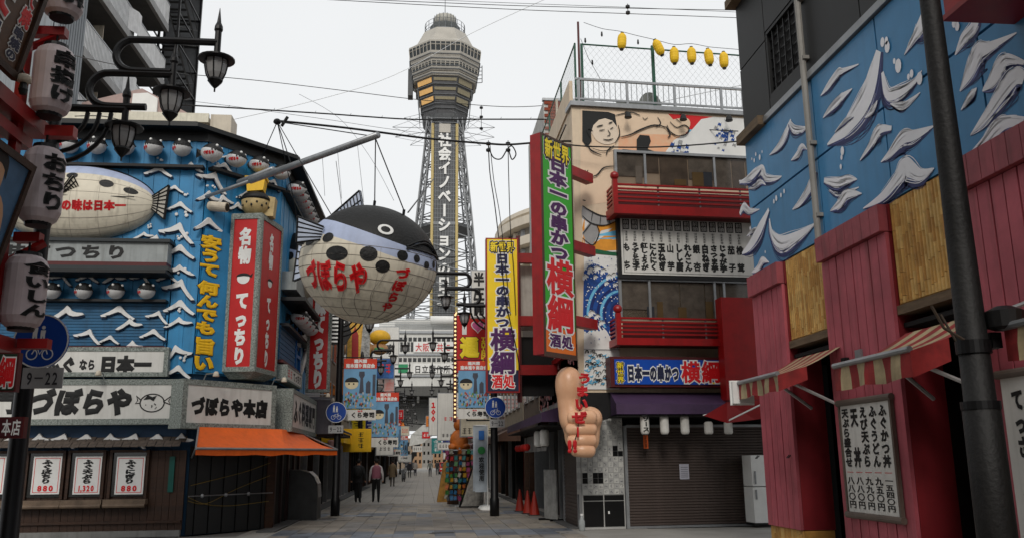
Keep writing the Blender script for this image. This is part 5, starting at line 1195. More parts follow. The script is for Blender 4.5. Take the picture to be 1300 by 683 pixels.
def bamboo(u0,u1,z0,z1,y,per=10,L_=.30):
    st=.062; n=int((u1-u0)/st)
    for i in range(n):
        z=z0-random.uniform(0,L_)
        while z<z1:
            a=max(z,z0); b=min(z+L_,z1); 
            if b-a>.02:
                full=abs((b-a)-L_)<1e-6; k=(random.randint(0,2),round(b-a,2))
                if k not in bcache:
                    h=b-a-.006; bcache[k]=MB().add([(.002,0,0),(.018,-.016,0),(.043,-.016,0),(.060,0,0),(.002,0,h),(.018,-.016,h),(.043,-.016,h),(.060,0,h)],[(0,1,5,4),(1,2,6,5),(2,3,7,6),(4,5,6,7),(3,2,1,0)]).build('bamboo_piece',BAM[k[0]],pinkb); o=bcache[k]
                else: o=inst(bcache[k],pinkb)
                o.location=(u0+i*st,y,a); o.location.y-=.003*random.random()
            z+=L_
zw_=cz(1000,440,.1)[1]; zw2=cz(1140,392,.1)[1]
column(0,u1a,.62); column(u2a,u2b,.62); column(u3a,u3a+1.15,.62)
bamboo(u1a+.02,u2a-.02,zw_+.1,zb_-.01,-.02,L_=.26); MB().box(u1a,u2a,-.018,.3,zw_+.08,zb_).build('bamboo_backing',BAM[1],pinkb); MB().box(u1a,u2a,-.06,.3,zw_-.02,zw_+.08).build('hood_board',TIMB,pinkb)
bamboo(u2b+.02,u3a-.02,zw_+.1,zb_-.01,-.02,L_=.26); MB().box(u2b,u3a,-.018,.3,zw_+.08,zb_).build('bamboo_backing',BAM[1],pinkb); MB().box(u2b,u3a,-.06,.3,zw_-.02,zw_+.08).build('hood_board',TIMB,pinkb)
column(u3a+2.6,u3a+3.8,.62)
# little hooks / handles on planks
for (x,y) in ((963,578),(1003,577)):
    u,z=cz(x,y,.1); MB().tube([(u-.03,-.10,z),(u-.03,-.14,z-.04),(u+.03,-.14,z-.04),(u+.03,-.10,z)],.008,5).build('ring_handle',DMETAL,pinkb)
for (x,y) in ((1092,452),):
    u,z=cz(x,y,.1); MB().box(u-.07,u+.07,-.13,-.10,z-.05,z+.08).build('junction_box',METAL,pinkb)
u,z=cz(1076,460,.1); MB().box(u-.05,u+.05,-.16,-.10,z-.06,z+.06).build('camera_box',BLACK,pinkb)
# striped awnings (folding arm)
SR=mat('stripe_red',(.30,.04,.04),.75,var=.3,scale=4,world=True,streak=.4); SC2=mat('stripe_cream',(.42,.35,.23),.75,var=.25,scale=4,world=True,streak=.4)
def striped(lab,u0,u1,zt,zf,dep,val=.24,stripes=16,endcap=True):
    T=fthing('striped_awning',lab,'awning',PF,u0,.0,0); Wd=u1-u0; n=stripes
    for i in range(n):
        a=i*Wd/n; b=(i+1)*Wd/n; mb=MB()
        sl_=8
        pf=lambda t: (-.1-dep*t, zt+(zf-zt)*t-.05*sin(pi*t))
        for j in range(sl_):
            p,q=pf(j/sl_),pf((j+1)/sl_); mb.add([(a,p[0],p[1]),(b,p[0],p[1]),(b,q[0],q[1]),(a,q[0],q[1])],[(3,2,1,0)])
        e=pf(1); w1=.02*sin(i*1.9); w2=.02*sin((i+1)*1.9); z1,z2=e[1]-val-.012*sin(i*1.3),e[1]-val-.012*sin((i+1)*1.3)
        mb.add([(a,e[0],e[1]),(b,e[0],e[1]),(b,e[0]-w2,e[1]-val*.5),(a,e[0]-w1,e[1]-val*.5)],[(3,2,1,0)]); mb.add([(a,e[0]-w1,e[1]-val*.5),(b,e[0]-w2,e[1]-val*.5),(b,e[0]-w2*1.2,z2),(a,e[0]-w1*1.2,z1)],[(3,2,1,0)])
        mb.build('stripe',SR if i%2==0 else SC2,T,True)
    # side flap at the near end
    e0=(-.1,zt); e1=(-.1-dep,zf)
    MB().add([(Wd+.004,-.1-dep*.55,zt+(zf-zt)*.55-.05),(Wd+.004,e1[0],e1[1]),(Wd+.004,e1[0],e1[1]-val),(Wd+.004,-.1-dep*.55,zt+(zf-zt)*.55-val-.02)],[(0,1,2,3)]).build('side_flap',SR,T)
    MB().cyl((0,-.1-dep,zf+.02),(Wd,-.1-dep,zf+.02),.03,seg=8).build('front_bar',METAL,T)
    MB().tube([(.3,-.05,zf-.35),(Wd*.35,-dep*.6,zf-.08),(.4,-dep-.08,zf-.02)],.022,6).build('folding_arm',mat('white_arm',(.4,.4,.4),.4,.3),T); MB().tube([(Wd-.3,-.05,zf-.35),(Wd*.65,-dep*.6,zf-.08),(Wd-.4,-dep-.08,zf-.02)],.022,6).build('folding_arm',mat('white_arm',(.4,.4,.4),.4,.3),T)
    if endcap: MB().prism([(0,0),(.0,.28),(.0,.28)],0,0) if False else None
    return T
# px check: first awning front edge 930..1060 ; second 1061..1215
f1=cz(945,500,1.1); f2=cz(1075,470,1.1); print('awn',f1,f2,cz(1160,480,1.0),cz(1060,455,.1),cz(1215,420,.1))
A0,A1=cz(938,500,.95)[0],cz(984,488,.95)[0]; B0,B1=cz(1060,480,.95)[0],cz(1149,460,.95)[0]
zA=cz(960,500,.95)[1]; zB=cz(1104,478,.95)[1]
striped('striped red and cream awning over the first dark doorway, nearest the skewer restaurant',A0,A1+.1,cz(1020,462,.1)[1]+.1,zA+.18,.85,val=.2,stripes=10)
striped('striped red and cream awning in the middle, behind the thick dark pole',B0,B1+.1,cz(1180,425,.1)[1]+.08,zB+.16,.85,val=.24,stripes=9)
striped('striped red and cream awning cut by the right edge of the picture',cz(1276,430,.95)[0],cz(1276,430,.95)[0]+2.2,cz(1180,425,.1)[1]+.08,zB+.16,.85,stripes=14)
T=fthing('awning_housing','white plastic awning end cover on the first striped awning','cover',PF,A0-.04,.9,zA-.08); MB().prism([(0,0),(.0,.0),(.06,.0),(.06,.3),(0,.3)][1:],-.14,.16).box(-.02,.0,-.16,.18,-.02,.32).build('cover',WHITEP,T)
# menu scroll board on the second column
ua,za=cz(1066,515,.13); ub_,zbm=cz(1146,510,.13)
pa=[cz(1066,512,.13),cz(1131,503,.13),cz(1146,662,.13),cz(1084,652,.13)]; print('menu',pa)
u0=pa[0][0]; u1=(pa[1][0]+pa[2][0])/2; z1=(pa[0][1]+pa[1][1])/2; z0=(pa[2][1]+pa[3][1])/2
T=fthing('menu_scroll','white hanging menu scroll with five vertical columns on the middle pink column','menu board',PF,u0,.11,z0); Wd=u1-u0; H=z1-z0
MB().box(0,Wd,-.03,0,.03,H-.03).build('sheet',WHITE,T); MB().cyl((-.04,-.03,0.0),(Wd+.04,-.03,0.0),.04,seg=10).build('roller',mat('taupe_rod',(.16,.13,.11),.5),T); MB().cyl((-.04,-.03,H),(Wd+.04,-.03,H),.04,seg=10).build('roller',mat('taupe_rod',(.16,.13,.11),.5),T); MB().box(-.02,.02,-.045,-.0,.03,H-.03).build('side_strip',MATS['taupe_rod'],T); MB().box(Wd-.02,Wd+.02,-.045,0,.03,H-.03).build('side_strip',MATS['taupe_rod'],T)
cl=[('天ぷら盛合せ','八八〇円'),('天　丼','八八〇円'),('えび天ぷら','九九〇円'),('ふぐうどん','九五〇円'),('ふぐかつ丼','一五四〇円')]
for i,(s,p_) in enumerate(cl):
    a=.05+i*(Wd-.1)/5; b=a+(Wd-.1)/5*.78
    text(T,s,a,b,H*.42,H*.95,-.032,INK,.05,vertical=True,res=2,fill=.98); text(T,p_,a,b,H*.06,H*.34,-.032,INK,.03,vertical=True,fill=1,res=2)
    MB().box(a+.01,b-.01,-.0325,-.031,H*.375,H*.38).build('red_mark',REDINK,T)
# second menu at the right edge
pa=cz(1270,475,.13); T=fthing('menu_scroll','white hanging menu scroll cut by the right edge beside the big dark pole','menu board',PF,pa[0],.11,.45); H=cz(1275,475,.13)[1]-.45; Wd=1.0
MB().box(0,Wd,-.03,0,.03,H-.03).build('sheet',WHITE,T); MB().cyl((-.04,-.03,0.0),(Wd+.04,-.03,0.0),.04,seg=10).build('roller',mat('taupe_rod',(.16,.13,.11),.5),T); MB().cyl((-.04,-.03,H),(Wd+.04,-.03,H),.04,seg=10).build('roller',MATS['taupe_rod'],T)
text(T,'てっさ',.12,.28,H*.60,H*.93,-.032,INK,.06,vertical=True); text(T,'一五〇〇円',.12,.28,H*.04,H*.48,-.032,INK,.05,vertical=True)
# spotlight on an arm at right
u,z=cz(1278,402,.9); T=fthing('floodlight','round black floodlight jutting out above the right-edge menu','spotlight',PF,u,.3,z); MB().tube([(0,0,.1),(0,-.4,.12),(0,-.6,.05)],.02,6).build('arm',METAL,T); MB().lathe([(.08,-.1),(.13,-.08),(.14,.04),(.06,.08)],c=(0,-.62,0),seg=16).build('lamp_head',BLACK,T)
# red box high at the right edge
T=thing('red_canopy','dark red canopy box cutting the top right corner','canopy',(0,0,0)); q=atZ(1197,2,6.2)
p=atX(1200,20,4.6); q=atX(1300,28,4.6); print('canopy',p,q)
MB().box(4.6,6.2,2.2,p[1],p[2],p[2]+1.4).build('box',REDP,T); MB().box(4.58,6.2,2.2,p[1]+.02,p[2]-.05,p[2]).build('bottom_trim',mat('canopy_trim',(.25,.01,.012),.4),T)
# big dark utility pole at right
p0=atY(1268,690,6.23); pt_=atY(1182,0,6.23)
T=thing('utility_pole','thick dark utility pole standing in front of the pink building','pole',(4.18,6.23,0))
base=Vector((4.18,6.23,0))
MB().lathe([(.142,0),(.134,1.98),(.114,2.0),(.099,3.4),(.078,5.4),(.056,8.5)],seg=24).build('shaft',mat('pole_black',(.014,.013,.013),.62,var=.5,scale=5,streak=.5,bump=.3),T,True)
MB().lathe([(.140,1.94),(.140,2.0)],seg=24).lathe([(.126,2.36),(.126,2.46)],seg=24).build('band',DMETAL,T)
MB().tube([(-.10,-.05,2.46),(-.22,.0,2.56),(-.27,.05,2.74)],.012,6).tube([(-.10,.05,2.46),(-.17,.1,2.68)],.011,6).build('bracket',mat('rusty_bracket',(.06,.04,.025),.7),T)
MB().box(.12,.2,-.06,.06,2.4,2.52).build('clamp',DMETAL,T)
# red parasol in front of the shutter
p=RF.pt(R(905,545,.6)[0],1.5,0); T=thing('folding_awning','half-closed red canvas awning with white arm in front of the brown shutter','awning',(p[0],p[1],0),rad(10))
zz=atY(905,512,p[1])[2]
MB().add([(-.6,0,zz-.28),(-.1,-.2,zz+.02),(1.2,.2,zz+.12),(1.3,.4,zz-.30),(-.1,-.15,zz-.45),(.9,.3,zz-.35)],[(0,1,4),(1,2,5,4),(2,3,5),(0,4,5,3)]).build('canvas',mat('red_canvas',(.33,.015,.02),.7),T)
MB().tube([(-.1,-.1,zz-.42),(.75,-.3,zz-.02)],.02,6).tube([(-.62,0,zz-.27),(1.2,.2,zz+.1)],.014,6).build('arm',WHITEP,T)
# ================================================================ SETTING: ground, street, paving
gm=mat('distant_ground',(.22,.21,.20),.9,var=.1,scale=.2)
g=MB().add([(-900,-300,-.02),(900,-300,-.02),(900,1600,-.02),(-900,1600,-.02)],[(0,1,2,3)]).build('ground',gm,None,kind='structure')
def paving_mat():
    m=mat('paving_far',(.36,.34,.31),.75,var=.12,scale=.8,bump=.15); t=m.node_tree; p=t.nodes['Principled BSDF']
    br=t.nodes.new('ShaderNodeTexBrick'); br.offset=0; br.inputs['Scale'].default_value=1; br.inputs['Brick Width'].default_value=.45; br.inputs['Row Height'].default_value=.9; br.inputs['Mortar Size'].default_value=.012
    br.inputs['Color1'].default_value=(.32,.30,.27,1); br.inputs['Color2'].default_value=(.26,.25,.24,1); br.inputs['Mortar'].default_value=(.05,.05,.05,1)
    tc=t.nodes.new('ShaderNodeTexCoord'); t.links.new(tc.outputs['Object'],br.inputs['Vector'])
    mm=t.nodes.new('ShaderNodeMix'); mm.data_type='RGBA'; mm.blend_type='MULTIPLY'; mm.inputs[0].default_value=.5; old=p.inputs['Base Color'].links[0].from_socket
    t.links.new(br.outputs[0],mm.inputs[6]); t.links.new(old,mm.inputs[7])
    gain=t.nodes.new('ShaderNodeMix'); gain.data_type='RGBA'; gain.inputs[0].default_value=.5; t.links.new(br.outputs[0],gain.inputs[6]); t.links.new(old,gain.inputs[7]); t.links.new(gain.outputs[2],p.inputs['Base Color'])
    return m
PVF=paving_mat()
street=MB().add([(-4.2,-20,-.004),(5.3,-20,-.004),(5.3,260,-.004),(-4.2,260,-.004)],[(0,1,2,3)]).build('street',PVF,None,kind='structure')
xr=MB().add([(-60,13.2,-.001),(60,13.2,-.001),(60,20.9,-.001),(-60,20.9,-.001)],[(0,1,2,3)]).build('crossroad',mat('cross_paving',(.33,.32,.30),.8,var=.15,scale=.8,bump=.2),None,kind='structure')
SLB=[mat('slab_beige',(.30,.275,.24),.7,var=.22,scale=1.1,bump=.12,world=True,streak=.0),mat('slab_brown',(.275,.25,.22),.7,var=.24,scale=1.1,bump=.12,world=True,streak=.0),mat('slab_grey',(.26,.25,.24),.7,var=.22,scale=1.1,bump=.12,world=True,streak=.0)]
SLU=[mat('slab_blue',(.205,.225,.255),.65,var=.25,scale=1.1,bump=.12,world=True,streak=.0),mat('slab_dark_blue',(.15,.165,.19),.65,var=.25,scale=1.1,bump=.12,world=True,streak=.0)]
sc={}
cnt=0
rows=[]; y=18.9
while y<34.4: rows.append(y); y+=.86
for r,y in enumerate(rows):
    band=abs(y-19.76)<.1 or abs(y-20.62)<.5 or abs(y-27.6)<.5 or abs(y-28.4)<.1
    for i in range(15):
        x=-3.42+i*.46+(.0)
        if x>3.5: continue
        if cnt>=288: continue
        blu=(band and random.random()<.72) or random.random()<.02
        m=random.choice(SLU) if blu else random.choice(SLB); k=m.name
        if k not in sc: sc[k]=MB().box(0,.448,0,.848,-.05,.012).build('paving_slab',m,street); o=sc[k]
        else: o=inst(sc[k],street)
        o.location=(x,y,random.uniform(-.004,.0015)-.0); o.rotation_euler=(random.uniform(-.002,.002),random.uniform(-.002,.002),0); cnt+=1
for i,(x,y) in enumerate(((-2.0,27.2),(-3.0,26.4),(.5,29.6),(.2,20.6))):
    MB().box(0,.5,0,.28,.0,.016).build('drain_cover',mat('drain_dark',(.035,.035,.035),.6),street,loc=(x,y,0))
mb=MB(); random.seed(5)
for k in range(420):      # trodden gum and drip spots
    x,y,r=random.uniform(-3.4,3.4),random.uniform(19,46),random.uniform(.012,.05)*(1+1.5*(random.random()<.08)); mb.add([(x+r*random.uniform(.8,1.2)*cos(j*pi/4),y+r*random.uniform(.8,1.2)*sin(j*pi/4),.0165) for j in range(8)],[tuple(range(8))])
mb.build('gum_spots',mat('gum_dark',(.10,.095,.09),.7,var=.3),street,kind='stuff')
MB().box(-3.95,-3.5,21.9,60,0,.03).build('gutter_strip',mat('gutter_stone',(.12,.12,.12),.8,bump=.3),street); MB().box(3.45,3.72,21.2,60,0,.03).build('gutter_strip',MATS['gutter_stone'],street)
# ================================================================ TOWER
TY=165.; TX=3.35
TG=mat('tower_steel',(.25,.26,.27),.6,.3,var=.15); TGD=mat('tower_dark_mesh',(.14,.145,.15),.7,var=.2,scale=1.5); TY_=mat('tower_yellow_tube',(.52,.43,.22),.5); TW_=mat('tower_panel',(.44,.42,.38),.5,var=.1,scale=.5,streak=.2); TO=mat('strip_sunlit',(.75,.47,.20),.5)
tz=lambda y: atY(563,y,TY-6)[2]
tow=thing('observation_tower','tall steel lattice observation tower with stacked octagonal decks and white vertical lettering','tower',(TX,TY,0))
def octo(mb,r0,z0,r1,z1):
    K=8; V=[(r0/cos(pi/8)*sin(2*pi*(k+.5)/K),-r0/cos(pi/8)*cos(2*pi*(k+.5)/K),z0) for k in range(K)]+[(r1/cos(pi/8)*sin(2*pi*(k+.5)/K),-r1/cos(pi/8)*cos(2*pi*(k+.5)/K),z1) for k in range(K)]
    mb.add(V,[tuple(range(K-1,-1,-1)),tuple(range(K,2*K))]+[(k,(k+1)%K,(k+1)%K+K,k+K) for k in range(K)]); return mb
Zt=lambda y: tz(y)
Zc=lambda y: atY(563,y,TY-1.5)[2]
prof=[(154,3.6),(146,4.3),(138,4.6),(126,4.9),(110,5.6),(98,6.0),(90,6.3)]
TT=[('deck_underside',TGD,[(152,3.4,146,4.2),(146,4.2,140,4.4)]),('lower_cone',mat('tower_cone',(.13,.13,.135),.5,var=.2,scale=.8),[(140,4.0,90,6.0)])]
for nm,m,l in TT:
    mb=MB(); [octo(mb,r0,Zt(a),r1,Zt(b)) for a,r0,b,r1 in l]; mb.build(nm,m,tow)
TP_=mat('pale_strip',(.28,.25,.17),.5)
for (a,b,ra) in ((123.5,120,4.72),(112.5,109,5.15),(101.5,98,5.55)):
    for k in (7,0,1,2,6):
        an=2*pi*k/8; r0=ra+.12; t=r0*math.tan(pi/8)*(.82 if k in(7,1) else .95); dz=0 if k==0 else .35
        P=[(r0*sin(an)+q*cos(an),-r0*cos(an)+q*sin(an)) for q in (-t,t)]
        z0,z1=Zt(a)-dz,Zt(b)+dz*.4
        MB().add([(P[0][0],P[0][1],z0),(P[1][0],P[1][1],z0),(P[1][0]*1.02,P[1][1]*1.02,z1),(P[0][0]*1.02,P[0][1]*1.02,z1)],[(0,1,2,3)]).build('cone_strip',TO if k in (7,6) else TP_,tow)  # left faces take an orange copy, low sun painted into their colour
mb=MB(); octo(mb,6.15,Zt(96),6.4,Zt(92)); mb.build('white_band',TW_,tow)
mb=MB(); octo(mb,6.3,Zt(90.5),6.6,Zt(86)); mb.build('deck_parapet',TW_,tow); mb=MB(); octo(mb,6.35,Zt(86),6.55,Zt(79)); mb.build('deck_glass',mat('tower_glass',(.05,.06,.065),.1,var=.4,scale=.6),tow); mb=MB(); octo(mb,6.55,Zt(79),6.85,Zt(73)); mb.build('deck_band',TW_,tow)
mb=MB(); octo(mb,6.9,Zt(73),7.1,Zt(67.5)); mb.build('deck_parapet',TW_,tow); mb=MB(); octo(mb,6.95,Zt(67.5),7.15,Zt(56.5)); mb.build('deck_glass',MATS['tower_glass'],tow); mb=MB(); octo(mb,7.2,Zt(56.5),7.25,Zt(54.5)); octo(mb,7.25,Zt(54.5),5.6,Zt(47)); octo(mb,5.6,Zt(47),4.2,Zc(43)); mb.build('deck_roof',TW_,tow)
for (ra,rb,ya,yb,n) in ((7.0,7.2,67.5,56.5,6),(6.4,6.6,86,79,6)):
    for k in range(8):
        an=2*pi*k/8; 
        for q in range(n+1):
            t=(q/n-.5)*2*ra*math.tan(pi/8); mb=MB()
            for (r_,z) in ((ra,Zt(ya)),(rb,Zt(yb))): pass
            p=lambda r_,t_:(r_*sin(an)+t_*cos(an),-r_*cos(an)+t_*sin(an))
            a_=p(ra+.05,t); b_=p(rb+.05,t*rb/ra); mb.tube([(a_[0],a_[1],Zt(ya)),(b_[0],b_[1],Zt(yb))],.09,4,False)
            if k in (0,1,7): mb.build('mullion',TW_,tow)
        if k in (0,1,7):
            mb=MB(); a_=p(ra+.12,-ra*math.tan(pi/8)); b_=p(ra+.12,ra*math.tan(pi/8)); zz=Zt(yb+(ya-yb)*.3); mb.tube([(a_[0],a_[1],zz),(b_[0],b_[1],zz)],.12,4); mb.build('transom',TW_,tow)
MB().lathe([(4.15,Zc(43)),(4.15,Zc(42))],seg=24).build('ring_platform',TG,tow)
MB().lathe([(3.1,Zc(42.5)),(3.1,Zc(31))],seg=8).build('machine_room',mat('machine_room_grey',(.13,.14,.14),.6),tow)
mb=MB()
for k in range(20): a_=2*pi*k/20; mb.tube([(4.1*cos(a_),4.1*sin(a_),Zc(43)),(4.1*cos(a_),4.1*sin(a_),Zc(30))],.06,4,False)
for z in (Zc(30),Zc(35),Zc(39)): mb.tube([(4.1*cos(2*pi*k/24),4.1*sin(2*pi*k/24),z) for k in range(25)],.05,4,False)
mb.build('guard_rail',TG,tow)
MB().lathe([(2.25,Zc(31)),(2.25,Zc(20)),(2.1,Zc(18.5)),(1.0,Zc(17.5))],seg=24).build('weather_dome',mat('dome_pale',(.42,.41,.37),.5,var=.1,scale=1.5),tow,True)
mb=MB()
for k in range(18): a_=2*pi*k/18; mb.tube([(2.3*cos(a_),2.3*sin(a_),Zc(31)),(2.3*cos(a_),2.3*sin(a_),Zc(18.5))],.05,4,False)
mb.build('dome_rib',TG,tow); MB().cyl((0,0,Zc(18)),(0,0,Zc(-10)),.10,.05,6).build('lightning_rod',TG,tow)
for z_,r_ in ((88.5,6.62),(84.5,6.62),(76,6.85),(71,7.12),(94,6.4),(105.5,5.75),(117,5.1),(128,4.75),(133,4.55)):
    mb=MB(); octo(mb,r_,Zt(z_+.5),r_+.05,Zt(z_-.2)); mb.build('edge_rail',TG,tow)
# side hung cage and maintenance frames
mb=MB()
for s in (-1,1):
    for z0,z1 in ((92,76),(110,92)):
        mb.box(s*6.9-.5,s*6.9+.5,-1.2,1.2,Zt(z0),Zt(z1)) if s<0 else None
mb.build('dark_cabin',TGD,tow)
mb=MB()
for s in (1,):
    for k in range(5): mb.tube([(s*6.6,-1.5,Zt(92-k*5)),(s*7.6,-1,Zt(90-k*5))],.08,4); mb.tube([(7.6,-1,Zt(90)),(7.6,-1,Zt(68))],.08,4)
mb.build('stair_frame',TG,tow)
mb=MB()
for s in (-1,1):
    for k in range(6):
        t=k/5; mb.tube([(s*(5.4-1.6*0),-3.5+k*1.3,Zt(108)),(s*4.9,-3.2+k*1.2,Zt(142))],.05,4,False)
mb.build('net_cage',TG,tow)
mb=MB()
for k in range(12):
    a_=2*pi*k/12+.2; mb.tube([(3.8*cos(a_),3.8*sin(a_),Zt(151)),(10.5*cos(a_),10.5*sin(a_),Zt(154))],.06,4,False); mb.tube([(10.5*cos(a_),10.5*sin(a_),Zt(154)),(4.5*cos(a_),4.5*sin(a_),Zt(136))],.035,4,False); mb.tube([(10.5*cos(a_),10.5*sin(a_),Zt(154)),(3.9*cos(a_),3.9*sin(a_),Zt(166))],.035,4,False)
mb.build('radial_brace',TG,tow)
# lattice legs
def hw(z): # half width of the pylon at height z
    pts=[(0,15),(14,9.5),(21,7.4),(30,6.6),(45,5.5),(60,4.1),(69,3.4)]
    for (a,b),(c,d) in zip(pts,pts[1:]):
        if z<=c: return b+(d-b)*(z-a)/(c-a)
    return pts[-1][1]
legs=[]
zs=[12]+[14+3.6*i for i in range(16)]
for sx in (-1,1):
    for sy in (-1,1):
        mb=MB()
        for z0,z1 in zip(zs,zs[1:]):
            a_,b_=hw(z0),hw(z1); w0=1.0
            for (dx,dy) in ((0,0),(w0,0),(0,w0),(w0,w0)):
                mb.tube([(sx*(a_-dx),sy*(a_-dy),z0),(sx*(b_-dx),sy*(b_-dy),z1)],.17,4,False)
            for (d0,d1) in (((0,0),(w0,0)),((w0,0),(0,0)),((0,0),(0,w0))):
                mb.tube([(sx*(a_-d0[0]),sy*(a_-d0[1]),z0),(sx*(b_-d1[0]),sy*(b_-d1[1]),z1)],.085,3,False)
                zm=(z0+z1)/2; m_=(a_+b_)/2; mb.tube([(sx*(a_-d0[0]),sy*(a_-d0[1]),z0),(sx*(m_-d1[0]),sy*(m_-d1[1]),zm)],.075,3,False)
        mb.build('lattice_leg',TG,tow)
mb=MB()
for z0,z1 in zip(zs,zs[1:]):
    a_,b_=hw(z0)-.3,hw(z1)-.3
    for s in (-1,1):
        for f in (lambda u,z:(u,s*hw(z),z),lambda u,z:(s*hw(z),u,z)):
            mb.tube([f(-a_,z0),f(b_,z1)],.11,3,False); mb.tube([f(a_,z0),f(-b_,z1)],.11,3,False); mb.tube([f(-a_,z0),f(a_,z0)],.12,3,False)
mb.build('cross_brace',TG,tow)
for z in (Zt(283),): mb=MB(); octo(mb,hw(z)+.3,z-.3,hw(z)+.3,z+.3); mb.build('mid_platform',TG,tow)
MB().box(-2.35,2.35,-5.6,-5.2,14,Zt(157)).build('sign_spine',TGD,tow)
mb=MB()
for k in range(60): z=15+k*.88; mb.box(-2.3,2.3,-5.66,-5.61,z,z+.1)
for k in range(10): mb.box(-2.3+k*.5,-2.22+k*.5,-5.70,-5.66,14,Zt(158))
mb.build('spine_grid',TG,tow)
MB().box(-1.1,1.1,-5.8,-5.7,Zt(168),Zt(157)).build('pale_panel',TW_,tow)
for s in (-1,1): MB().cyl((s*2.35,-5.75,14),(s*2.35,-5.75,Zt(157)),.28,seg=8).build('yellow_tube',TY_,tow)
text(tow,'社会イノベーションの日立',-1.25,1.25,atY(563,388,TY-6)[2],atY(563,169,TY-6)[2],-5.85,WHITEP,.04,vertical=True,fill=1.0)
# tower foot: white exchange-like block with red letters and grey undercroft
a=atY(436,415,150); b=atY(606,415,150); bz=lambda y: atY(540,y,150)[2]
bb=thing('white_building','white block at the foot of the tower with red and black lettering across the street','building',(a[0],150,0)); Wd=b[0]-a[0]
MB().box(0,Wd,0,12,bz(491),bz(418)).build('wall',mat('block_white',(.60,.60,.58),.7,var=.06,scale=.4,streak=.3),bb)
for z0,z1 in ((423,420),(451,449),(478,476)): MB().box(-.2,Wd+.2,-.3,0,bz(z0),bz(z1)).build('cornice',METAL,bb)
wx=lambda x: atY(x,450,150)[0]-a[0]
o=None
for yy in (433,459):
    for k in range(17):
        x=506+k*6.1
        if o is None: o=MB().box(0,.6,-.06,.0,0,.68).build('window',GLASSD,bb); q=o
        else: q=inst(o,bb)
        q.location=(wx(x),0,bz(yy))
for k in range(6): MB().box(wx(508+k*4.5),wx(511+k*4.5),-.07,0,bz(446),bz(434)).build('window_strip',GLASSD,bb)
MB().box(wx(525),wx(604),-.25,0,bz(447),bz(434)).build('sign_face',WHITEP,bb); text(bb,'大阪と共に',wx(527),wx(572),bz(446.5),bz(435),-.28,mat('faded_red',(.55,.10,.10),.6),.02)
MB().box(wx(525),wx(604),-.25,0,bz(474),bz(462)).build('sign_face',WHITEP,bb); text(bb,'日立製作所',wx(526),wx(572),bz(474),bz(463),-.28,INK,.02)
MB().box(wx(506),wx(518),-.1,0,bz(473),bz(462)).build('green_window',mat('green_pane',(.04,.28,.14),.3),bb)
# stepped white roofs behind, seen under the fish
for k,(x0,x1,y0,y1,d) in enumerate(((478,600,398,418,6),(500,606,404,418,3))):
    MB().box(wx(x0),wx(x1),d,d+.4,bz(y1),bz(y0)).build('roof_block',MATS['block_white'],bb)
mb=MB()
for k in range(8): mb.box(wx(480),wx(600),1.5-.04*k,1.6,bz(418-k*2.6),bz(417.6-k*2.6))
mb.build('roof_rail',METAL,bb)
MB().cyl((wx(546),.8,bz(405)),(wx(601),.8,bz(405)),.75,seg=12).build('white_duct',WHITEP,bb,True)
ub=thing('gateway_structure','grey steel gateway with a white slanting leg under the tower','structure',(a[0],148,0))
GS=mat('undercroft_grey',(.14,.14,.135),.8,streak=.3)
vz=lambda y: atY(540,y,148)[2]; vx=lambda x: atY(x,540,148)[0]-a[0]
MB().box(vx(466),vx(606),-2,6,vz(503),vz(491)).build('girder',GS,ub)
MB().box(vx(480),vx(606),4,6,vz(545),vz(503)).build('back_girder',mat('undercroft_light',(.28,.28,.27),.8,streak=.3),ub)
for k in range(7): MB().box(vx(478+k*17),vx(481+k*17),-2.2,5,vz(512),vz(503)).build('cross_beam',GS,ub)
MB().prism([(vx(578),vz(505)),(vx(592),vz(505)),(vx(592),vz(520)),(vx(536),vz(563)),(vx(520),vz(566)),(vx(522),vz(552))],-1.5,0).build('slanting_leg',mat('leg_white',(.50,.50,.48),.6,streak=.3),ub)
MB().prism([(vx(592),vz(505)),(vx(606),vz(505)),(vx(606),vz(540)),(vx(560),vz(536)),(vx(540),vz(552)),(vx(524),vz(585)),(vx(519),vz(585)),(vx(530),vz(556)),(vx(592),vz(521))],-.8,2).build('dark_arch',DARKIN,ub)
for k in range(4): MB().box(vx(566),vx(585),2,4,vz(548+k*8),vz(544+k*8)).build('stair_flight',mat('stair_grey',(.2,.2,.2),.8),ub)
MB().prism([(vx(478),vz(505)),(vx(496),vz(505)),(vx(512),vz(545)),(vx(508),vz(585)),(vx(500),vz(585)),(vx(500),vz(545))],-1.5,0).build('slanting_leg',GS,ub)
# far end of the street
FARL=[('warm_far',(.42,.29,.19)),('pale_far',(.30,.29,.27)),('grey_far',(.26,.26,.26)),('tan_far',(.28,.23,.18))]
for i,(x0,x1,yt,Y,c,lab) in enumerate(((520,536,562,230,0,'small warm-coloured far building at the end of the street, left'),(536,552,556,260,1,'pale far building at the end of the street, middle'),(550,566,566,235,0,'small warm-coloured far building at the end of the street, right'),(505,522,556,215,3,'tan far building behind the left lamp posts'))):
    p=atY(x0,yt,Y);q=atY(x1,yt,Y); T=thing('far_building',lab,'building',(p[0],Y,0)); MB().box(0,q[0]-p[0],0,8,0,p[2]).build('wall',mat(*FARL[c],.8,streak=.3),T)
    for r in range(3):
        for k in range(3): w_=(q[0]-p[0])/3; MB().box(k*w_+.3*w_,k*w_+.75*w_,-.05,0,1.2+r*(p[2]-1)/3,1.2+r*(p[2]-1)/3+.9).build('window',GLASSD,T)
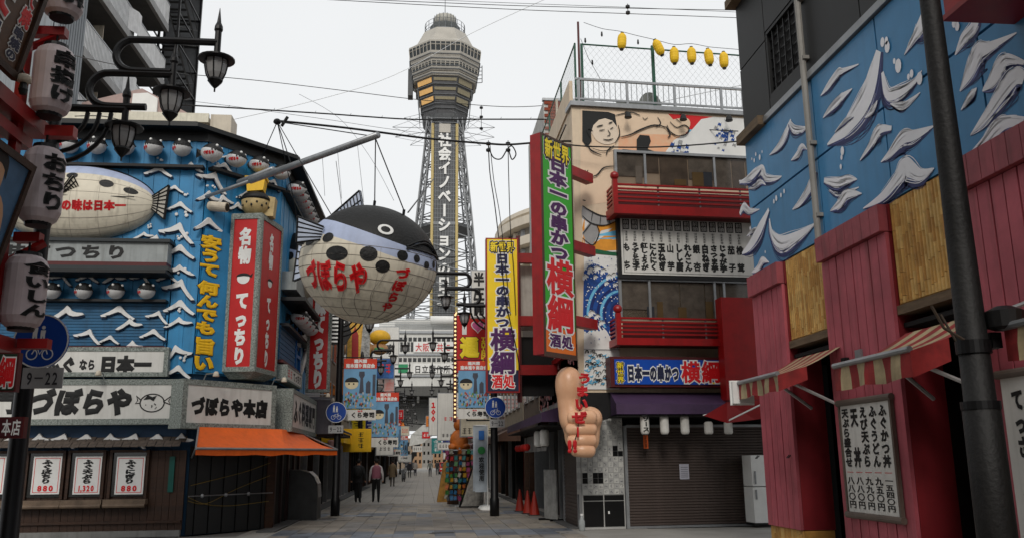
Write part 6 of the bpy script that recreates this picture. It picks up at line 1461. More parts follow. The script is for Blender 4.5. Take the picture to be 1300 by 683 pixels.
# ================================================================ STREET SIDES beyond the corner
def side_building(side,y0,y1,h,col,lab,floors=3,balc=False,aw=None,roofc=None,x=None):
    X=(-4.05 if side<0 else 3.85) if x is None else x
    T=thing('street_building',lab,'building',(X,y0,0),rad(90) if side<0 else rad(-90)); n=y1-y0
    # local: x along street, -y towards the street
    o_=1 if side<0 else -1
    a_,b_=(0,n) if side<0 else (-n,0)
    MB().box(a_,b_,0,9,2.9,h).build('wall',col,T); MB().box(a_,b_,.5,9,0,2.9).build('shop_interior',DARKIN,T); MB().box(a_,b_,-.12,.3,2.6,3.1).build('fascia',random.choice([DRED,BLACK,WOOD,YEL,GREY]),T)
    for f in range(floors-1):
        z=3.4+f*(h-3.2)/(max(1,floors-1)); k=a_+.5
        while k<b_-.9: 
            fr_=MB().box(k-.06,k+1.06,-.05,0,z+.3,z+1.6).build('window_frame',METAL,T); MB().box(k,k+1,-.06,-.051,z+.36,z+1.54).build('window_pane',GLASSD,T); k+=1.7
    for k in range(int(n/1.6)): MB().box(a_+.1+k*1.6,a_+.2+k*1.6,-.02,.5,0,2.6).build('shop_post',random.choice([METAL,WOOD,DMETAL]),T)
    for k in range(int(n/1.6)):
        if random.random()<.7: MB().box(a_+.25+k*1.6,a_+1.4+k*1.6,.3,.34,.1,2.2).build('shop_panel',random.choice([WOOD,GLASSD,mat('shop_red',(.3,.04,.03),.6),mat('shop_warm',(.35,.18,.07),.6,var=.5)]),T)
    MB().box(a_-.05,b_+.05,-.15,.1,h-.02,h+.12).build('parapet',METAL,T)
    if aw: 
        mb=MB(); mb.add([(a_,-.1,3.0),(b_,-.1,3.0),(b_,-.95,2.6),(a_,-.95,2.6),(b_,-.96,2.35),(a_,-.96,2.35)],[(0,3,2,1),(3,5,4,2)]); mb.add([(a_,-.1,3.0),(a_,-.95,2.6),(a_,-.96,2.35),(a_,-.1,2.35)],[(0,1,2,3)]); mb.add([(b_,-.1,3.0),(b_,-.95,2.6),(b_,-.96,2.35),(b_,-.1,2.35)],[(0,1,2,3)]); mb.build('shop_awning',aw,T)
    return T
B1=mat('tan_render',(.32,.28,.22),.8,streak=.4); B2=mat('brown_render',(.16,.12,.09),.8,streak=.4); B3=mat('pale_render',(.42,.42,.40),.8,streak=.5); B4=mat('pinkish_render',(.38,.30,.27),.8,streak=.4)
side_building(-1,29.6,34.5,6.0,mat('lilac_grey',(.30,.29,.30),.8,streak=.3),'plain lilac-grey building next door to the blue restaurant',1)
side_building(-1,34.7,41,7.6,B2,'dark brown building with a yellow shop awning on the left of the street',3,aw=YEL)
tb=side_building(-1,41.2,48,8.6,MATS['tan_render'],'tan building with an ornate yellow gable on the left of the street',3)
side_building(-1,48.2,58,9.5,B3,'pale rendered building on the left of the street before the far signs',3,aw=mat('awning_olive',(.2,.12,.03),.7))
side_building(-1,58.2,75,8.2,B2,'brown building far along the left of the street',3,aw=DRED)
side_building(-1,75.2,100,10,B4,'pinkish building far along the left of the street',3,aw=YEL)
side_building(-1,100.2,138,8.5,B3,'pale building at the far left end of the street',3)
side_building(1,28.7,34,7.2,B2,'dark brown building next to the skewer restaurant',2,aw=None)
side_building(1,34.2,42,7.8,B1,'tan building behind the toy rack on the right of the street',3,aw=mat('awning_brown',(.10,.05,.03),.7))
side_building(1,42.2,54,8.5,B4,'pinkish building with many hanging signs on the right of the street',3)
side_building(1,54.2,72,9,B3,'pale building further along the right of the street',3,aw=DRED)
side_building(1,72.2,100,8,B2,'brown building far along the right of the street',3)
side_building(1,100.2,138,9,B1,'tan building at the far right end of the street',3,aw=YEL)
# lilac flat box under the red sign, grey roller etc.
p=atY(388,506,28.6);q=atY(420,550,28.6); T=thing('shop_signbox','plain mauve-grey light box under the tall red hanging sign','sign',(p[0],28.6,q[2])); MB().box(0,q[0]-p[0],0,.4,0,p[2]-q[2]).build('box',mat('mauve_box',(.24,.22,.24),.6,streak=.3),T); MB().box(-.02,q[0]-p[0]+.02,-.02,.42,p[2]-q[2],p[2]-q[2]+.06).build('top_trim',METAL,T)
T=thing('small_roof','short dark tiled roof over the shop entrance beside the left street lamp','roof',(-3.7,31,2.6))
mb=MB(); o=None
for k in range(14):
    s_=MB().prism([(0,.45),(.95,.0),(.95,.07),(0,.52)],0,.2)
    if o is None: o=s_.build('roof_tile_row',mat('roof_tile',(.06,.06,.065),.6,var=.3),T); q=o
    else: q=inst(o,T)
    q.location=(0,k*.22,0)
MB().box(0,.9,-.05,3.05,-.1,0.0).build('eave_board',WOOD,T)
for k in range(6): 
    TT_=paper_lantern('paper_lantern','red and white paper lantern in the row under the dark tiled roof, %s'%['nearest','second','third','fourth','fifth','farthest'][k],(-3.15,30.4+k*.55,2.05),.11,.3,'',0,'lanterns under the tiled roof',mat('lantern_pinkish',(.45,.28,.26),.7))
# ornate yellow gable + bird-like sculpture and striped roof piece behind
p0=atY(440,470,44); T=thing('gable_front','ornate yellow gable front with a narrow red door shape above the left shops','facade',(p0[0],44,p0[2]-1))
gx=lambda x,y: (atY(x,y,44)[0]-p0[0],atY(x,y,44)[2]-p0[2]+1)
MB().prism([gx(440,475),gx(469,475),gx(470,430),gx(464,402),gx(455,385),gx(446,400),gx(441,430)],0,.4).build('gable_wall',mat('gable_yellow',(.62,.40,.10),.7,var=.3,scale=6),T)
MB().prism([gx(446,472),gx(455,472),gx(455,425),gx(451,414),gx(447,425)],-.05,0).build('red_niche',REDP,T); MB().prism([gx(456,472),gx(469,472),gx(470,405),gx(462,398)],-.06,0).build('grey_tiles',mat('pebble_grey',(.35,.35,.34),.8,var=.5,scale=8),T)
p0=atY(416,400,36); T=thing('roof_grille','black and white striped roof grille behind the left street lamp','grille',p0)
for k in range(8): z=-k*.16; MB().box(0,.75-.02*k,-.02,.02,z,z+.07).build('louvre',WHITEP,T)
MB().prism([(0,-1.2),(.75,-1.2),(1.0,-.75),(.7,.1),(0,.1)],.03,.2).build('backing',BLACK,T)
# yellow round lantern figure on a red bar
p0=atY(482,436,50); T=thing('lantern_sculpture','yellow dome lantern on a tan round body fixed to a red bar above the street','lantern',p0)
MB().ball((0,0,.35),.62,.62,.45,16,10).build('yellow_dome',mat('dome_yellow',(.60,.38,.03),.6,var=.15),T,True); MB().ball((0,0,-.3),.5,.45,.35,14,8).ball((-.7,.1,-.3),.45,.4,.35,12,8).build('tan_body',mat('body_tan',(.42,.26,.14),.7,var=.2),T,True); MB().cyl((-2.4,0,.15),(-.5,0,.15),.05).build('red_bar',REDP,T); MB().ball((0,-.4,-.35),.3,.1,.1,8,5).build('green_mouth',mat('mouth_green',(.1,.3,.12),.6),T)
# ================================================================ CREAM ROUND HOTEL (right, behind)
T=thing('round_hotel','cream multi-storey building with rounded balconies behind the yellow hanging sign','building',(31.5,136,0))
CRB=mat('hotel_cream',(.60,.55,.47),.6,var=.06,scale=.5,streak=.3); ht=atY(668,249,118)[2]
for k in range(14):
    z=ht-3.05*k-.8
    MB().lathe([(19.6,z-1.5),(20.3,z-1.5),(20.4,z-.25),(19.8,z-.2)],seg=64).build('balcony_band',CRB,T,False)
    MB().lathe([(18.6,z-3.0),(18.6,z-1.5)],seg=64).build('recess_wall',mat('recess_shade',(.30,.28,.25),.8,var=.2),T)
    if k<5:
        for j in range(26):
            an=rad(150+j*7); MB().box(18.6*cos(an)-.4,18.6*cos(an)+.4,18.6*sin(an)-.4,18.6*sin(an)+.4,z-2.9,z-1.7).build('balcony_item',random.choice([METAL,CRB,GLASSD]),T)
MB().lathe([(19.4,ht-.9),(20.0,ht-.5),(20.0,ht+.1),(19.2,ht+.2)],seg=64).build('roof_rim',CRB,T)
# ================================================================ APARTMENT BLOCK (upper left)
AX=-12.4; AL=9.2
apt=thing('apartment_block','grey apartment block with stepped white balconies and an outside steel stair tower','building',(AX,30.1,0))
MB().box(-12,-1.5,0,AL,0,34).build('wall',mat('apt_wall',(.20,.20,.20),.8,streak=.4),apt)
PM=mat('apt_pier',(.26,.28,.30),.6,var=.15,streak=.3,stretch=(8,8,.3)); o=None
for k in range(11):
    if o is None: o=MB().box(-.06,.06,0,.15,10.4,34).build('corrugated_strip',PM,apt); q=o
    else: q=inst(o,apt)
    q.location=(0,-2.2+k*.2,0)
MB().box(-1.6,-.1,-2.2,-.02,10.4,34).build('corner_pier',PM,apt)
pan=mat('apt_panel',(.66,.66,.66),.6,streak=.25)
for f in range(9):
    z=10.5+f*2.85
    MB().box(-1.5,.0,0,AL,z-.2,z).build('balcony_slab',mat('slab_dark',(.14,.14,.14),.8),apt)
    MB().box(-.1,.06,0,AL,z-.22,z+.12).build('slab_edge',mat('apt_edge',(.36,.36,.36),.7),apt)
    MB().box(-.03,.03,0,4.2,z+.14,z+1.15).build('balcony_panel',pan,apt); MB().box(-.03,.03,5.4,AL,z+.14,z+1.15).build('balcony_panel',pan,apt)
    V=[(.03,4.2,z+.14),(.25,4.6,z+.14),(.25,5.0,z+.14),(.03,5.4,z+.14)]; W_=[(v[0],v[1],z+1.15) for v in V]; MB().add(V+W_,[(0,1,5,4),(1,2,6,5),(2,3,7,6)]).build('bowed_panel',pan,apt)
    mb=MB(); [mb.box(.031,.04,.1+k*.13,.13+k*.13,z+.16,z+1.13) for k in range(31)]; mb.build('panel_ribs',METAL,apt,kind='stuff')
    MB().box(-.05,.05,0,AL,z+1.15,z+1.2).build('handrail',METAL,apt)
    for k in range(3): MB().box(-1.52,-1.46,.4+k*3,1.3+k*3,z,z+2.1).build('door',random.choice([CREAM,METAL,GREY]),apt); MB().box(-1.53,-1.47,1.6+k*3,2.5+k*3,z+.9,z+1.9).build('window_pane',GLASSD,apt)
    MB().box(-.9,-.5,3,3.05,z,z+2.5).build('partition',CREAM,apt)
st=thing('stair_tower','open steel stair tower with mesh panels at the far end of the apartment block','staircase',(AX+.2,39.4,0))
for (x,y) in ((-1.5,0),(.25,0),(-1.5,3.6),(.25,3.6),(-.6,0)): MB().box(x-.05,x+.05,y-.05,y+.05,0,34).build('column',DMETAL,st)
for f in range(20):
    z=8+f*1.475
    MB().box(-1.5,.25,-.03,.03,z,z+.06).box(-1.5,.25,3.57,3.63,z,z+.06).box(-1.53,-1.47,0,3.6,z,z+.06).box(.22,.28,0,3.6,z,z+.06).build('landing_beam',DMETAL,st)
    s=1 if f%2 else -1
    mb=MB(); y0,y1=(.2,3.4) if s>0 else (3.4,.2); mb.tube([(.2,y0,z),(.2,y1,z+1.475)],.05,4); mb.tube([(.2,y0,z+.9),(.2,y1,z+2.3)],.02,4); mb.tube([(-.7,y0,z),(-.7,y1,z+1.475)],.05,4)
    [mb.box(-.7,.2,y0+(y1-y0)*k/8-.1,y0+(y1-y0)*k/8+.1,z+1.475*k/8,z+1.475*k/8+.03) for k in range(1,8)]; mb.build('stair_flight',mat('stair_steel',(.10,.10,.10),.6,.4),st)
MB().box(-1.5,.3,3.66,3.70,8,36).build('mesh_screen',mat('grey_mesh_panel',(.20,.205,.21),.6),st)
pk=thing('pink_roof_house','small pale pink roof shape between the apartment block and the blue restaurant eaves','roof',(-9.5,29.8,0)); q=atY(150,118,30); MB().prism([(-2.6,9),(1.8,9),(1.8,q[2]-1.2),(-.6,q[2]+.1),(-2.6,q[2]-.5)],0,.4).build('gable',mat('dusty_pink',(.42,.33,.31),.8),pk)
q=atY(183,128,29.7); T=thing('white_roof_unit','rounded white roof unit behind the front lamp','roof unit',(q[0],29.7,9.8)); MB().prism([(-.55,0),(.45,0),(.45,q[2]-9.7),(.1,q[2]-9.5),(-.4,q[2]-9.55)],0,.5).build('casing',WHITEP,T)
# ================================================================ STREET LAMPS
def lamp_parts(T,x,zarm,sgn):
    L_=MB(); c=(x,0,zarm)
    MB().lathe([(.035,-.2),(.045,-.16),(.045,.16),(.06,.19),(.055,.24),(.03,.30),(.004,.52)],c=c,seg=10).build('spire',DMETAL,T)
    h=MB().lathe([(.02,-.15),(.08,-.20),(.245,-.245),(.245,-.265),(.15,-.27)],c=c,seg=20).build('lamp_hat',DMETAL,T,False)
    MB().lathe([(.145,-.27),(.15,-.34),(.125,-.47),(.085,-.55)],c=c,seg=8).build('lamp_glass',mat('frosted_lamp_glass',(.34,.34,.34),.25,var=.15),T)
    b=MB(); b.lathe([(.10,-.545),(.105,-.57),(.05,-.64),(.012,-.68),(.012,-.73)],c=c,seg=8); b.build('lamp_foot',DMETAL,T)
    mb=MB()
    for k in range(8): a_=2*pi*k/8; mb.tube([(x+r*cos(a_),r*sin(a_),zarm+z) for r,z in ((.15,-.27),(.156,-.34),(.13,-.47),(.09,-.55))],.009,4,False)
    mb.build('lamp_cage',DMETAL,T)
def street_lamp(label,loc,sgn,group=None):
    T=thing('street_lamp',label,'street lamp',loc,0,group); s=sgn; Z1,Z2,Z3=6.32,6.84,7.34
    MB().lathe([(.14,0),(.14,.5),(.115,.55),(.105,3),(.085,6.6),(.06,6.75),(.02,6.8)],seg=14).build('pole',DMETAL,T,True)
    MB().tube([(0,0,Z1),(s*.9,0,Z1)],.055,8).build('arm',DMETAL,T)
    def loop(xa,z0,z1,xe,rr=.052):
        zc=(z0+z1)/2; r=(z1-z0)/2; pts=[(s*(xa+.5),0,z0),(s*(xa+r*.2),0,z0)]+[(s*(xa-r*1.05*sin(pi*k/8)),0,zc-r*cos(pi*k/8)) for k in range(1,8)]+[(s*(xa+r*.2),0,z1),(s*xe,0,z1)]
        MB().tube(smoothpath(pts,2),rr,8).build('curved_arm',DMETAL,T)
    loop(.66,Z1+.04,Z2,1.48); loop(.95,Z2+.04,Z3,2.04)
    for k in range(3):
        r=.42+k*.15; MB().tube([(s*(.0+r*sin(pi/2*i/7)),0,Z1-.12-r*cos(pi/2*i/7)*1.0+.06) for i in range(8)],.03,6).build('brace',DMETAL,T)
    lamp_parts(T,s*.9,Z1,s); lamp_parts(T,s*1.48,Z2,s); lamp_parts(T,s*2.04,Z3,s)
    return T
NLP=(-4.74,10.9,0)
lamp0=street_lamp('nearest black street lamp with three hooked arms and lanterns at the upper left',NLP,1); lamp0.scale=(.96,.96,.96)
lr=street_lamp('black three-armed street lamp on the right at the corner, carrying a blue round sign',(2.1,26.56,0),-1)
ords=['second','third','fourth','fifth','sixth','seventh','eighth','ninth']
copy_tree(lamp0,(-2.69,27.9,0),0,'black three-armed street lamp on the left beside the tall red hanging sign',scale=1.0)
pl=[atZ(463,632),atZ(491,613),atZ(505,606)]
ys=[pl[0][1],pl[1][1]+2]
for i,(y,x) in enumerate(((42,-3.0),(55,-3.0),(69,-3.05),(84,-3.1),(100,-3.1),(118,-3.1))):
    copy_tree(lamp0,(x,y,0),0,'%s black three-armed street lamp down the left side beyond the corner'%ords[i],'street lamps down the street',scale=1.0)
for i,(y,x) in enumerate(((41,2.4),(55,2.5),(69,2.6),(84,2.7),(100,2.8),(118,2.8))):
    copy_tree(lr,(x,y,0),0,'%s black three-armed street lamp down the right side beyond the corner'%ords[i],'street lamps down the street')
# round blue signs + number plates on three of them
SB=mat('sign_blue_round',(.012,.09,.36),.4,var=.05)
def round_sign(loc,rz,label,r=.30,plate='9－22',pl_off=(.0,-.47),pw=.46):
    T=thing('round_sign',label,'traffic sign',loc,rz)
    K=32; MB().prism([(r*cos(2*pi*k/K),r*sin(2*pi*k/K)) for k in range(K)],-.02,0).build('disc',SB,T)
    mb=MB(); rr=r*.97; brush(mb,[(rr*cos(2*pi*k/K),rr*sin(2*pi*k/K)) for k in range(K+1)],[r*.05]*(K+1),-.024,-.0205); mb.build('white_rim',WHITEP,T)
    s=r; mb=MB()
    def circ(cx,cz,q,n=12): mb.add([(cx+q*cos(2*pi*k/n),-.024,cz+q*sin(2*pi*k/n)) for k in range(n)],[tuple(range(n))])
    for (cx,h) in ((-.22,.40),(.06,.30)):   # adult and child
        circ(s*cx,s*(.20+h),s*.07); mb.add([(s*(cx-.09),-.024,s*(.10+h)),(s*(cx+.09),-.024,s*(.10+h)),(s*(cx+.07),-.024,s*.22),(s*(cx+.08),-.024,s*(.0)),(s*(cx+.02),-.024,0),(s*cx,-.024,s*.2),(s*(cx-.05),-.024,0),(s*(cx-.1),-.024,0)],[tuple(range(8))])
    mb.build('walking_figures',WHITEP,T)
    mb=MB()
    for cx in (-.28,.28): brush(mb,[(s*(cx+.19*cos(2*pi*k/16)),s*(-.48+.19*sin(2*pi*k/16))) for k in range(17)],[s*.04]*17,-.024,-.0205)
    brush(mb,[(-.28*s,-.48*s),(-.12*s,-.2*s),(.16*s,-.2*s),(.0,-.48*s),(-.12*s,-.2*s)],[s*.04]*5,-.025,-.021); brush(mb,[(.28*s,-.48*s),(.14*s,-.12*s),(.22*s,-.1*s)],[s*.04]*3,-.025,-.021); mb.build('bicycle_symbol',WHITEP,T)
    x,z=pl_off; MB().box(x-pw/2,x+pw/2,-.02,0,z-.12,z+.12).build('plate',mat('plate_grey',(.42,.42,.42),.6),T); text(T,plate,x-pw*.4,x+pw*.4,z-.08,z+.08,-.0215,mat('plate_ink',(.06,.06,.07),.6),.02)
    return T
yy=10.85; c=atY(53,433,yy-.25); round_sign((c[0],yy-.25,c[2]),rad(-3),'large blue round shared-path sign on the nearest lamp pole, left',.32,'9－22',(.06,-.43),.46)
p=atY(427,523,27.7); round_sign((p[0],27.7,p[2]),0,'blue round sign on the left street lamp next to the hanging posters',.32,'9－22',(0,-.52))
p=atY(629,517,26.4); round_sign((p[0],26.4,p[2]),0,'blue round sign on the right street lamp in front of the yellow sign',.32,'9－22',(.05,-.47))
# ---------------------------------------------------------------- hanging posters with the tower picture
def poster(px0,px1,py0,py1,Y,label,header=True,strip=True,stext='くら寿司'):
    a=atY(px0,(py0+py1)/2,Y);b=atY(px1,(py0+py1)/2,Y);zt=atY((px0+px1)/2,py0,Y)[2];zb=atY((px0+px1)/2,py1,Y)[2]
    T=thing('hanging_poster',label,'poster',(a[0],Y,zb)); W_=b[0]-a[0];H=zt-zb
    MB().box(0,W_,0,.03,0,H).build('sky_panel',mat('poster_sky',(.20,.38,.55),.6,var=.15,scale=1),T)
    MB().box(0,W_,-.012,0,H*.80,H).build('red_header',mat('poster_red',(.62,.07,.02),.5),T)
    text(T,'通天閣',W_*.3,W_*.7,H*.91,H*.99,-.014,WHITEP,.06,res=1); text(T,'南本通り商店会',W_*.06,W_*.94,H*.81,H*.90,-.014,WHITEP,.06,res=1)
    mb=MB(); t=W_*.55; mb.add([(t-.07*W_,-.004,H*.3),(t+.07*W_,-.004,H*.3),(t+.04*W_,-.004,H*.6),(t+.09*W_,-.004,H*.66),(t+.08*W_,-.004,H*.74),(t-.08*W_,-.004,H*.74),(t-.09*W_,-.004,H*.66),(t-.04*W_,-.004,H*.6)],[tuple(range(8))]); mb.add([(W_*.68,-.003,H*.3),(W_*.82,-.003,H*.3),(W_*.82,-.003,H*.52),(W_*.75,-.003,H*.56),(W_*.68,-.003,H*.5)],[tuple(range(5))]); mb.add([(W_*.88,-.003,H*.25),(W_*.97,-.003,H*.25),(W_*.97,-.003,H*.68),(W_*.88,-.003,H*.68)],[(0,1,2,3)]); mb.build('printed_tower',mat('poster_tower',(.10,.11,.14),.7),T)
    mb=MB(); cx,cz,r=W_*.25,H*.49,W_*.20; mb.cm=0; mb.add([(cx+r*cos(2*pi*k/18),-.006,cz+r*.8*sin(2*pi*k/18)) for k in range(18)],[tuple(range(18))]); mb.cm=1; mb.add([(cx+r*1.05*cos(pi*k/9),-.008,cz+r*.25+r*.75*sin(pi*k/9)) for k in range(10)],[tuple(range(10))])
    for e in (-.4,.3): q=r*.12; mb.add([(cx+e*r-q,-.009,cz-q),(cx+e*r+q,-.009,cz-q),(cx+e*r+q,-.009,cz+q),(cx+e*r-q,-.009,cz+q)],[(0,1,2,3)])
    mb.build('printed_face',[mat('poster_cream',(.66,.58,.42),.6),BLACK],T)
    mb=MB()
    for k in range(70):
        mb.cm=random.randint(0,4); x,z=random.uniform(.02,.9)*W_,random.uniform(.02,.30)*H; q=W_*.045; mb.add([(x,-.007-.0001*k,z),(x+q,-.007-.0001*k,z),(x+q*.8,-.007-.0001*k,z+q*1.6),(x+.1*q,-.007-.0001*k,z+q*1.5)],[(0,1,2,3)])
    mb.build('printed_crowd',[mat('crowd_dark',(.05,.05,.05),.7),mat('crowd_red',(.4,.08,.06),.7),mat('crowd_tan',(.5,.38,.25),.7),mat('crowd_green',(.15,.3,.08),.7),mat('crowd_pale',(.5,.5,.5),.7)],T,kind='stuff')
    MB().cyl((-.25,.02,H+.04),(W_+.1,.02,H+.04),.02,seg=6).build('hanger_bar',DMETAL,T)
    if strip:
        h=H*.21; MB().box(0,W_,-.005,.03,-h-.04,-.04).build('name_strip',WHITE,T); text(T,stext,W_*.24,W_*.97,-h*.78-.04,-h*.22-.04,-.008,INK,.05,res=2); text(T,'無添',W_*.45,W_*.6,-h*.24-.04,-.055,-.008,REDINK,.02,res=1)
    return T
poster(436,478,455,518,27.9,'red-topped tower poster with sushi strip on the left street lamp, nearest')
poster(472,506,498,554,40,'red-topped tower poster with sushi strip on the second left lamp',stext='くら寿司')
poster(493,509,533,570,54.5,'small red-topped tower poster on the third left lamp',strip=True)
poster(506,518,553,578,68,'tiny red-topped tower poster far down the left side')
poster(582,621,458,517,26.7,'red-topped tower poster with sushi strip on the right street lamp below the heart sign')
# heart sign with bulbs
Y_=31; a=atY(580,430,Y_);b=atY(619,430,Y_);zt=atY(600,400,Y_)[2];zb=atY(600,462,Y_)[2]
T=thing('heart_sign','red sign with a pink heart and yellow character edged by rows of small bulbs','sign',(a[0],Y_,zb)); W_=b[0]-a[0];H=zt-zb
MB().box(0,W_,0,.25,-.3,H).build('face',RED,T)
text(T,'I',.14,.40,H*.62,H*.95,-.004,WHITEP,.07)
hp_=[(16*sin(t)**3/17,(13*cos(t)-5*cos(2*t)-2*cos(3*t)-cos(4*t))/17) for t in [2*pi*k/28 for k in range(28)]]
MB().prism([(W_*.68+x*.26,H*.77+y*.27) for x,y in hp_],-.01,-.001).build('heart_outline',WHITEP,T); MB().prism([(W_*.68+x*.22,H*.77+y*.23) for x,y in hp_],-.016,-.011).build('heart',mat('heart_pink',(.62,.16,.34),.5),T)
text(T,'通',.12,.78,H*.13,H*.56,-.004,YELP,.08,outline=[(DRED,.04)]); text(T,'TSUTENKAKU',W_*.78,W_*.94,-.2,H*.55,-.004,YELP,.05,vertical=True,fill=1)
bl=mat('bulb_warm',(.85,.62,.35),.4,emit=1.2); o=None
for k in range(26):
    for s in (0,1):
        x=(-.06 if s==0 else W_+.06); z=H-.0-k*.145
        if s and z<-.2: continue
        if o is None: o=MB().ball((0,0,0),.04,.04,.04,8,5).build('bulb',bl,T); q=o
        else: q=inst(o,T)
        q.location=(x,-.05,z)
for k in range(12):
    q=inst(o,T); q.location=(-.02+k*W_/11,-.05,H+.06)
MB().box(-.12,.0,-.02,.2,H-3.8,H+.1).box(W_,W_+.12,-.02,.2,-.3,H+.1).build('bulb_rail',DRED,T)
# more signs along the right and left sides
def flat_sign(name,px0,px1,py0,py1,Y,label,face,txts=(),frame=METAL,cat='sign',b=.04):
    a=atY(px0,(py0+py1)/2,Y);b_=atY(px1,(py0+py1)/2,Y);zt=atY((px0+px1)/2,py0,Y)[2];zb=atY((px0+px1)/2,py1,Y)[2]
    T=thing(name,label,cat,(a[0],Y,zb)); W_=b_[0]-a[0];H=zt-zb
    MB().box(-b,W_+b,.0,.2,-b,H+b).build('case',frame,T); MB().box(0,W_,-.012,0,0,H).build('face',face,T)
    for (s,x0,x1,z0,z1,m,bold,v) in txts:
        if s[0]=='#': marks(T,int(s[1:]),x0*W_,x1*W_,z0*H,z1*H,-.014,m,v); continue
        text(T,s,x0*W_,x1*W_,z0*H,z1*H,-.014,m,bold,vertical=v,res=1)
    return T
flat_sign('hanging_sign',599,617,344,402,29.5,'white vertical sign with black characters left of the yellow sign',WHITE,[('半圧開',.1,.9,.02,.98,INK,.05,True)])
flat_sign('shop_sign',556,589,499,558,46,'white hanging signboard with a framed brush drawing behind the toy rack',WHITE,[('#5',.12,.9,.05,.14,INK,.05,False),('#3',.72,.92,.62,.9,INK,.04,True),('#3',.2,.8,.40,.5,REDINK,.05,False)])
T=flat_sign('shop_sign',585,627,516,553,33,'white signboard with black frame and red stamp under the sushi strip',mat('board_cream',(.58,.54,.44),.6,streak=.2),[('#6',.03,.97,.04,.30,INK,.05,False)])
mb=MB(); mb.box(.2,1.15,-.016,-.013,.55,.60).box(.2,.25,-.016,-.013,.60,1.25); mb.build('painted_frame',INK,T)
mb=MB(); brush(mb,smoothpath([(.4,1.1),(.45,.95),(.55,.85)],3),[.05]*7,-.017,-.014); brush(mb,smoothpath([(.65,.72),(.75,.85),(.85,1.0)],3),[.05]*7,-.017,-.014); mb.build('brush_mark',INK,T)
MB().prism([(.9+.13*cos(k*pi/4),.75+.13*sin(k*pi/4)) for k in range(8)],-.02,-.017).build('red_stamp',REDINK,T)
flat_sign('shop_sign',545,555,505,552,55,'narrow white sign with red characters beside the far right lamps',WHITE,[('１００',.1,.9,.35,.9,REDINK,.08,True)])
flat_sign('shop_sign',496,505,560,574,60,'small yellow shop sign far down the left side',YEL,[('#1',.2,.8,.2,.8,INK,.05,False)])
flat_sign('shop_sign',474,506,415,462,62,'white shop sign with a dark round crest and red lower strip, above the left street',WHITE,[('家',.5,.85,.25,.55,INK,.04,False),('#4',.08,.92,.02,.16,REDINK,.05,False)])
T=flat_sign('shop_sign',478,499,562,577,44,'oval white sign with red lower edge over the left pavement',WHITE,[('#3',.15,.85,.3,.75,INK,.05,False)])
flat_sign('shop_sign',437,470,545,572,38,'yellow shop fascia with a bold black character behind the left lamp',YEL,[('#3',.5,.8,.1,.9,INK,.06,True)],frame=YEL)
flat_sign('shop_sign',478,500,455,480,48,'blue and red picture sign above the second left poster',mat('pic_blue',(.05,.15,.35),.6,var=.5,scale=2),[('#2',.15,.85,.2,.8,REDINK,.08,False)])
flat_sign('shop_sign',488,500,480,500,52,'pink and white picture sign behind the second left poster',mat('pic_pink',(.45,.12,.10),.6,var=.5,scale=2,c2=(.5,.5,.48)))
flat_sign('shop_sign',506,522,577,586,75,'small white rectangular sign in the distance, left side',WHITE,[('#1',.3,.7,.1,.9,INK,.03,False)])
flat_sign('shop_sign',563,583,575,582,70,'small pale signboard in the distance on the right side',WHITE)
flat_sign('shop_sign',522,532,596,601,110,'tiny pale sign at the end of the street',WHITE) if False else None
flat_sign('shop_sign',541,553,528,541,62,'small orange sign with dark marks under the far right lamps',mat('sign_orange2',(.65,.25,.04),.5),[('#3',.1,.9,.2,.8,INK,.05,False)])
flat_sign('shop_sign',500,512,520,532,58,'small red sign with pale marks above the tiny left poster',REDINK,[('#3',.1,.9,.2,.8,WHITEP,.05,False)])
flat_sign('shop_sign',556,588,562,570,44,'long white strip sign under the framed brush drawing',WHITE,[('#8',.03,.97,.15,.85,INK,.05,False)])
flat_sign('shop_sign',548,560,556,575,72,'narrow teal sign low on the right of the street',mat('sign_teal',(.03,.25,.25),.5),[('#3',.15,.85,.1,.9,WHITEP,.05,True)])
flat_sign('shop_sign',524,536,566,573,95,'small white strip sign over the far pavement, centre left',WHITE,[('#4',.05,.95,.2,.8,INK,.05,False)])
flat_sign('shop_sign',509,519,541,552,66,'small cream sign between the left posters and the gateway',mat('board_cream',(.58,.54,.44),.6,streak=.2),[('#3',.1,.9,.2,.8,REDINK,.05,False)])
flat_sign('shop_sign',536,546,548,556,90,'tiny red sign hanging over the street in front of the gateway',REDINK,[('#2',.1,.9,.2,.8,WHITEP,.05,False)])
random.seed(21)
cols_=[(REDINK,WHITEP),(WHITEP,REDINK),(YELP,INK),(WHITEP,INK),(mat('sign_teal',(.03,.25,.25),.5),WHITEP),(mat('sign_orange2',(.65,.25,.04),.5),INK),(mat('sign_navy2',(.02,.05,.25),.5),WHITEP)]
wd_=['串かつ','将棋','酒場','ふぐ','たこ焼','喫茶','お好焼','カラオケ','食堂','ホルモン']
desc={0:'red',1:'white',2:'yellow',3:'white',4:'teal',5:'orange',6:'navy'}
dist=['nearest','second nearest','third nearest','fourth nearest','fifth nearest','sixth nearest','seventh nearest','eighth nearest','ninth nearest','tenth nearest','eleventh nearest','twelfth nearest','thirteenth nearest','fourteenth nearest','fifteenth nearest','sixteenth nearest','seventeenth nearest','farthest']
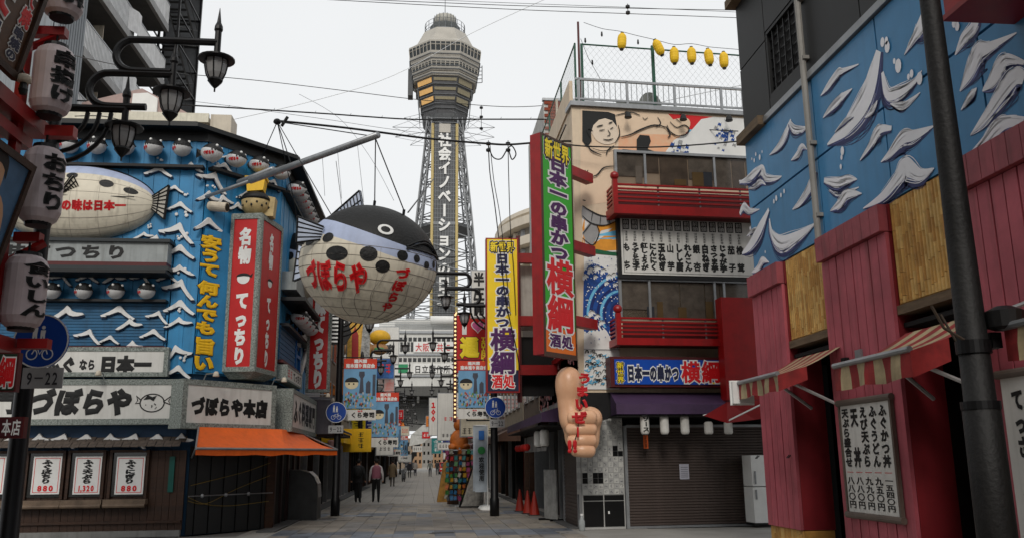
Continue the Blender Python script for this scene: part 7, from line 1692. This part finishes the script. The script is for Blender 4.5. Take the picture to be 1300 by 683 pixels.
for sd_,nm in ((-1,'left'),(1,'right')):
    for i in range(18):
        Y_=44+i*5.2+random.uniform(-1.5,1.5); ci=random.randint(0,6); m,ink=cols_[ci]; w_=random.uniform(.7,1.7); h=random.uniform(.8,2.4); zb=random.uniform(2.7,5.2)
        X=-4.0 if sd_<0 else 3.8-w_
        T=thing('projecting_sign','%s projecting shop sign, %s along the %s side of the street'%(desc[ci],dist[i],nm),'sign',(X,Y_,zb)); MB().box(0,w_,0,.2,0,h).build('face',m,T); MB().box(-.03,w_+.03,-.01,.21,-.05,0).box(-.03,w_+.03,-.01,.21,h,h+.05).build('trim',DMETAL,T)
        s=wd_[(i*3+(sd_>0))%10]; v=h>1.4*w_; marks(T,3+i%3,.08*w_,.92*w_,.08*h,.92*h,-.003,ink,v)
# toy rack, statue, boards, flags on the right
RKX,RKY=1.05,32.6
T=thing('toy_rack','revolving display rack crammed with colourful toys and packets on the right pavement','display rack',(RKX+.25,RKY,0))
MB().cyl((0,0,0),(0,0,2.1),.03).lathe([(.38,0),(.38,.06)],seg=12).build('stand',METAL,T); MB().box(-.5,.5,-.4,.4,1.98,2.02).build('top_tray',METAL,T)
pcs={}; pal=[(.5,.05,.05),(.55,.35,.05),(.06,.22,.4),(.1,.3,.1),(.45,.12,.25),(.5,.48,.42),(.3,.12,.05),(.6,.2,.05),(.03,.03,.03),(.08,.3,.32)]
for r in range(9):
    for k in range(7):
        for f in range(2):
            i=random.randint(0,9)
            if i not in pcs: pcs[i]=MB().box(-.055,.055,-.03,.03,-.075,.075).box(-.03,.03,-.035,-.031,-.04,.04).build('toy_packet',mat('toy_%d'%i,tuple(q*.55 for q in pal[i]),.4,var=.3,scale=9),T); o=pcs[i]
            else: o=inst(pcs[i],T)
            o.location=(-.45+k*.15+random.uniform(-.02,.02),-.40+random.uniform(-.04,.04) if f==0 else .3,.32+r*.2+random.uniform(-.03,.03)); o.rotation_euler=(random.uniform(-.2,.2),random.uniform(-.25,.25),random.uniform(-.5,.5)); sc__=random.uniform(.8,1.15); o.scale=(sc__,1,sc__)
T=thing('seated_statue','orange seated figure statue behind the toy rack','statue',(1.35,34.4,0)); OM=mat('statue_orange',(.50,.18,.04),.6,var=.3)
MB().lathe([(.45,0),(.45,1.9)],seg=12).build('pedestal',WOOD,T); MB().ball((0,0,2.35),.36,.3,.48,14,10).ball((0,0,2.98),.22,.2,.24,12,8).ball((.25,-.15,2.15),.18,.2,.14,10,6).ball((-.25,-.15,2.15),.18,.2,.14,10,6).build('figure',OM,T,True)
T=thing('a_frame_board','leaning grey notice board on a stand beside the toy rack','board',(1.75,31.6,0)); MB().prism([(-.45,0),(.35,0),(.42,1.5),(.05,1.5)],-.02,.02).build('panel',mat('board_print',(.28,.27,.25),.7,var=.4,scale=6),T); MB().tube([(-.5,-.03,.0),(.03,-.03,1.55),(.45,-.03,1.55)],.03,5).box(-.5,.4,-.1,.3,0,.06).build('frame',DMETAL,T)
T=thing('yellow_cloth_stall','ochre cloth covered stall piece on the right pavement beyond the toy rack','stall',(1.0,37,0)); MB().prism([(-.45,0),(.4,0),(.45,1.3),(.0,1.7),(-.2,1.5)],-.6,.6).build('cloth',mat('ochre_cloth',(.34,.20,.05),.8,var=.35),T)
def flag(x,y,h,w_,zb,lab,s,ink=INK,m=None):
    T=thing('banner_flag',lab,'banner',(x,y,0)); MB().cyl((0,0,0.1),(0,0,h),.018,seg=6).cyl((0,0,h-.03),(-w_,0,h-.03),.012,seg=5).build('flag_pole',WHITEP,T); MB().lathe([(.26,0),(.28,.04),(.22,.12),(.06,.16)],seg=14).build('water_base',WHITEP,T)
    mb=MB(); n=8
    for i in range(n):
        z0=zb+(h-.05-zb)*i/n;z1=zb+(h-.05-zb)*(i+1)/n; mb.add([(-w_,.04*sin(i*.9),z0),(-.02,0,z0),(-.02,0,z1),(-w_,.04*sin((i+1)*.9),z1)],[(0,1,2,3)])
    mb.build('cloth',m or mat('banner_cloth',(.42,.46,.50),.8,var=.12),T); text(T,s,-w_*.72,-w_*.28,zb+.35,h-1.05,-.045,ink,.03,vertical=True); MB().prism([(-w_*.5+.13*cos(k*pi/6),h-.85+.13*sin(k*pi/6)) for k in range(12)],-.05,-.045).build('green_emblem',mat('emblem_green',(.06,.3,.1),.6),T); MB().box(-w_*.72,-w_*.28,-.05,-.045,h-.5,h-.2).build('blue_square',mat('emblem_blue',(.05,.2,.5),.6),T)
p=atZ(617,646); flag(p[0],p[1],2.85,.44,.6,'tall white banner on a pole with vertical black characters near the right lamp','欢迎使用')
flag(2.12,29.6,2.8,.42,.6,'second narrow white banner partly hidden by the right street lamp','欢迎使用')
T=thing('shop_post','rough brown timber post with a small lit lamp beside the white banner','post',(1.95,32.5,0)); MB().prism([(-.12,0),(.12,0),(.2,2.6),(-.02,2.6)],-.12,.12).build('timber',WOOD,T); MB().ball((.1,-.2,2.3),.12,.1,.16,8,6).build('lamp_shade',mat('warm_lamp',(.8,.4,.12),.5,emit=.35),T)
# thin cross-street cables and small pennants deep in the street
for i in range(9):
    Y_=48+i*9; z=5.2+.35*(i%4); P=smoothpath([(-4.0,Y_,z+.5),(-1.5,Y_,z),(1.2,Y_+.3,z-.05),(3.8,Y_,z+.45)],5)
    o=MB().tube(P,.022,4,False).build('street_cable',BLACK,None); tag(o,'%s cable slung across the street between the far shop fronts'%dist[i],'cable')
# ================================================================ PEOPLE
def person(label,loc,rz,h,top,trou,hair=(.01,.009,.008),vest=None,stride=.12,bag=None,skirt=None,shoe=(.02,.02,.02),arms=.06,coat=0):
    T=thing('person',label,'person',loc,rz); k=h/1.72
    import bmesh
    bm=bmesh.new(); J={}
    def jt(n,x,y,z): J[n]=bm.verts.new((x*k,y*k,z*k))
    jt('pel',0,0,.93);jt('wa',0,0,1.08);jt('ch',0,-.01,1.28);jt('ne0',0,-.0,1.43);jt('ne',0,-.01,1.49);jt('hd0',0,-.015,1.56);jt('hd1',0,-.02,1.64)
    rr={'pel':(.155,.11),'wa':(.135,.10),'ch':(.165,.11),'ne0':(.09,.07),'ne':(.055,.055),'hd0':(.078,.09),'hd1':(.075,.09)}
    ed=[('pel','wa'),('wa','ch'),('ch','ne0'),('ne0','ne'),('ne','hd0'),('hd0','hd1')]
    for s,n,st_ in ((-1,'l',stride),(1,'r',-stride)):
        jt('sh'+n,s*.17,0,1.38);jt('el'+n,s*(.235+arms*.3),.03+st_*.4,1.12);jt('wr'+n,s*(.235+arms),-.05+st_*.5,.88);jt('ha'+n,s*(.235+arms),-.07+st_*.5,.79)
        jt('hi'+n,s*.09,0,.88);jt('kn'+n,s*.10,st_*.5-.03,.48);jt('an'+n,s*.10,st_*1.1,.09);jt('to'+n,s*.11,st_*1.1-.13,.035)
        rr.update({'sh'+n:(.075,.075),'el'+n:(.052,.052),'wr'+n:(.036,.036),'ha'+n:(.042,.03),'hi'+n:(.095,.095),'kn'+n:(.068,.068),'an'+n:(.05,.05),'to'+n:(.045,.03)})
        ed+=[('ne0','sh'+n),('sh'+n,'el'+n),('el'+n,'wr'+n),('wr'+n,'ha'+n),('pel','hi'+n),('hi'+n,'kn'+n),('kn'+n,'an'+n),('an'+n,'to'+n)]
    for a,b in ed: bm.edges.new((J[a],J[b]))
    names=list(J); me=bpy.data.meshes.new('p'); bm.to_mesh(me); bm.free(); o=bpy.data.objects.new('p',me); COL.objects.link(o)
    md=o.modifiers.new('s','SKIN'); 
    for i,n in enumerate(names): me.skin_vertices[0].data[i].radius=(rr[n][0]*k,rr[n][1]*k)
    me.skin_vertices[0].data[0].use_root=True
    md2=o.modifiers.new('u','SUBSURF'); md2.levels=2; bpy.context.view_layer.update()
    m2=bpy.data.meshes.new_from_object(o.evaluated_get(bpy.context.evaluated_depsgraph_get())); bpy.data.objects.remove(o)
    mk=lambda n_,c: mat(n_+str(tuple(round(x,3) for x in c)).replace(' ',''),c,.8,var=.15)
    sk=mat('skin_tone',(.42,.26,.19),.6); m2.materials.clear()
    for m in (mk('cloth_top',top),mk('cloth_trousers',trou),sk,mk('shoe',shoe)): m2.materials.append(m)
    for p in m2.polygons:
        c=p.center/k; p.use_smooth=True
        p.material_index=3 if c.z<.085 else 1 if c.z<.92 and abs(c.x)<.21 else 2 if (c.z>1.46 or (c.z<.86 and abs(c.x)>.2)) else 0
    b=bpy.data.objects.new('body',m2); COL.objects.link(b); b.parent=T
    MB().ball((0,.012*k,1.635*k),.088*k,.105*k,.098*k,14,10).build('hair',mk('hair',hair),T,True)
    mb=MB()
    for s in (-1,1): mb.ball((s*.088*k,-.02*k,1.60*k),.014,.022,.03,6,4)
    mb.build('ear',sk,T,True)
    MB().ball((0,-.11*k,1.60*k),.015,.02,.02,6,4).build('nose',sk,T,True)
    def shell(nm,prof,c,sy=.72):
        mb=MB(); K=16; n=len(prof); V=[(r*k*cos(2*pi*i/K),r*k*sy*sin(2*pi*i/K)+off*k,z*k) for r,z,off in prof for i in range(K)]
        mb.add(V,[(j*K+i,j*K+(i+1)%K,(j+1)*K+(i+1)%K,(j+1)*K+i) for j in range(n-1) for i in range(K)]); return mb.build(nm,mk('garment',c),T,True)
    if vest: shell('vest',[(.19,.95,0),(.185,1.1,0),(.205,1.28,0),(.20,1.38,0),(.12,1.46,0),(.07,1.47,0)],vest)
    if coat: shell('coat',[(.21,.62 if coat>1 else .78,.0),(.195,.95,0),(.19,1.1,0),(.215,1.28,0),(.21,1.38,0),(.12,1.47,0),(.07,1.48,0)],top)
    if bag: MB().ball((0,.17*k,1.20*k),.16*k,.11*k,.22*k,12,10).build('backpack',mk('bag',bag),T,True)
    return T
def pzn(x,y): p=atZ(x,y); return (p[0],p[1],0)
person('pedestrian in a dark coat with a black backpack, walking away on the left',pzn(454,638),rad(172),1.74,(.022,.022,.025),(.025,.025,.028),bag=(.02,.02,.022),coat=1,stride=.10)
person('pedestrian in a dusty pink vest over a white shirt and black trousers, walking away',pzn(477,637.5),rad(186),1.74,(.5,.48,.48),(.008,.008,.009),vest=(.30,.13,.17),stride=.08,arms=.03)
pp_=pzn(498,617.5); person('pedestrian in a tan coat walking away beyond the pair on the left',pp_,rad(180),1.72,(.22,.17,.11),(.12,.11,.10),coat=2,stride=.10,hair=(.02,.015,.01))
for i,(x,y,t,tr,lab) in enumerate(((546,605,(.16,.18,.17),(.05,.05,.06),'small distant pedestrian in grey-green in the middle of the street'),(555,603,(.05,.05,.06),(.04,.04,.05),'small distant pedestrian in dark clothes right of the middle'),(573,606,(.015,.015,.02),(.015,.015,.02),'distant pedestrian dressed in black near the parked vehicles'),(527,604,(.3,.28,.26),(.06,.06,.08),'distant pedestrian in pale clothes near the left signs'),(520,606,(.03,.03,.04),(.03,.03,.03),'distant pedestrian in black by the left shop fronts'))):
    person(lab,pzn(x,y),rad(180 if i%2 else 0),1.7,t,tr,coat=i%2)
# distant bicycle and cars
def wheel(mb,cx,r): mb.tube([(cx+r*cos(2*pi*k/16),0,r+r*sin(2*pi*k/16)) for k in range(17)],.025,4,False); [mb.tube([(cx,0,r),(cx+r*cos(a_),0,r+r*sin(a_))],.006,3,False) for a_ in [pi*2*k/8 for k in range(8)]]
def bicycle(loc,rz,lab):
    T=thing('bicycle',lab,'bicycle',loc,rz)
    for cx in (-.52,.52): mb=MB(); wheel(mb,cx,.32); mb.build('wheel',DMETAL,T)
    mb=MB(); mb.tube([(-.52,0,.32),(-.2,0,.78),(.42,0,.82),(.05,0,.32),(-.52,0,.32)],.022,5); mb.tube([(.05,0,.32),(-.2,0,.78)],.02,5); mb.tube([(.52,0,.32),(.40,0,1.02)],.022,5); mb.build('frame',METAL,T); MB().ball((-.22,0,.88),.13,.07,.04,8,5).build('saddle',BLACK,T); MB().tube([(.3,-.25,1.02),(.42,0,1.04),(.3,.25,1.02)],.015,5).build('handlebar',METAL,T); MB().box(.5,.8,-.15,.15,.72,.95).build('basket',METAL,T)
p=pzn(512,611); bicycle((p[0],p[1],0),rad(100),'bicycle parked on the left pavement by the far shops'); p=pzn(515,609); bicycle((p[0]-.2,p[1]+1,0),rad(80),'second bicycle parked just beyond the first on the left')
def car(loc,rz,c,lab,van=False):
    T=thing('van' if van else 'parked_car',lab,'van' if van else 'car',loc,rz); h=1.9 if van else 1.5
    prof=[(-2.1,.35),(2.1,.35),(2.15,.8),(1.2 if not van else 1.9,.95),(.7 if not van else 1.4,h),(-1.5 if not van else -2.0,h),(-2.1,.95)]
    MB().add([(x,y,z) for y in (-.85,.85) for x,z in prof],[tuple(range(6,-1,-1)),tuple(range(7,14))]+[(i,(i+1)%7,(i+1)%7+7,i+7) for i in range(7)]).build('body',mat('car_paint_'+lab[:6].replace(' ','_'),c,.25,var=.03,spec=.6),T)
    MB().box(-1.4,.9,-.86,.86,1.0,h-.1).build('side_window',GLASSD,T); MB().add([(1.23,-.7,1.0),(1.23,.7,1.0),(.76,.65,h-.06),(.76,-.65,h-.06)] if not van else [(1.93,-.7,1.0),(1.93,.7,1.0),(1.44,.65,h-.06),(1.44,-.65,h-.06)],[(0,1,2,3)]).build('windscreen',GLASSD,T)
    for x in (-1.35,1.35):
        for y in (-.8,.8): MB().cyl((x,y-.1,.33),(x,y+.1,.33),.33,seg=14).build('wheel',BLACK,T)
    for s in (-1,1): MB().box(2.1,2.17,s*.6-.15,s*.6+.15,.62,.75).build('headlight',WHITEP,T)
p=pzn(566,601.5); car((p[0],p[1],0),rad(-90),(.45,.02,.02),'red small car parked at the far end of the street')
p=pzn(582,602.5); car((p[0]-.6,p[1],0),rad(-90),(.6,.6,.6),'white van parked on the right at the far end of the street',True)
p=pzn(520,600.5); car((p[0],p[1]+8,0),rad(-90),(.05,.05,.06),'black car crossing at the far left end of the street')
# ================================================================ NEAR LEFT: lantern shop
NF=Frame(-4.05,9.1,90)
nb=thing('lantern_shop','dark timber shop front with red beams and hanging lanterns at the left edge','building',(-4.75,9.4,0),rad(90))
MB().box(-45,0,0,5,0,11.5).build('wall',mat('brown_wall',(.10,.055,.03),.7,var=.3,streak=.4),nb)
p=atX(20,96,-4.6); 
MB().box(-9,-.05,-.04,-.0,p[2]-1.2,p[2]+.4).build('yellow_board',YEL,nb)
# red canopy frame (beams run along the street, stubs point across it)
T=thing('red_canopy','red timber canopy with stub brackets carrying the four white lanterns','canopy',(0,0,0))
def beamY(x,px_,py,y_near,hh,dd,xw=.16):
    e=atX(px_,py,x); MB().box(x-xw,x,y_near,e[1],e[2]-hh,e[2]).build('long_beam',REDP,T); return e
e1=beamY(-4.12,64,160,1.5,.16,0,.55); e2=beamY(-4.20,42,178,2.5,.12,0,.12); e3=beamY(-4.12,28,432,1.5,.14,0,.3)
LX=-3.98; LYY=9.1
def stub(px0,px1,py,hh=.10,brace=True):
    a=atY(px0,py,LYY+.1); b=atY(px1,py,LYY+.1); MB().box(a[0],b[0],LYY+.05,LYY+.17,a[2]-hh,a[2]).build('stub_bracket',REDP,T)
    if brace: MB().tube([(a[0]+.3,LYY+.1,a[2]-hh),(a[0]-.2,LYY-.1,a[2]-.5)],.045,4).build('brace',REDP,T)
stub(38,85,35); stub(60,96,161,.12,False); stub(20,53,296); stub(25,63,430,.10,False)
MB().box(-4.3,-4.22,LYY-.2,LYY-.08,2.6,7.6).build('upright',REDP,T)
# four white lanterns, stacked
for i,(x,y0,y1,r,s,lab) in enumerate(((78,-45,22,.235,'新世界','topmost of four, cut by the upper edge'),(62,62,146,.235,'串揚げ','second from the top of four'),(48,190,284,.235,'おちり','third from the top, overlapping the lamp pole'),(26,326,416,.235,'食いしん','lowest of four, above the red beam'))):
    b=atY(x,y1,LYY); t=atY(x,y0,LYY); h=t[2]-b[2]
    paper_lantern('paper_lantern','big white ribbed lantern with black brushwork characters, '+lab,(b[0],LYY,b[2]),.205,h,s,0,None,mat('lantern_vinyl',(.50,.44,.45),.45,var=.08,streak=.25),ang=rad(58),bold=.055,ribs=2)
# tilted timber picture boards
def tilted(name,label,B,Tp,Ln,face,frame_m):
    """B,Tp: lower and upper far corners; board runs Ln towards the viewer (-Y)"""
    T=bpy.data.objects.new(name,None); COL.objects.link(T); tag(T,label,'signboard'); T.location=B
    up=Vector(Tp)-Vector(B); H=up.length; zax=up.normalized(); xax=Vector((0,1,0)); 
    # local: x runs towards the viewer, z up the board, face normal = -y
    yax=zax.cross(xax); T.matrix_world=Matrix(((xax.x,yax.x,zax.x,B[0]),(xax.y,yax.y,zax.y,B[1]),(xax.z,yax.z,zax.z,B[2]),(0,0,0,1)))
    b=.07; MB().box(-Ln,0,-.05,.02,0,b).box(-Ln,0,-.05,.02,H-b,H).box(-b,0,-.05,.02,b,H-b).box(-Ln,-Ln+b,-.05,.02,b,H-b).build('frame',frame_m,T); MB().box(-Ln+b,-b,-.02,0,b,H-b).build('face',face,T)
    return T,H,yax
B=atX(17,103,-4.05); Tp=atY(57,-6,B[1]); 
WB=mat('brown_board',(.13,.065,.03),.5,var=.25,scale=2,stretch=(1,1,4))
Tt,H,yax=tilted('shop_board','brown tilted shop board with red and navy painted characters at the top left corner',B,Tp,2.6,WB,WOOD)
print('normal',yax,H)
# x runs towards the viewer, so mirror the lettering with a warp
def mir(xx,zz,dep): return (xx,-.024-max(0,dep)*1.0,zz)
text(Tt,'て焼',-.32,-.12,H*.50,H*.92,0,REDINK,.05,vertical=True,outline=[(WHITEP,.07)],warp=mir); text(Tt,'串焼の',-.34,-.14,H*.12,H*.48,0,NAVY,.05,vertical=True,outline=[(WHITEP,.07)],warp=mir)
text(Tt,'んて',-.86,-.46,H*.42,H*1.1,0,REDINK,.08,vertical=True,outline=[(WHITEP,.07)],warp=mir); text(Tt,'屋',-.90,-.52,H*.10,H*.38,0,NAVY,.06,vertical=True,outline=[(WHITEP,.07)],warp=mir)
T2p=atX(41,211,-3.95); B2=atY(-30,400,T2p[1]); 
Tt,H,yax=tilted('picture_board','framed picture of a wrestler on blue, tilted above the lowest lantern',B2,T2p,1.6,mat('picture_blue',(.10,.20,.32),.6,var=.2),WOOD)
PSK=mat('print_skin',(.58,.38,.25),.7,var=.05)
def pp2(pts,m,y,nm,sm=3):
    P=smoothpath(pts+[pts[0]],sm)[:-1] if sm else pts; MB().add([(x-1.08,y,z*H/1.3) for x,z in P],[tuple(range(len(P)))]).build(nm,m,Tt)
pp2([(.08,.0),(.10,.5),(.16,.78),(.30,.92),(.62,.95),(.85,.8),(.95,.4),(.95,.05)],PSK,-.024,'painted_torso'); pp2([(.36,.88),(.34,1.05),(.42,1.18),(.56,1.18),(.62,1.04),(.58,.88)],PSK,-.0255,'painted_head')
pp2([(.33,1.06),(.36,1.20),(.48,1.26),(.62,1.2),(.66,1.06),(.60,1.12),(.48,1.16),(.38,1.12)],INK,-.027,'painted_hair'); pp2([(.1,.08),(.95,.08),(.95,.32),(.55,.24),(.12,.34)],mat('print_pink',(.62,.12,.16),.6),-.026,'painted_belt',0)
mb=MB(); 
for pts in ([(.2,.72),(.3,.62),(.42,.64)],[(.55,.66),(.68,.62),(.8,.7)],[(.3,.9),(.4,.82),(.5,.84)],[(.18,.3),(.2,.5),(.28,.6)],[(.42,1.06),(.45,1.05)],[(.52,1.06),(.55,1.05)],[(.46,.96),(.52,.96)]): P=smoothpath([(a-1.08,b*H/1.3) for a,b in pts],3); brush(mb,P,[.014]*len(P),-.029,-.0275)
mb.build('ink_lines',INK,Tt)
# small red-green name sign, maroon sign, flood lamp
def near_sign(px0,px1,py0,py1,Y,label,face,s,ink,outl=(),**k):
    a=atY(px0,(py0+py1)/2,Y);b=atY(px1,(py0+py1)/2,Y);zt=atY((px0+px1)/2,py0,Y)[2];zb=atY((px0+px1)/2,py1,Y)[2]
    T=thing('shop_sign',label,'sign',(a[0],Y,zb)); W_=b[0]-a[0];H=zt-zb
    MB().box(0,W_,0,.08,0,H).build('case',DRED,T); MB().box(.015,W_-.015,-.008,0,.015,H-.015).build('face',face,T); text(T,s,.0*W_,W_*.97,.08*H,.92*H,-.01,ink,k.get('bold',.05),outline=outl); return T
near_sign(-25,22,447,497,8.6,'small dark green sign with red white-edged characters at the left edge',mat('dark_green_face',(.02,.06,.03),.5),'横綱',REDINK,[(WHITEP,.05)],bold=.03)
near_sign(-60,30,529,556,8.5,'maroon sign with small white characters crossing the lamp pole foot',mat('maroon_face',(.10,.012,.02),.5),'　　　　　本店',WHITEP,bold=.02)
MB().cyl((0,0,0),(0,0,2.0),.02).build('x',METAL) if False else None
q=atY(5,620,8.5)
q=atX(30,108,-3.95); T=thing('floodlight','small white-capped lamp beside the second lantern','spotlight',q); MB().lathe([(.05,.10),(.065,.08),(.065,.03),(.03,.02)],seg=12).build('cap',CREAM,T,True); MB().lathe([(.03,.02),(.045,-.05),(.03,-.10)],seg=10).build('socket',BLACK,T); MB().cyl((0,0,.1),(-.1,0,.3),.01).build('arm',DMETAL,T)
# ================================================================ OVERHEAD WIRES
def wirepx(pts,Y,r,label,name='overhead_wire',m=None,coil=False):
    P=[]
    n=len(pts)
    for i,(x,y) in enumerate(pts):
        yy=Y if not isinstance(Y,(tuple,list)) else Y[0]+(Y[1]-Y[0])*i/(n-1); P.append(atY(x,y,yy))
    P=smoothpath(P,6); mb=MB(); mb.tube(P,r,5); 
    o=mb.build(name,m or BLACK,None); tag(o,label,'wire')
    if coil:
        c=MB()
        for i in range(2,len(P)-1,2): p=Vector(P[i]); c.tube([tuple(p+Vector((0,0,r))),tuple(p+Vector((.03,0,.09)))],.008,3)
        c.build('wire_clip',DMETAL,o)
wirepx([(415,-2),(560,4),(700,9),(960,14)],40,.018,'topmost wire running across the upper edge of the sky')
wirepx([(440,-4),(640,4),(800,10),(960,17)],41,.012,'second wire just below the topmost one across the sky')
wirepx([(415,0),(640,12),(800,18),(960,24)],40,.018,'third wire across the top of the sky, ending at the black building')
wirepx([(700,-4),(600,42),(500,96),(400,128),(270,158)],60,.02,'thin wire slanting across the sky behind the tower head',m=METAL)
wirepx([(240,95),(330,103),(440,116),(540,128),(640,136),(700,134)],32,.014,'wire crossing in front of the tower at the deck foot')
wirepx([(90,70),(160,85),(240,95)],(22,32),.014,'wire passing behind the top hooked lamp at the left')
wirepx([(90,128),(235,134),(400,144),(520,152),(600,152),(700,152)],30,.028,'thick twisted wire crossing the tower waist','overhead_wire',coil=True)
wirepx([(90,116),(235,128),(400,150),(500,165),(600,176)],38,.010,'thin wire sagging under the thick twisted one')
wirepx([(352,154),(440,163),(540,176),(620,183),(648,184),(690,181),(740,180),(840,186),(937,184)],(19,22),.028,'thick black cable from the insulators over the blue roof to the right buildings')
wirepx([(700,152),(740,154),(800,160),(937,167)],(30,20.5),.014,'thin black cable across the wrestler mural')
wirepx([(690,178),(740,186),(840,187),(937,180)],(20.6,20.4),.02,'second thick black cable drooping across the mural')
wirepx([(598,150),(580,184),(550,228),(518,270)],(60,20),.02,'black cable slanting from the tower waist down to the giant puffer fish')
wirepx([(620,184),(622,220),(628,260),(634,310),(642,380),(655,440),(660,470)],(24.5,23.5),.016,'black cable dropping past the yellow hanging sign, left strand')
wirepx([(622,184),(627,230),(634,270),(640,320),(648,400)],(24.5,23.6),.012,'black cable dropping past the yellow hanging sign, middle strand')
wirepx([(645,184),(646,230),(648,290),(652,340),(655,400)],(24.5,23.6),.014,'black cable dropping past the yellow hanging sign, right strand')
wirepx([(620,186),(626,200),(636,202),(644,190),(650,186),(655,196),(650,203),(646,192)],24.4,.02,'tangled loop of black cable near the top of the green sign')
wirepx([(700,165),(840,130),(1010,95)],(27,22),.008,'hair-thin wire rising behind the roof railing',m=METAL)
wirepx([(380,120),(430,150),(470,200),(500,255)],(34,26),.008,'hair-thin wire falling toward the giant puffer fish',m=METAL)
wirepx([(95,148),(130,148),(160,155)],20,.012,'short wire under the nearest street lamp arm') 
for i,(x,y) in enumerate(((611,140),(620,186),(645,186),(797,12))):
    p=atY(x,y,24 if i else 33); T=thing('insulator',['string of small black insulators hanging right of the tower waist','black insulator clamp over the left cable drop','black insulator clamp over the right cable drop','small black insulator on the top wires'][i],'insulator',p)
    mb=MB(); mb.cyl((0,0,.18),(0,0,-(.9 if i==0 else .2)),.012,seg=5)
    for z in ((.1,-.3,-.8) if i==0 else (.08,-.12)): mb.lathe([(.02,z-.06),(.07,z-.04),(.07,z+.03),(.02,z+.05)],seg=8)
    mb.build('insulator_string',DMETAL,T)
